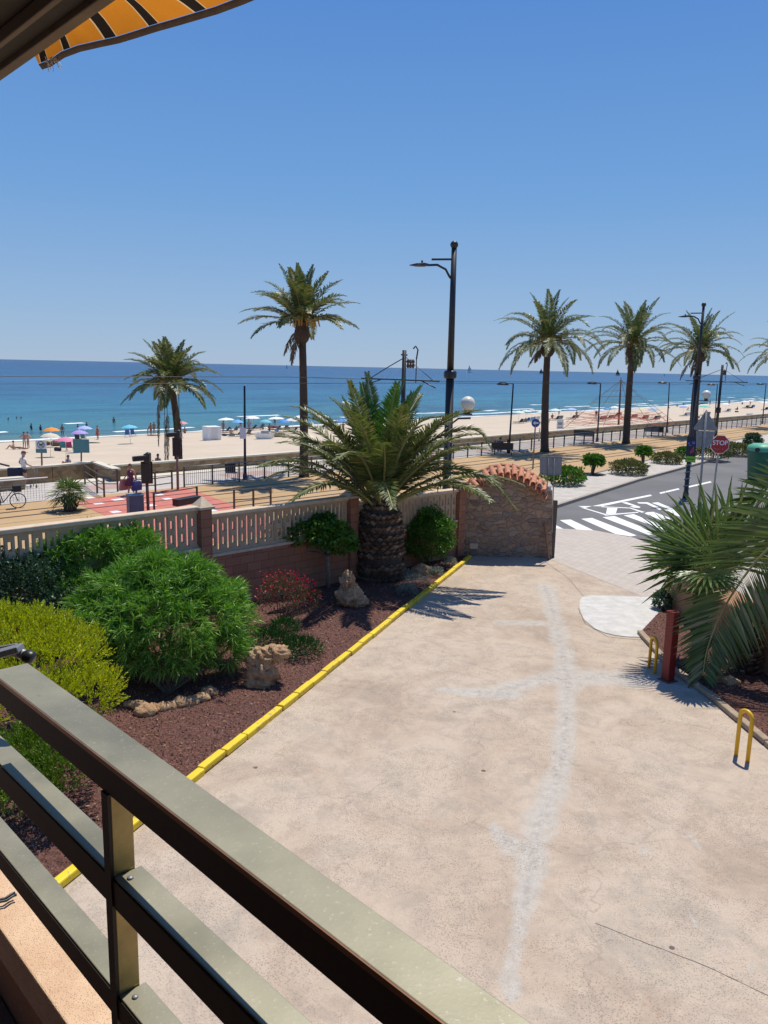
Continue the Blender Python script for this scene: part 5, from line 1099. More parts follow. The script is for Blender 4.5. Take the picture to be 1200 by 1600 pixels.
# ---- lamps
def prom_lamp(label,base,top_,head=True,card=False):
    p=at(*base,PZ); q=atY(*top_,p.y); t_=T('promenade_lamp',label,'street lamp',p,'slim black promenade lamps'); b=MB(); b.tube([p,p.lerp(q,.25),q],[.11,.075,.055],8); b.tube([p,p+Z*.35],[.15,.13],8); attach(b.build('post',MT['black']),t_)
    if head:
        b=MB(); c=q+Vector((-.85,-.1,-.05)); b.tube([q,q+Vector((-.5,-.05,.05)),c+Z*.12],.03,5); attach(b.build('arm',MT['black']),t_)
        b=MB(); b.ring([(.02,.20),(.22,.17),(.42,.08),(.5,-.04),(.44,-.05),(.001,-.03)],c,14); attach(b.build('lamp_head',MT['lampgrey']),t_)
    return t_,p,q
prom_lamp('slim black promenade lamp nearest the stone arch, left of the blue sign',(795,708),(802,600)); prom_lamp('slim black promenade lamp left of the climbing frame mast',(933,690),(938.5,599))
prom_lamp('slim black promenade lamp left of the triangular sign',(1042,676),(1046,598)); prom_lamp('slim black promenade lamp behind the tram line pole',(1116,668),(1121,601)); prom_lamp('slim black promenade lamp at the right edge of the picture',(1191,662),(1197,600))
t_,p,q=prom_lamp('slim black promenade lamp post carrying a small white notice, left of the thin palm',(383,750),(382,603),head=False)
b=MB(); c=atY(379.5,677,p.y-.1); b.box(c,(.36,.03,.62)); attach(b.build('notice',MT['signwhite']),t_)
# tall street lamps with double arm and globe
def big_lamp(label,base,tp,striped=False):
    p=Vector(base); q=Vector(tp); t_=T('street_lamp',label,'street lamp',p,'tall dark street lamps'); h=(q-p).length; kw=.82 if striped else 1
    def s(z): return p.lerp(q,(z-p.z)/(q.z-p.z))
    b=MB(); b.tube([p,s(p.z+.3),s(p.z+.35),s(5.3)],[.2*kw,.18*kw,.145*kw,.125*kw],12); b.tube([s(5.3),s(5.35),s(5.5),s(5.55)],[.16,.2,.2,.15],12); b.tube([s(5.5),s(q.z-.15)],[.105*kw,.08*kw],12); b.ball(q-Z*.1,(.12,.12,.12)); attach(b.build('post',MT['lampgrey']),t_)
    if striped:
        b=MB()
        for k in range(5):
            z0=p.z+.5+k*.42; pts=[s(z0+.3*j/8)+Vector((math.cos(.8*j+k),math.sin(.8*j+k),0))*.15 for j in range(9)]; b.tube(pts,.035,4)
        attach(b.build('stripe',MT['greymetal']),t_)
    zt=q.z; a0=s(zt-.52); b=MB(); A_=Vector((-1,-.15,0)).normalized(); b.bar(a0,a0+A_*.68+Z*-.03,.05,.055); b.tube([a0-Z*.62,a0-Z*.5+A_*.12,a0-Z*.3+A_*.24,a0-Z*.18+A_*.5,a0-Z*.2+A_*.8],.035,8); b.bar(a0+A_*.18-Z*.3,a0+A_*.18,.03,.03); b.bar(a0+A_*.5-Z*.2,a0+A_*.5,.03,.03); attach(b.build('arm',MT['lampgrey']),t_)
    b=MB(); c=a0+A_*1.02-Z*.21; vs=[]; 
    for x_,w_,zt_,zb_ in((-.28,.05,.045,-.0),(-.12,.12,.07,-.03),(.1,.14,.05,-.035),(.33,.04,.0,-.02)):
        for yy,zz in((-w_,zb_),(w_,zb_),(w_*.7,zt_),(-w_*.7,zt_)): vs.append(c+A_*x_+Vector((0,yy,zz)))
    b.add(vs,[(0,3,2,1),(12,13,14,15)]+[(4*i_+k,4*i_+(k+1)%4,4*i_+4+(k+1)%4,4*i_+4+k) for i_ in range(3) for k in range(4)]); b.tube([c-A_*.05+Z*.06,c-A_*.05+Z*.14],.03,8); attach(b.build('lamp_head',MT['lampgrey'],None,.005),t_)
    g0=s(4.22); gx=Vector((1,-.1,0)).normalized(); b=MB(); b.bar(g0,g0+gx*.72,.045,.045); b.tube([g0-Z*.5,g0-Z*.3+gx*.1,g0-Z*.14+gx*.3,g0-Z*.12+gx*.68],.03,6); b.bar(g0+gx*.55-Z*.12,g0+gx*.55+Z*.1,.04,.1); attach(b.build('globe_arm',MT['lampgrey']),t_)
    b=MB(); b.ball(g0+gx*.57+Z*.33,.225,24,16); attach(b.build('globe',MT['globe']),t_); b=MB(); b.tube([g0+gx*.57+Z*.02,g0+gx*.57+Z*.13],[.09,.1],10); attach(b.build('globe_holder',MT['lampgrey']),t_)
    return t_
Y1=24.7; q=atY(710,377,Y1); p=atY(697,790,Y1); s_=(PZ-q.z)/(p.z-q.z); p=q.lerp(p,s_); big_lamp('tall dark street lamp with a side arm and white globe behind the gate wall',p,q)
Y2=42.; q=atY(1100,473,Y2); p=atY(1072,768,Y2); s_=(PZ-q.z)/(p.z-q.z); p=q.lerp(p,s_); lamp2=big_lamp('tall dark street lamp with striped foot and a poster, near the triangular sign',p,q,True)
# poster on the lamp
def sp_(y): return atY(1072+(768-y)/(768-473)*28,y,Y2)
c=sp_(702); t_=T('poster_board','tall dark poster board with neon figures and a lime green strip, on the striped lamp','poster',c); wv=16/1230*Y2; yy=Y2-.3
P4=[atY(x,y,yy) for x,y in((1074,682),(1088.5,683),(1086.5,723),(1071,722))]
b=MB(); b.prism(P4,(0,.04,0)); attach(b.build('board',cmat('poster_navy',(.012,.014,.03),.4)),t_)
def q4(fx0,fy0,fx1,fy1,dy=-.01):
    f=lambda a,c_: (P4[0].lerp(P4[1],a)).lerp(P4[3].lerp(P4[2],a),c_)+Vector((0,dy,0)); return [f(fx0,fy0),f(fx1,fy0),f(fx1,fy1),f(fx0,fy1)]
b=MB(); b.prism(q4(.03,.76,.97,.98),(0,.005,0)); attach(b.build('lime_strip',cmat('lime',(.22,.45,.03))),t_)
b=MB(); b.prism(q4(.12,.855,.86,.885,-.02),(0,.004,0)); attach(b.build('strip_text',MT['lampgrey']),t_)
for nm_,c_,st in(('pink_figure',(.55,.06,.15),((.55,.42,.62,.62),(.68,.38,.76,.6),(.4,.55,.5,.66))),('blue_lettering',(.10,.14,.5),((.12,.22,.3,.3),(.55,.18,.85,.28),(.2,.32,.5,.36)))):
    b=MB()
    for r_ in st: b.prism(q4(*r_),(0,.005,0))
    attach(b.build(nm_,cmat(nm_,c_)),t_)
# ---- signs by the road
def textmesh(body,size,mat,loc,parent,name='lettering',ext=.004):
    cu=bpy.data.curves.new(name,'FONT'); cu.body=body; cu.size=size; cu.align_x='CENTER'; cu.align_y='CENTER'; cu.extrude=ext; cu.offset=size*.018
    tmp=bpy.data.objects.new('tmp',cu); COL.objects.link(tmp); bpy.context.view_layer.update(); me=bpy.data.meshes.new_from_object(tmp.evaluated_get(bpy.context.evaluated_depsgraph_get())); bpy.data.objects.remove(tmp); bpy.data.curves.remove(cu)
    me.materials.clear(); me.materials.append(mat); o=bpy.data.objects.new(name,me); COL.objects.link(o); o.rotation_euler=(math.pi/2,0,0); o.location=loc; return attach(o,parent)
Ys=37.; c=atY(1125,694.5,Ys); rr=14.3/1230*Ys
t_=T('stop_sign','red octagonal STOP sign with graffiti scribbles on a grey pole','road sign',(c.x,Ys,PZ)); oc=lambda r,dy:[c+Vector((math.cos(a)*r/math.cos(math.pi/8),dy,math.sin(a)*r/math.cos(math.pi/8))) for a in[math.pi/8+k*math.pi/4 for k in range(8)]]
b=MB(); b.tube([Vector((c.x-.1,Ys+.06,PZ)),Vector((c.x,Ys+.06,c.z+.3))],.045,8); attach(b.build('post',cmat('beige_post',(.35,.30,.26))),t_)
b=MB(); b.prism(oc(rr,0),(0,.02,0)); attach(b.build('rim',MT['signwhite']),t_); b=MB(); b.prism(oc(rr*.94,-.006),(0,.004,0)); attach(b.build('plate',MT['signred']),t_)
textmesh('STOP',.30,MT['signwhite'],c+Vector((0,-.012,.07)),t_)
b=MB()
for k,(x0,z0,pts) in enumerate(((-.24,-.16,((0,0),(.06,-.08),(.1,.0),(.13,-.09),(.17,-.01))),(-.04,-.15,((0,-.1),(.02,.02),(.07,-.08),(.09,.02))),(.1,-.16,((0,-.08),(.03,.02),(.05,-.08))))):
    b.tube([c+Vector((x0+x,-.014,z0+z)) for x,z in pts],.009 if k else .016,4)
attach(b.build('graffiti',cmat('pale_red',(.6,.25,.22))),t_)
Yt=33.; t_=T('warning_sign','grey back of a triangular sign above a square one, beside the STOP sign','road sign',(atY(1098,760,Yt).x,Yt,PZ))
b=MB(); b.tube([Vector((atY(1092,790,Yt).x,Yt+.0,PZ)),atY(1104,642,Yt)],.05,8); attach(b.build('post',MT['greymetal']),t_)
for nm_,pp_ in(('triangle_panel',((1104,640),(1121.5,671),(1120,673.5),(1085,671.5),(1084,669))),('square_panel',((1088,673),(1119,674),(1115.5,681),(1113,690),(1108,699),(1088,699.5)))):
    b=MB(); P_=[atY(x,y,Yt+.07) for x,y in pp_]; b.prism(P_,(0,.02,0)); attach(b.build(nm_,MT['greymetal'],None,.004),t_)
    b=MB(); cyy=sum(p.z for p in P_)/len(P_); xs_=[p.x for p in P_]; b.bar(Vector((min(xs_)+.15,Yt+.055,cyy)),Vector((max(xs_)-.15,Yt+.055,cyy)),.02,.04); attach(b.build('bracket',MT['greymetal']),t_)
Yb=53.6; p=at(832.5,733,PZ); Yb=p.y; c=atY(837,661,Yb); t_=T('arrow_sign','round blue sign with a white left arrow on a thin pole beside the tramway','road sign',p)
b=MB(); b.tube([p,Vector((c.x,c.y+.05,c.z+.1))],.05,8); attach(b.build('post',cmat('mauve_grey',(.20,.16,.16))),t_)
r=6.6/1230*Yb; b=MB(); b.prism([c+Vector((math.cos(2*math.pi*k/28)*r,0,math.sin(2*math.pi*k/28)*r)) for k in range(28)],(0,.02,0)); attach(b.build('disc',MT['blue']),t_)
b=MB(); b.prism([c+Vector((x*r,-.012,z*r)) for x,z in((-.68,0),(-.1,.46),(-.1,.17),(.66,.17),(.66,-.17),(-.1,-.17),(-.1,-.46))],(0,.008,0)); attach(b.build('arrow',MT['signwhite']),t_)
# ---- bottle bank
Yg=50.; c=atY(1193,740,Yg); t_=T('bottle_bank','dark green recycling container with a pale green domed lid at the right edge','recycling bin',(c.x,Yg,PZ))
b=MB(); zt=atY(1193,704,Yg).z; w=.98; pr=[(w*.80,c.z),(w*.84,c.z+.1),(w,zt)]; 
def sq(pr,c,mat,name,n=24,pw=.55):
    vs=[];fs=[]
    for r,z in pr:
        for k in range(n):
            a=2*math.pi*k/n; ca,sa=math.cos(a),math.sin(a); vs.append((c[0]+r*math.copysign(abs(ca)**pw,ca),c[1]+r*math.copysign(abs(sa)**pw,sa),z))
    for i_ in range(len(pr)-1):
        for k in range(n): fs.append((i_*n+k,i_*n+(k+1)%n,(i_+1)*n+(k+1)%n,(i_+1)*n+k))
    b=MB(); b.add(vs,fs,True); return attach(b.build(name,mat),t_)
sq([(w*.80,PZ),(w*.84,PZ+.12),(w*.97,zt-.05),(w*.97,zt)],c,MT['bindark'],'body'); sq([(w*.99,zt-.03),(w*1.02,zt+.1),(w*.95,zt+.28),(w*.7,zt+.42),(.01,zt+.46)],c,MT['binlight'],'lid')
b=MB(); q=atY(1184,703,Yg-w*.98); b.tube([q,q+Vector((0,.12,0))],.14,14); attach(b.build('bottle_hole',MT['black']),t_)
# ---- tram line poles and wires
def cat_pole(label,p,h,armR,armL,base_ball=False):
    t_=T('tram_line_pole',label,'tram line pole',p,'overhead line poles of the tram'); b=MB(); b.tube([p,p+Z*h],[.15,.11],10); b.tube([p,p+Z*.6],[.24,.22],10); b.tube([p+Z*3.0,p+Z*3.5],[.26,.26],8); attach(b.build('post',MT['lampgrey']),t_)
    b=MB(); X=-V
    b.bar(p+Z*(h-.25)-U*.5+X*.3,p+Z*(h-.25)+U*.5-X*.3,.08,.08); b.tube([p+Z*5.95+V*armL,p+Z*5.95-V*armR],.045,6); b.tube([p+Z*(h-.4),p+Z*(h-.9)+V*1.2,p+Z*5.95+V*armL*.8],.028,5); b.tube([p+Z*(h-.3),p+Z*5.95-V*armR*.85],.018,5); b.tube([p+Z*5.95+V*armL*.5,p+Z*5.6+V*armL*.9],.03,5); b.tube([p+Z*5.95-V*armR*.5,p+Z*5.6-V*armR*.9],.03,5); attach(b.build('arm',MT['lampgrey']),t_)
    b=MB()
    for k in range(3): q=p+Z*(h-.95)+U*(.2+.2*k)-V*.1; b.tube([q+Z*(.12*j) for j in range(5)],[.05,.09,.05,.09,.04],8)
    b.bar(p+Z*(h-.6)-U*.1,p+Z*(h-.6)+U*.8,.06,.06); attach(b.build('insulator',MT['brownmetal']),t_); b=MB(); q=p+Z*(h-.45)+U*.95; b.tube([q,q+Z*.5+U*.1,q+Z*.7-U*.1,q+Z*.55-U*.25],.04,6); b.tube([q,q-Z*1.3],.03,5); attach(b.build('switch_rod',MT['black']),t_); return t_
pl1=atY(628,700,43.2); pl1.z=PZ; h1=atY(627,547,43.2).z-PZ; pl2=at(1117,694,PZ); h2=atY(1127.5,570,pl2.y).z-PZ
cat_pole('tram line pole with cross arms rising behind the big garden palm',pl1,h1,2.6,3.4); cat_pole('tram line pole with cross arms behind the globe lamp, right side',pl2,h2,2.5,3.5)
for label,pts in(('upper black overhead tram wire running over both tracks',((-700,589),(0,588),(450,589),(700,596),(1000,597.5),(1127,598),(1300,601))),('lower black overhead tram wire running over both tracks',((-700,601),(0,599.5),(450,599),(700,598.5),(1000,600),(1127,600.5),(1300,603)))):
    vq=34.; b=MB(); P_=[]
    for x,y in pts:
        r_=ray(x,y); vv_=vq+(0 if x<600 else .05*max(0,(x-600)/9)); t0=vv_/r_.dot(V) if r_.dot(V)>1e-3 else 0
        if 0<t0<400: P_.append(CAM+r_*t0)
    fine=[]
    for a_,c_ in zip(P_,P_[1:]):
        n=8
        for k in range(n): f_=k/n; fine.append(a_.lerp(c_,f_)-Z*.12*math.sin(math.pi*f_)*0)
    fine.append(P_[-1]); b.tube(fine,.015,4); tag(b.build('tram_wire',MT['black']),label,'overhead wire','overhead tram wires')
# ---- median plants
def mplant(name,label,x,y,rx,rz_,mat,n,L,Wd,z=PZ+.15,stem_h=0,flowers=0,group=None,mode='leaf',jit=.8):
    rx*=.82; rz_*=.86; p=at(x,y,z); c=(p.x,p.y,z+stem_h+rz_*.9); t_=bush(name,label,'shrub',[((c[0],c[1],c[2]),(rx,rx,rz_)),((c[0]+rx*.3,c[1],c[2]-rz_*.1),(rx*.7,rx*.7,rz_*.85))],n,L,Wd,mat,base=(p.x,p.y,z),group=group,stem=.04 if stem_h else .012,mode=mode,jit=jit)
    if stem_h: b=MB(); b.tube([p,Vector(c)],[.09,.06],7); attach(b.build('trunk',MT['barkmid']),t_)
    if flowers:
        P,D=shell([(c,(rx*1.02,rx*1.02,rz_*1.02))],flowers,.1,zmin=z); attach(tag(leafmesh('flowers',P,D,.10,.10,LM['redflower']),kind='stuff'),t_)
    return t_
MG='shrubs and small trees on the road median'
mplant('median_shrub','leafy green shrub with red flowers nearest the stone arch',880,757,1.35,.62,LM['citrus'],1400,.22,.10,flowers=60,group=MG)
p=at(900,755,PZ+.15)
mplant('ball_tree','large clipped ball tree on a short trunk with dark planting circle',926,741,.78,.50,LM['topiary'],1500,.18,.09,stem_h=.45,group=MG)
mplant('median_shrub','wide loose grey-green shrub right of the large ball tree',981,741,1.35,.55,LM['olive'],1700,.2,.08,group=MG)
mplant('ball_tree','small clipped ball tree on a thin stem, middle of the median',1004,727,.62,.42,LM['topiary'],900,.2,.1,stem_h=.62,group=MG)
mplant('median_shrub','rounded rusty green shrub left of the poster',1041,724,1.25,.48,LM['olive'],1500,.2,.08,group=MG)
mplant('median_shrub','dark rounded shrub half hidden behind the poster',1068,716,.8,.5,LM['topiary'],800,.22,.1,group=MG)
mplant('median_shrub','tall yellowish loose shrub between the square sign and the STOP sign',1112,717,1.6,.8,LM['olive'],1600,.26,.09,group=MG)
mplant('median_shrub','low spreading golden shrub right of the STOP sign',1146,709,1.8,.5,LM['olive'],1600,.24,.1,group=MG)
mplant('median_shrub','small very dark round shrub above the green container',1175,699,.9,.75,LM['dark'],900,.24,.12,group=MG)
for x,y,r in((926,741,.85),(1004,727,.55)):
    p=at(x,y,PZ+.15); b=MB(); b.poly([(p.x+math.cos(2*math.pi*k/20)*r,p.y+math.sin(2*math.pi*k/20)*r,PZ+.156) for k in range(20)]); tag(b.build('planting_circle',cmat('dark_soil',(.04,.03,.02))),kind='structure')
# ================================================================ PEOPLE
SK=[cmat('skin_tan',(.42,.22,.14)),cmat('skin_light',(.52,.31,.21)),cmat('skin_brown',(.27,.13,.08))]
def skin(name,vd,edges,mat,parent,sub=1):
    """one continuous skinned body; vd: list of (co,radius or (rx,ry)) with vertex 0 as the root"""
    me=bpy.data.meshes.new(name); me.from_pydata([tuple(c) for c,r in vd],edges,[]); o=bpy.data.objects.new(name,me); COL.objects.link(o)
    m=o.modifiers.new('skin','SKIN'); m.use_smooth_shade=True; m.branch_smoothing=.4
    for i_,(c,r) in enumerate(vd):
        sv=me.skin_vertices[0].data[i_]; sv.radius=r if isinstance(r,tuple) else (r,r); sv.use_root=(i_==0)
    s=o.modifiers.new('sub','SUBSURF'); s.levels=sub; s.render_levels=sub
    bpy.context.view_layer.update(); ev=o.evaluated_get(bpy.context.evaluated_depsgraph_get()); m2=bpy.data.meshes.new_from_object(ev); m2.name=name
    bpy.data.objects.remove(o); bpy.data.meshes.remove(me)
    m2.materials.clear(); m2.materials.append(mat)
    for p in m2.polygons: p.use_smooth=True
    o=bpy.data.objects.new(name,m2); COL.objects.link(o); o.parent=parent; return o
# joint positions for each pose, figure 1.70 m tall, facing +y, feet at z = 0
def pose(kind):
    J=dict(pel=(0,0,.93),wa=(0,.01,1.05),ch=(0,.01,1.28),ne=(0,0,1.45),hb=(0,.02,1.53),hm=(0,.03,1.61),ht=(0,.02,1.68),
      sl=(-.18,0,1.40),sr=(.18,0,1.40),el=(-.24,-.02,1.12),er=(.24,-.02,1.12),wl=(-.25,.06,.88),wr=(.25,.06,.88),
      hl=(-.09,0,.90),hr=(.09,0,.90),kl=(-.10,.02,.49),kr=(.10,.02,.49),al=(-.11,-.02,.09),ar=(.11,-.02,.09),tl=(-.12,.15,.035),tr=(.12,.15,.035))
    if kind=='hips': J.update(el=(-.42,-.08,1.17),wl=(-.20,.03,1.02),er=(.42,-.08,1.17),wr=(.20,.03,1.02))
    if kind=='hip1': J.update(el=(-.40,-.10,1.16),wl=(-.19,.03,1.00),er=(.30,.06,1.14),wr=(.33,.30,1.02))
    if kind=='walk': J.update(kl=(-.10,.20,.52),al=(-.10,.30,.10),tl=(-.10,.46,.05),kr=(.10,-.02,.50),ar=(.10,-.30,.16),tr=(.10,-.22,.04),el=(-.24,-.12,1.14),wl=(-.28,-.05,.90),er=(.26,.02,1.13),wr=(.27,.18,.93))
    if kind=='bend': J.update(ch=(0,.25,1.18),ne=(0,.38,1.26),hb=(0,.45,1.28),hm=(0,.52,1.27),ht=(0,.58,1.24),wa=(0,.12,1.05),sl=(-.17,.34,1.22),sr=(.17,.34,1.22),el=(-.2,.42,.95),er=(.2,.42,.95),wl=(-.16,.5,.72),wr=(.16,.5,.72))
    if kind in('sit','lounge'):
        d=.82 if kind=='sit' else .62
        J={k:(x,y,z-d) for k,(x,y,z) in J.items()}
        J.update(kl=(-.13,.38,.42 if kind=='sit' else .36),kr=(.13,.38,.40 if kind=='sit' else .36),al=(-.12,.62,.08 if kind=='sit' else .30),ar=(.12,.62,.08 if kind=='sit' else .30),tl=(-.12,.76,.10 if kind=='sit' else .42),tr=(.12,.76,.10 if kind=='sit' else .42),wl=(-.2,.25,.38),wr=(.2,.25,.38),el=(-.28,.02,.32),er=(.28,.02,.32))
        J['wl']=(-.2,.28,.42);J['wr']=(.2,.28,.42)
    if kind=='chair':
        J={k:(x,y,z-.42) for k,(x,y,z) in J.items()}; J.update(kl=(-.11,.42,.52),kr=(.11,.42,.52),al=(-.11,.44,.09),ar=(.11,.44,.09),tl=(-.11,.6,.04),tr=(.11,.6,.04),wl=(-.15,.3,.6),wr=(.15,.3,.6),el=(-.25,.03,.68),er=(.25,.03,.68))
    if kind=='lie':
        J={k:(x,(z-.9),.16+y*.4) for k,(x,y,z) in J.items()}; J.update(wl=(-.4,.2,.06),wr=(.4,.2,.06),al=(-.13,-.82,.08),ar=(.13,-.82,.08),tl=(-.15,-.9,.16),tr=(.15,-.9,.16))
    return {k:Vector(v) for k,v in J.items()}
def mirror_edges(): pass
def person(label,loc,rz,kind,skinm,clothes,group='people on the beach',h=1.7,hands=False,hair=(.05,.03,.02),hat=None,fem=False,extra=None,j=None,cut=None):
    J=pose(kind)
    if j: J.update({k:Vector(v) for k,v in j.items()})
    t_=thing('person',label,'person',loc,rz,group); s=h/1.7; t_.scale=(s,s,s)
    R_=dict(pel=(.155,.115),wa=(.135 if not fem else .115,.10),ch=(.165 if not fem else .14,.115),ne=.055,hb=.078,hm=(.085,.098),ht=.058,sl=.06,sr=.06,el=.043,er=.043,wl=.029,wr=.029,hl=.095,hr=.095,kl=.058,kr=.058,al=.036,ar=.036,tl=.032,tr=.032)
    ks=list(R_); idx={k:i_ for i_,k in enumerate(ks)}; vd=[(J[k],R_[k]) for k in ks]; E_=[('pel','wa'),('wa','ch'),('ch','ne'),('ne','hb'),('hb','hm'),('hm','ht'),('ch','sl'),('ch','sr'),('sl','el'),('sr','er'),('el','wl'),('er','wr'),('pel','hl'),('pel','hr'),('hl','kl'),('hr','kr'),('kl','al'),('kr','ar'),('al','tl'),('ar','tr')]
    E_=[(idx[a],idx[b_]) for a,b_ in E_]
    for sd in('l','r'):
        w=J['w'+sd]; d=(w-J['e'+sd]).normalized(); pc=w+d*.055; vd.append((pc,(.038,.022))); pi_=len(vd)-1; E_.append((idx['w'+sd],pi_))
        if hands:
            sx=d.cross(Vector((0,0,1))).normalized() if abs(d.z)<.95 else Vector((0,1,0))
            for k,(of,ln) in enumerate(((-.030,.062),(-.010,.075),(.010,.070),(.028,.055))):
                a=pc+d*.035+sx*of; vd+= [(a,.0095),(a+d*ln*.5,.009),(a+d*ln*.75-Z*.02,.0075)]; n=len(vd); E_+=[(pi_,n-3),(n-3,n-2),(n-2,n-1)]
            a=w+d*.03+sx*.04; vd+=[(a,.011),(a+d*.045+sx*.02,.009)]; n=len(vd); E_+=[(pi_,n-2),(n-2,n-1)]
        else: vd.append((w+d*.13,(.03,.014))); E_.append((pi_,len(vd)-1))
    skin('body',vd,E_,skinm,t_,2 if hands else 1)
    def seg(name,keys,edges,grow,mat): 
        k2=list(keys); i2={k:i_ for i_,k in enumerate(k2)}
        vv_=[(J[k] if not isinstance(k,tuple) else J[k[0]].lerp(J[k[1]],k[2]), tuple(q+grow for q in (R_[k] if isinstance(R_[k],tuple) else (R_[k],)*2)) if not isinstance(k,tuple) else (k[3],)*2) for k in k2]
        return skin(name,vv_,[(i2[a],i2[b_]) for a,b_ in edges],mat,t_)
    for cl,mt in clothes:
        if cl in('shorts','swim'):
            f=.55 if cl=='shorts' else .12; r=.105
            a,b_=('hl','kl',f,r),('hr','kr',f,r); w=('pel','wa',.5,.152); seg(cl,['pel',w,'hl','hr',a,b_],[('pel',w),('pel','hl'),('pel','hr'),('hl',a),('hr',b_)],.02,mt)
        if cl=='trousers':
            a,b_=('kl','al',.9,.06),('kr','ar',.9,.06); w=('pel','wa',.5,.152); seg(cl,['pel',w,'hl','hr','kl','kr',a,b_],[('pel',w),('pel','hl'),('pel','hr'),('hl','kl'),('hr','kr'),('kl',a),('kr',b_)],.022,mt)
        if cl=='shirt':
            a,b_=('sl','el',.6,.072),('sr','er',.6,.072); w=('pel','wa',.1,.168); n=('ch','ne',.75,.085); seg(cl,['wa',w,'ch',n,'sl','sr',a,b_],[('wa',w),('wa','ch'),('ch',n),('ch','sl'),('ch','sr'),('sl',a),('sr',b_)],.026,mt)
        if cl=='dress':
            k=(J['kl']+J['kr'])/2; pts=[J['ch']+(J['ne']-J['ch'])*.55,J['ch'],J['wa'],J['pel'],J['pel'].lerp(k,.45),J['pel'].lerp(k,.85)]; b=MB(); vs=[];fs=[];n=14; rs=((.11,.09),(.185,.14),(.16,.13),(.20,.16),(.24,.21),(.27,.25))
            for i_,(c,(rx,ry)) in enumerate(zip(pts,rs)):
                for q in range(n): a=2*math.pi*q/n; rr=1+(.07*math.sin(a*5) if i_>3 else 0); vs.append((c.x+rx*math.cos(a)*rr,c.y+ry*math.sin(a)*rr,c.z))
            for i_ in range(5):
                for q in range(n): fs.append((i_*n+q,i_*n+(q+1)%n,(i_+1)*n+(q+1)%n,(i_+1)*n+q))
            b.add(vs,fs,True); o=b.build('dress',mt); o.parent=t_
        if cl=='top':
            n=('ch','ne',.2,.14); seg('bikini_top',['ch',n],[('ch',n)],.012,mt)
    up=(J['ht']-J['hb']).normalized(); hc=J['hm']
    fdir=Vector((0,1,0)) if kind!='lie' else Vector((0,0,1))
    b=MB(); b.ball(hc+up*.025-fdir*.022,(.094,.098,.10),12,8); 
    if fem: b.ball(hc-up*.06-fdir*.06,(.075,.05,.11),10,6)
    o=b.build('hair',cmat('hair%.2f'%hair[0],hair)); o.parent=t_
    b=MB(); f0=hc+fdir*.082
    for s_ in(-1,1): b.ball(f0+Vector((s_*.033,0,0)),.011,8,6)
    o=b.build('eyes',MT['black']); o.parent=t_
    b=MB(); b.ball(f0+fdir*.014-up*.03,(.014,.018,.02),8,6); 
    for s_ in(-1,1): b.ball(hc+Vector((s_*.088,0,0))-up*.015,(.012,.022,.03),8,6)
    o=b.build('nose_and_ears',skinm); o.parent=t_
    b=MB(); b.box(f0-up*.062-fdir*.008,(.045,.012,.009)); o=b.build('mouth',cmat('lips',(.35,.10,.09))); o.parent=t_
    if hat:
        b=MB(); b.ball(hc+up*.055,(.103,.108,.09),14,8); b.tube([hc+up*.055,hc+up*.068],[.17 if hat[1] else .115]*2,16)
        if not hat[1]: b.box(hc+up*.05+fdir*.13,(.13,.11,.012))
        o=b.build('hat',hat[0]); o.parent=t_
    if extra: extra(t_,J)
    return t_
CW=cmat('white_cloth',(.72,.72,.72)); CN=cmat('navy_cloth',(.018,.022,.05)); CR=cmat('red_cloth',(.42,.07,.06)); CB=cmat('blue_cloth',(.04,.12,.38)); CK=cmat('dark_cloth',(.025,.025,.03)); CO=cmat('coral_cloth',(.42,.13,.09)); CG=cmat('grey_cloth',(.3,.31,.34)); CT=cmat('teal_cloth',(.05,.25,.28)); CY=cmat('cream_cloth',(.6,.52,.38)); CP=cmat('pink_cloth',(.62,.18,.28)); CM=cmat('maroon_cloth',(.16,.03,.045))
# the man on the promenade
p=at(39,761,PZ); hm=(atY(40,706,p.y).z-PZ)
def man_extra(t_,J):
    b=MB()
    for s_ in('l','r'): b.ball(J['a'+s_].lerp(J['t'+s_],.5)-Z*.02,(.06,.15,.05),10,6)
    o=b.build('shoes',CW); o.parent=t_
person('man in white T-shirt, dark shorts and cap, hand on hip, at the left edge',p,-.9,'hip1',SK[1],[('shirt',CW),('shorts',CN)],'people on the promenade',h=max(1.6,hm),hands=True,hair=(.3,.28,.26),hat=(cmat('cap_brown',(.12,.05,.04)),False),extra=man_extra)
t_=T('folding_cart','folding beach cart with navy bag and silver handle by the man in the white shirt','cart',p+Vector((.55,-.2,0))); b=MB(); q=p+Vector((.55,-.2,0)); b.tube([q+Z*.08,q+Vector((.1,0,1.0)),q+Vector((-.12,0,1.04))],.02,6); b.tube([q+Vector((.14,0,.08)),q+Vector((.24,0,1.0))],.012,6); attach(b.build('handle',MT['greymetal']),t_)
b=MB(); b.box(p+Vector((-.5,.1,.75)),(.75,.3,.5),rz=.1); attach(b.build('bag',CN,None,.05),t_)
b=MB()
for s_ in(-.15,.15): b.tube([q+Vector((s_-.02,0,.08)),q+Vector((s_+.02,0,.08))],.08,12)
attach(b.build('wheel',MT['black']),t_)
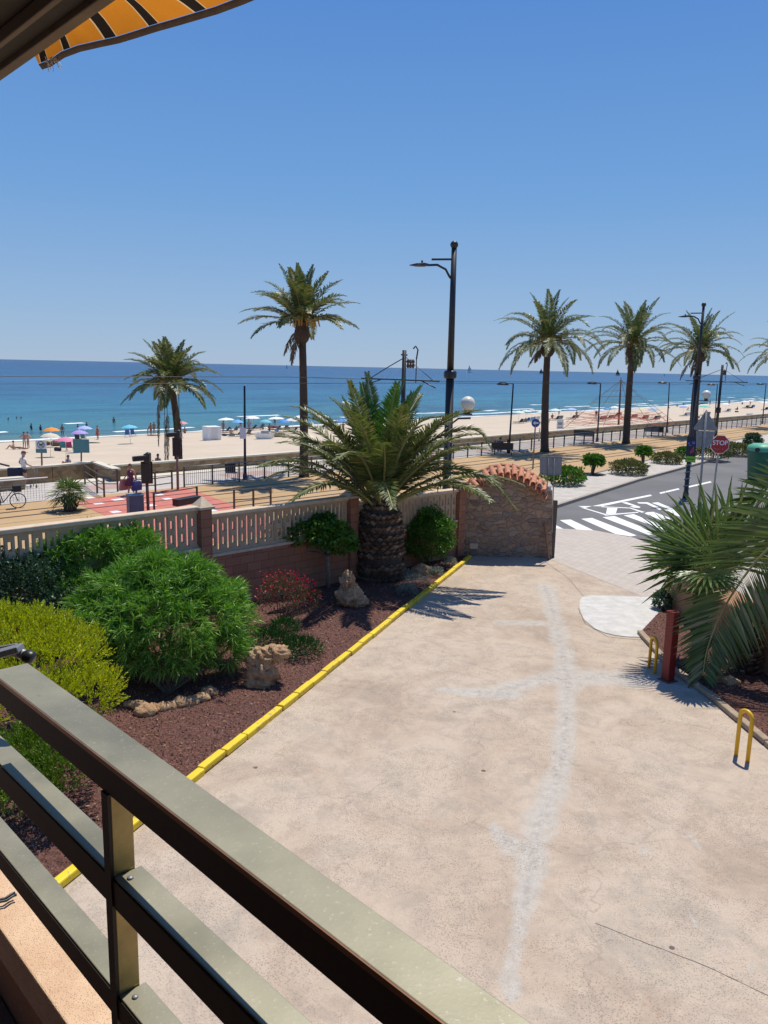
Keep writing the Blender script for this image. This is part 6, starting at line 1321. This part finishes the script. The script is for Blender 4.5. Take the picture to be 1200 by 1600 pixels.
# the woman crossing
p=at(205,775,PZ)
def wo_extra(t_,J):
    b=MB(); c_=J['wl']+Vector((-.08,-.02,-.30)); b.add([c_+Vector((x,y,z)) for z,k in((-.28,1),(.0,1.08),(.22,.8)) for x,y in((-.1*k,-.27*k),(.1*k,-.27*k),(.1*k,.27*k),(-.1*k,.27*k))],[(3,2,1,0),(8,9,10,11)]+[(4*i+q,4*i+(q+1)%4,4*i+4+(q+1)%4,4*i+4+q) for i in range(2) for q in range(4)]); o=b.build('beach_bag',cmat('blue_bag',(.03,.04,.16)),None,.03); o.parent=t_
    b=MB(); b.tube([J['wl']+Vector((0,.16,-.1)),J['wl']+Vector((0,.02,.03)),J['wl']+Vector((0,-.12,-.1))],.014,5); b.box(J['wl']+Vector((-.17,0,-.3)),(.02,.3,.05)); o=b.build('bag_handle',CW); o.parent=t_
    b=MB(); c_=J['wr']+Vector((.05,.0,-.2)); b.add([c_+Vector((x,y,z)) for z,k in((-.42,1.25),(-.1,1.1),(.14,.75)) for x,y in((-.07*k,-.2*k),(.02*k,-.24*k),(.08*k,-.18*k),(.03*k,.02*k),(.09*k,.2*k),(-.03*k,.23*k))],[(5,4,3,2,1,0),(12,13,14,15,16,17)]+[(6*i+q,6*i+(q+1)%6,6*i+6+(q+1)%6,6*i+6+q) for i in range(2) for q in range(6)]); o=b.build('towel',cmat('rose_towel',(.45,.2,.18))); o.parent=t_
    b=MB(); 
    for k in range(7): a=k*.9; b.ball(J['ch']+Vector((.16*math.sin(a),.14*math.cos(a)*.9,-.12+.05*k-.15)),(.04,.03,.035),6,5)
    o=b.build('flower_print',CW); o.parent=t_
hw=atY(207,725,p.y).z-PZ
person('woman in a patterned maroon dress carrying a blue bag over the tram crossing',p,math.pi-.5,'walk',SK[0],[('dress',CM)],'people on the promenade',h=max(1.55,hw),hands=True,hair=(.10,.055,.03),fem=True,extra=wo_extra)
# ---- beach people (px,py feet, pose, facing, clothes, label)
BP=[(38.5,701,'hips',0,SK[0],[('shorts',CW)],'shirtless man in white shorts, hands on hips, nearest the water at far left'),
(44.5,701,'hips',2.6,SK[1],[('swim',CG)],'person in grey swimwear right behind the man with hands on hips'),
(21.5,702.5,'sit',1.8,SK[1],[('swim',CG)],'person sitting on a pale chair, leftmost on the sand'),
(31,702,'lie',1.2,SK[2],[('swim',CM)],'person lying on the sand left of the standing pair'),
(98,683,'stand',.5,SK[2],[('swim',CW)],'person in a white hat standing behind the orange umbrella'),
(153,687,'stand',2.5,SK[0],[('dress',CO)],'woman in a coral wrap walking along the wet sand'),
(231,680,'bend',-1.3,SK[2],[('swim',CY)],'person bending forward at the water edge, leftmost of three'),
(236,681,'stand',1.0,SK[2],[('swim',CK)],'smaller person in dark swimwear, middle of the three at the water edge'),
(241,679,'stand',0,SK[2],[('swim',CK)],'tall person in dark swimwear, right of the three at the water edge'),
(289,677,'sit',.5,SK[2],[('swim',CR)],'person sitting under the salmon pink umbrella behind the leaning palm'),
(349,677,'stand',-.6,SK[2],[('swim',CB)],'person standing under the white umbrella just right of the white cabin'),
(361,680,'sit',.2,SK[1],[('swim',CK)],'person sitting on the sand between white cabin and notice lamp post'),
(376,672,'stand',.4,SK[0],[('shirt',CN)],'person in a navy shirt beside the notice lamp post'),
(389,674,'stand',.0,SK[2],[('shirt',CG)],'person in a grey shirt right of the notice lamp post'),
(392,680,'lie',1.4,SK[2],[('swim',CK)],'person lying on dark towels right of the notice lamp post'),
(429.5,665,'stand',.0,CK and SK[2],[('shirt',CK)],'person in black standing among the sunbeds left of the tall palm'),
(411,671,'sit',.6,SK[2],[('swim',CK)],'person sitting under the teal umbrella'),
(421,671,'sit',-.6,SK[2],[('swim',CM)],'person sitting left of the person in black'),
(437,671,'lie',.6,SK[2],[('swim',CR)],'person lying on a red towel right of the person in black'),
(536,668,'sit',0,SK[2],[('swim',CM)],'person in maroon sitting behind the big garden palm fronds'),
(863,653.5,'sit',0,SK[2],[('shirt',CR)],'person in a red shirt sitting right of the thick roadside palm'),
(873,650,'stand',.2,SK[0],[('swim',CP)],'person in pink standing beyond the small white notice stand'),
(901,648,'sit',0,SK[2],[('swim',CK)],'person sitting left of the climbing frame ropes'),
(931,655,'stand',0,SK[2],[('shirt',CM)],'person in maroon standing beside the lamp left of the climbing frame'),
(1075,642,'sit',0,SK[1],[('swim',CP)],'person sitting under the small blue umbrella near the shore'),
(1109,633,'stand',0,SK[2],[('swim',CK)],'person standing in the shallows above the green beach umbrella'),
(1172,634,'stand',0,SK[2],[('swim',CM)],'person standing among the sunshades near the right edge'),
(1160,632,'sit',0,SK[2],[('swim',CK)],'person sitting among the sunshades near the right edge'),
(1152,641,'sit',.4,SK[2],[('swim',CK)],'person sitting alone on the sand left of the far right sunshades'),
(1139,634,'stand',0,SK[0],[('swim',CR)],'person paddling to the right of the tram line pole')]
for x,y,k,rz,sk,cl,l in BP: person(l,atB(x,y),rz,k,sk,cl)
# two people sitting on the sand just behind the sea wall
for x,yh,l,cl,dv in((247,716,'person in a grey top sitting just behind the sea wall near the leaning palm',CG,2.2),(106.5,712,'person in a pale blue top sitting behind the bent sea wall',cmat('paleblue',(.42,.48,.6)),2.2)):
    q=at(x,yh+12,-1.4); q=atY(x,yh,q.y+dv*.6); q.z=max(zb(q.dot(U),q.dot(V)),q.z-.95); person(l,q,2.6,'sit',SK[2],[('shirt',cl),('swim',CK)])
# bathers in the sea
for x,y,l,sub in((13,656,'swimmer whose head shows farthest left in the sea',1.35),(26,654,'swimmer lying low in the water, left of a second head',1.4),(33,654,'swimmer with a pale cap showing just above the water',1.4),(49,671,'bather in a dark shirt standing chest deep, left of a pair',.85),(63.5,672,'bather in a dark shirt standing chest deep, right of a pair',.95),(121.5,667,'bather low in the waves above the purple umbrella, left one',1.25),(135.5,665,'bather low in the waves above the purple umbrella, right one',1.15),(178,660,'bather standing waist deep alone left of the leaning palm',.8)):
    q=at(x,y,-4.2); q.z=-4.2-sub; person(l,q,random.uniform(-1,1),'stand',SK[2],[('shirt',CK)] if 'dark shirt' in l else [('swim',CK)],'bathers in the sea')
for x,y,l in((1058,636,'bather far out left of the striped lamp post'),(1068,633,'bather in shallow water right of the small lamp'),(1045,640,'bather paddling behind the promenade lamp')):
    q=at(x,y,-4.2); q.z-=.9; person(l,q,0,'stand',SK[2],[('swim',CK)],'bathers in the sea')
# ================================================================ BEACH FURNITURE
def umbrella_proto(col,r=1.05,h=2.05,flat=.34,name='beach_umbrella'):
    b=MB(); n=8; vs=[(0,0,h)]; fs=[]
    for j_,(f,z) in enumerate(((.35,h-.06),(.72,h-flat*.5),(1.0,h-flat))):
        for k in range(n*2):
            a=math.pi*k/n; rr=r*f*(1 if k%2==0 else .955); vs.append((rr*math.cos(a),rr*math.sin(a),z+(0 if k%2==0 else .02*j_)))
    m=n*2; fs=[(0,1+k,1+(k+1)%m) for k in range(m)]
    for j_ in range(2): fs+=[(1+j_*m+k,1+(j_+1)*m+k,1+(j_+1)*m+(k+1)%m,1+j_*m+(k+1)%m) for k in range(m)]
    b.add(vs,fs); o=b.build('canopy',col); so_=o.modifiers.new('t','SOLIDIFY'); so_.thickness=.015
    bp_=MB(); bp_.tube([(0,0,-.1),(0,0,h+.08)],.022,6); return o,bp_.build('pole',MT['white'])
UM=[(82,670,26,'c_or',(.72,.24,.02),'orange beach umbrella, leftmost group on the sand'),(79,679,30,'c_cr',(.58,.52,.40),'cream beach umbrella directly below the orange one'),(103,685.5,31,'c_pk',(.68,.20,.34),'large pink beach umbrella in front of the teal sign'),
(126,674.5,24,'c_pu',(.38,.26,.62),'purple beach umbrella above the teal sign'),(133,667.5,24,'c_bw',(.36,.42,.72),'blue and white beach umbrella behind the purple one'),(204,666,26,'c_lb',(.10,.48,.68),'turquoise beach umbrella over two blue chairs'),(285,660,19,'c_sa',(.66,.28,.28),'salmon pink beach umbrella behind the leaning palm'),
(354,654.5,27,'c_wh',(.74,.74,.72),'white sunshade immediately right of the white cabin'),(372,658,17,'c_sky',(.12,.38,.66),'small sky blue umbrella touching the notice lamp post'),(395,652,24,'c_wh',(.74,.74,.72),'white sunshade just right of the notice lamp post'),(414.5,657.5,18,'c_tl',(.14,.46,.54),'pale teal umbrella among white sunshades'),(432,653,27,'c_wh',(.74,.74,.72),'wide white sunshade right of the pale teal umbrella'),(443,657.5,14,'c_bl',(.05,.22,.55),'small deep blue umbrella under the white sunshades'),(457,655,22,'c_wh',(.74,.74,.72),'white sunshade left of the tall promenade palm'),(470,650.5,22,'c_wh',(.74,.74,.72),'white sunshade behind the tall promenade palm trunk'),(503,650,24,'c_wh',(.74,.74,.72),'white sunshade right of the tall promenade palm'),(534,657,12,'c_bl',(.05,.22,.55),'blue umbrella tip between garden palm fronds'),
(810,643.5,19,'c_gw',(.60,.68,.62),'pale greenish sunshade, leftmost right of the black lamp'),(821,642,17,'c_gw',(.60,.68,.62),'pale greenish sunshade, second right of the black lamp'),(830.5,641,14,'c_st',(.58,.55,.52),'striped beige sunshade above the blue arrow sign'),(845,643.5,12,'c_gw',(.60,.68,.62),'pale sunshade left of the thick roadside palm'),(867,640,19,'c_pg',(.55,.68,.66),'pale green sunshade right of the thick roadside palm'),(892,639,19,'c_bw',(.36,.42,.72),'blue and white umbrella far right of the thick palm'),(935,640,17,'c_bw2',(.45,.55,.72),'light blue sunshade behind the lamp left of the climbing frame'),(948,639,14,'c_bl',(.05,.22,.55),'blue sunshade left of the climbing frame mast'),(960,636,17,'c_wh',(.74,.74,.72),'white sunshade behind the climbing frame mast'),(984,638,12,'c_bw2',(.45,.55,.72),'pale blue sunshade behind the middle roadside palm'),(1001,639,19,'c_ye',(.62,.55,.32),'straw yellow umbrella right of the middle palm'),(1019,639.5,17,'c_sky',(.12,.38,.66),'bright sky blue umbrella right of the straw yellow one'),(1067,635.5,11,'c_bl2',(.18,.30,.62),'small blue umbrella near the shore line'),(1080,640,10,'c_st',(.58,.55,.52),'beige sunshade low behind the striped lamp post'),(1099,635,20,'c_gn',(.08,.42,.34),'green beach umbrella left of the distant globe lamp'),(1133,631,13,'c_wh',(.74,.74,.72),'white sunshade right of the tram line pole'),(1163,627,11,'c_wh',(.74,.74,.72),'white sunshade near the right edge, left of the pair'),(1172,626.5,12,'c_st',(.58,.55,.52),'beige sunshade near the right edge'),(1193,629,12,'c_wh',(.74,.74,.72),'white sunshade cut by the right edge lamp')]
protos={}; UMP=[]
for x,y,wpx,cn,col,l in UM:
    if cn not in protos: protos[cn]=umbrella_proto(cmat(cn,col)); first=True
    else: first=False
    # find the base so that the canopy centre stands at the wanted point
    q=atB(x,y+18)
    for _ in range(6): q=atB(x,y+1.9*1230/q.y)
    t_=thing('beach_umbrella',l,'beach umbrella',q,random.uniform(0,1),'beach umbrellas and sunshades'); s=wpx/1230*q.y/2.1; s=min(max(s,.75),1.35); t_.scale=(s,s,1)
    t_.rotation_euler=(random.uniform(-.05,.05),random.uniform(-.05,.05),random.uniform(0,1)); UMP.append((q,l,x))
    for o in protos[cn]:
        if first: o.parent=t_
        else: c=o.copy(); COL.objects.link(c); c.parent=t_
# loungers under the sunshades
def lounger_parts(col):
    b=MB(); b.box((0,.25,.30),(.6,1.3,.07)); m=Matrix.Rotation(R(42),3,'X'); b.box((0,-.68,.52),(.6,.72,.06),m=Matrix.Rotation(R(-45),3,'X')); mt=b.build('mattress',col)
    b=MB()
    for sx in(-.26,.26):
        for sy in(-.3,.85): b.tube([(sx,sy,0),(sx,sy,.28)],.02,5)
        b.tube([(sx,-.4,.25),(sx,.9,.25)],.02,5); b.tube([(sx,-.4,.0),(sx,-.75,.5)],.018,5)
    return mt,b.build('frame',MT['white'])
LP={}
def lounger(label,loc,rz,cn,col,scale=1):
    t_=thing('sun_lounger',label,'sun lounger',loc,rz,'sun loungers on the beach'); t_.scale=(scale,)*3
    if cn not in LP: LP[cn]=lounger_parts(cmat(cn,col)); [setattr(o,'parent',t_) for o in LP[cn]]
    else:
        for o in LP[cn]: c=o.copy(); COL.objects.link(c); c.parent=t_
for i_,(q,l,x) in enumerate(UMP):
    if x<340 : continue
    if 'deep blue' in l or 'tip' in l: continue
    short=l.split(',')[0]; cn,col=random.choice([('l_dark',(.04,.045,.05)),('l_blue',(.05,.13,.3)),('l_dark',(.04,.045,.05)),('l_grey',(.3,.3,.28))])
    for s_ in(-1,1):
        pos=q+U*s_*.75-V*.5; pos.z=zb(pos.dot(U),pos.dot(V)); w=' '.join((short if 'pale greenish' not in short else ('first ' if x<815 else 'second ')+short).split()[:9]); lounger(('left' if s_<0 else 'right')+' lounger of the pair under the '+w,pos,CA*-1+math.pi+.2*s_,cn,col)
# chairs
def chair(label,loc,rz,mat,group='folding chairs on the sand'):
    t_=thing('beach_chair',label,'beach chair',loc,rz,group); b=MB(); b.box((0,0,.32),(.52,.46,.03)); o=b.build('seat',mat); o.parent=t_
    b=MB(); b.box((0,-.32,.68),(.52,.04,.72),m=Matrix.Rotation(R(14),3,'X')); o=b.build('backrest',mat); o.parent=t_
    b=MB()
    for sx in(-.28,.28): b.tube([(sx,.25,0),(sx,-.28,.5)],.015,5); b.tube([(sx,-.3,0),(sx,.22,.5),(sx,-.35,.55)],.015,5)
    o=b.build('frame',MT['greymetal']); o.parent=t_; return t_
chair('teal folding chair under the large pink umbrella',atB(99.5,704.5),.2,CT); chair('magenta folding chair right of the teal one, seen from behind',atB(109.5,704.5),.1,cmat('magenta',(.3,.04,.12)))
chair('blue folding chair under the turquoise umbrella, left one',atB(199,683),.3,CB); chair('blue folding chair under the turquoise umbrella, right one',atB(209,682),-.2,CB)
chair('bright blue chair alone on the sand near the right edge, left one',atB(1165.5,656),.2,CB); chair('bright blue chair alone on the sand near the right edge, right one',atB(1172,656),-.2,CB)
chair('dark teal folding chair behind the teal sign',atB(131,689),.1,CT); chair('dark folding chair below the purple umbrella',atB(122,690),.1,CK)
def heap(label,x,y,w,mat,h=.35,name='beach_bag',cat='bags'):
    p=atB(x,y); t_=thing(name,label,cat,p); 
    for k in range(3):
        b=MB(); c=p+Vector((random.uniform(-.5,.5)*w,random.uniform(-.2,.2),h*.4)); b.ball(c,(w*.35,.25,h*.6*random.uniform(.6,1.1)),10,6); attach(b.build('bag',mat if k<2 else CK),t_)
heap('pile of dark bags and towels under the cream umbrella',79,697,1.8,cmat('olive_bag',(.14,.10,.06)),.7); heap('blue cool bag and towel left of the teal folding chair',92,704.5,.7,CN,.4); heap('dark bags on the sand beside the white cabin',358,681,1.2,CN,.35)
heap('dark blue towels heaped under the pale teal umbrella',424,669,1.6,CM,.45); heap('brown bags by the sunshades left of the tall palm',450,671,1.4,CK,.4); heap('red and dark towels beneath the far right sunshades',1170,638,1.5,CR,.5); heap('dark bag on the sand between the chairs and the sunshades, right side',1149,645,.9,CK,.5)
for x,y,l,c_ in((240,681,'brown paddle board lying on the wet sand by the three people',CM),(144,692.5,'dark board lying on the sand right of the teal sign',CK)):
    p=atB(x,y); b=MB(); b.ball(p+Z*.06,(.95,.28,.06),16,6); tag(b.build('surfboard',c_),l,'board')
# striped windbreak / white pedal boat near the notice lamp
p=atB(413,686); t_=thing('pedal_boat','small white boat pulled up on the sand right of the notice lamp post','boat',p); b=MB()
pr=[(-1.0,0,.1),(-.8,-.5,.05),(.6,-.5,.05),(1.1,0,.15),(.6,.5,.05),(-.8,.5,.05)]; b.add([p+Vector((x,y,z)) for x,y,z in pr]+[p+Vector((x*1.12,y*1.25,.62+.1*abs(x))) for x,y,z in pr],[(5,4,3,2,1,0)]+[(k,(k+1)%6,6+(k+1)%6,6+k) for k in range(6)],False); attach(b.build('hull',MT['white'],None,.02),t_)
b=MB(); b.box(p+Vector((.1,0,.8)),(.8,.7,.35)); b.tube([p+Vector((-.3,0,.5)),p+Vector((-.5,0,1.6))],.03,5); attach(b.build('seat',CG,None,.03),t_)
p=atB(426,683); t_=thing('net_heap','brownish fishing net heap beside the small white boat','net',p); b=MB()
for k in range(9): b.ball(p+Vector((random.uniform(-1.1,1.1),random.uniform(-.3,.3),.25+random.uniform(-.1,.15))),(.5,.35,.33),9,6)
attach(b.build('net',simple('net_brown',(.32,.26,.19),.95,.4,9,.8,bd=.05)),t_)
# white cabin
p=atB(331,687.5); zt=atY(331,667,p.y).z-p.z; w=22/1230*p.y; t_=thing('beach_cabin','plain white cube cabin standing alone on the sand','cabin',p,.62)
b=MB(); b.box((0,0,zt/2),(w,w,zt)); o=b.build('walls',MT['white'],None,.03); o.parent=t_; b=MB(); b.box((0,0,zt+.04),(w*1.04,w*1.04,.07)); o=b.build('roof',MT['white'],None,.02); o.parent=t_
b=MB(); b.box((0,-w/2-.012,zt*.5),(w*.46,.02,zt*.9)); o=b.build('door',cmat('offwhite',(.68,.67,.66))); o.parent=t_
# info stand on the beach
p=atB(874,680); t_=thing('beach_notice','small white notice board on two legs in the sand right of the thick palm','sign',p); zt=atY(874,655,p.y).z
b=MB(); b.tube([p+Vector((-.25,0,0)),Vector((p.x-.25,p.y,zt))],.03,5); b.tube([p+Vector((.25,0,0)),Vector((p.x+.25,p.y,zt))],.03,5); attach(b.build('leg',MT['white']),t_)
b=MB(); b.box((p.x,p.y-.05,zt-.55),(.75,.04,1.1)); attach(b.build('board',MT['signwhite']),t_); b=MB(); b.box((p.x,p.y-.08,zt-.5),(.5,.01,.3)); b.box((p.x,p.y-.08,zt-.93),(.55,.01,.12)); attach(b.build('picture',CG),t_)
# wooden foot shower / lifeguard frame beside the arrow sign
p=atB(842,693); t_=thing('beach_frame','small wooden frame in the sand between the blue sign and the thick palm','frame',p); b=MB(); b.tube([p,p+Z*1.5],.07,6); b.tube([p+Z*.9+Vector((-.8,0,.1)),p+Z*.9,p+Vector((.6,0,1.9))],.055,6); attach(b.build('frame',MT['cream']),t_)
# rope climbing frame with mast
mp_=atB(966,671); mt_=atY(970.5,590,mp_.y); t_=thing('climbing_frame','red rope climbing pyramid round a tall dark mast in the sand','climbing frame',mp_)
b=MB(); b.tube([mp_,mt_],[.14,.09],8); attach(b.build('mast',MT['brownmetal']),t_)
ropes=MB(); red=MB(); Hh=(mt_-mp_).length; n=8; RR=8.0
foot=[mp_+Vector((math.cos(2*math.pi*k/n+.2)*RR,math.sin(2*math.pi*k/n+.2)*RR*1.2,0)) for k in range(n)]
for f in foot: f.z=zb(f.dot(U),f.dot(V)); ropes.tube([mt_-Z*.3,f],.022,4)
def rp_(k,s): return mt_.lerp(foot[k%n],s)
for s in(.25,.36,.47): 
    for k in range(n): ropes.tube([rp_(k,s),rp_(k+1,s)],.014,4)
for k in range(n):
    for j_ in range(5):
        s=.66+.065*j_; a_,c_=rp_(k,s),rp_(k+1,s); red.tube([a_,a_.lerp(c_,.5)-Z*.3,c_],.02,4)
    for j_ in range(3):
        s=.66+.1*j_; a_,c_=rp_(k,s),rp_(k+1,min(1,s+.07)); red.tube([a_.lerp(c_,random.uniform(.2,.5)),mp_+Z*(1.2+.4*j_)+Vector((random.uniform(-2,2),random.uniform(-2,2),0))],.018,4)
    red.tube([rp_(k,.86),mp_+Z*.7,rp_(k+3,.86)],.018,4)
attach(ropes.build('guy_rope',MT['brownmetal']),t_); attach(red.build('red_net',cmat('rope_red',(.55,.10,.06))),t_)
# ---- benches, chairs and sitters on the promenade
def bench(label,base,rz,mat=MT['brownmetal'],w=1.5,chairlike=False):
    p=at(*base,PZ); t_=thing('bench',label,'bench',p,rz,'benches and chairs on the promenade'); b=MB(); b.box((0,0,.44),(w,.45,.05)); o=b.build('seat',mat); o.parent=t_; b=MB(); b.box((0,-.25,.75),(w,.05,.5)); o=b.build('backrest',mat); o.parent=t_
    for s_ in(-1,1):
        b=MB(); b.tube([(s_*w*.45,.18,0),(s_*w*.45,.18,.44)],.025,5); b.tube([(s_*w*.45,-.22,0),(s_*w*.45,-.22,.9)],.025,5); o=b.build('leg',mat); o.parent=t_
    return t_,p
bench('single dark slatted chair seen from behind, by the fence left of the notice lamp',(362,750),-.1,MT['black'],.62)
bench('dark bench with a sitter, behind the fence left of the black lamp',(784,711),-.1,MT['black'],1.7)
bench('low dark bench against the sea wall left of the lamp beside the climbing frame',(912,688),-.4,MT['black'],1.9)
bench('low dark bench near the lamp left of the triangular sign',(1022,681),-.4,MT['black'],1.9)
q=at(781,709,PZ); person('person in dark clothes sitting on the bench behind the fence, seen from behind',q+Vector((0,.1,0)),-.1,'chair',SK[2],[('shirt',CK),('trousers',CK)],'people on the promenade')
# ---- bicycle parked at the left edge
p=at(8,792,PZ); 
def bicycle(label,loc,rz):
    t_=thing('bicycle',label,'bicycle',loc,rz)
    for x in(-.52,.52):
        b=MB(); ps=[(x+math.cos(2*math.pi*k/20)*.33,0,.34+math.sin(2*math.pi*k/20)*.33) for k in range(21)]; b.tube(ps,.022,6); w=b.build('wheel',MT['black']); w.parent=t_
        b=MB()
        for k in range(10): a=math.pi*k/5; b.tube([(x,0,.34),(x+math.cos(a)*.31,0,.34+math.sin(a)*.31)],.004,3)
        s=b.build('spokes',MT['greymetal']); s.parent=w
    b=MB(); P_={'r':(-.52,0,.34),'b':(-.08,0,.30),'s':(-.22,0,.80),'h':(.34,0,.82),'f':(.52,0,.34)}
    for a,c in(('r','b'),('r','s'),('b','s'),('b','h'),('s','h'),('h','f')): b.tube([P_[a],P_[c]],.02,6)
    o=b.build('frame',MT['black']); o.parent=t_
    b=MB(); b.ball((-.24,0,.93),(.13,.07,.04),10,6); b.tube([(-.22,0,.8),(-.24,0,.92)],.015,5); o=b.build('saddle',MT['black']); o.parent=t_
    b=MB(); b.tube([(.34,0,.82),(.32,0,1.0)],.016,5); b.tube([(.30,-.28,1.02),(.34,-.1,1.0),(.34,.1,1.0),(.30,.28,1.02)],.014,5); o=b.build('handlebar',MT['black']); o.parent=t_
    b=MB(); b.box((-.55,0,.85),(.45,.32,.3)); b.box((.5,0,.9),(.34,.36,.3)); o=b.build('basket',CK,None,.03); o.parent=t_; return t_
bicycle('dark bicycle with baskets leaning at the mesh fence, cut by the left edge',at(9,795,PZ),.55)
# ---- black handrail on the sand at far left
b=MB(); b.tube([at(-40,715,-.7),at(14,728,-.9)],.06,6); tag(b.build('handrail',MT['black']),'black sloping handrail beyond the sea wall at the left edge','handrail')
# ---- sailing boats on the horizon
for x,y,hp,mat,l in((733.5,580.5,11,MT['white'],'white sailing boat on the horizon right of the big street lamp'),(845.5,583,9,MT['lampgrey'],'dark-sailed boat on the horizon left of the thick roadside palm'),(881,584,7,MT['white'],'small pale sailing boat on the horizon right of the thick palm'),(965,584.5,10,MT['lampgrey'],'dark-sailed boat on the horizon left of the middle roadside palm'),(448,574,6,MT['white'],'faint sailing boat on the horizon left of the tall promenade palm'),(1038,587,5,MT['white'],'faint pale boat on the horizon left of the striped lamp')):
    q=atY(x,y,2600); q.z=-4.2; q=Vector((q.x,q.y,-4.2)); s=hp/1230*2600; t_=thing('sailing_boat',l,'sailing boat',q,.4,'sailing boats on the horizon')
    b=MB(); L_=s*.5; b.add([(-L_,0,.3),(-L_*.8,-L_*.22,s*.06),(L_*.6,-L_*.2,s*.06),(L_*1.1,0,s*.08),(L_*.6,L_*.2,s*.06),(-L_*.8,L_*.22,s*.06),(-L_*.6,0,-.5),(L_*.7,0,-.5)],[(0,1,6),(1,2,7,6),(2,3,7),(3,4,7),(4,5,6,7),(5,0,6),(5,4,3,2,1,0)]); o=b.build('hull',mat); o.parent=t_
    b=MB(); b.tube([(0,0,0),(0,0,s)],s*.012,5); o=b.build('mast',MT['lampgrey']); o.parent=t_
    b=MB(); b.add([(-.02*s,.0,s*.12),(-L_*.75,.02*s,s*.13),(-.02*s,0,s*.97),(-.02*s,.02*s,s*.5)],[(0,1,2),(0,3,2),(1,3,2)]); b.add([(.03*s,0,s*.8),(L_*.9,0,s*.1),(.03*s,.02*s,s*.12)],[(0,1,2)]); o=b.build('sail',mat); o.parent=t_
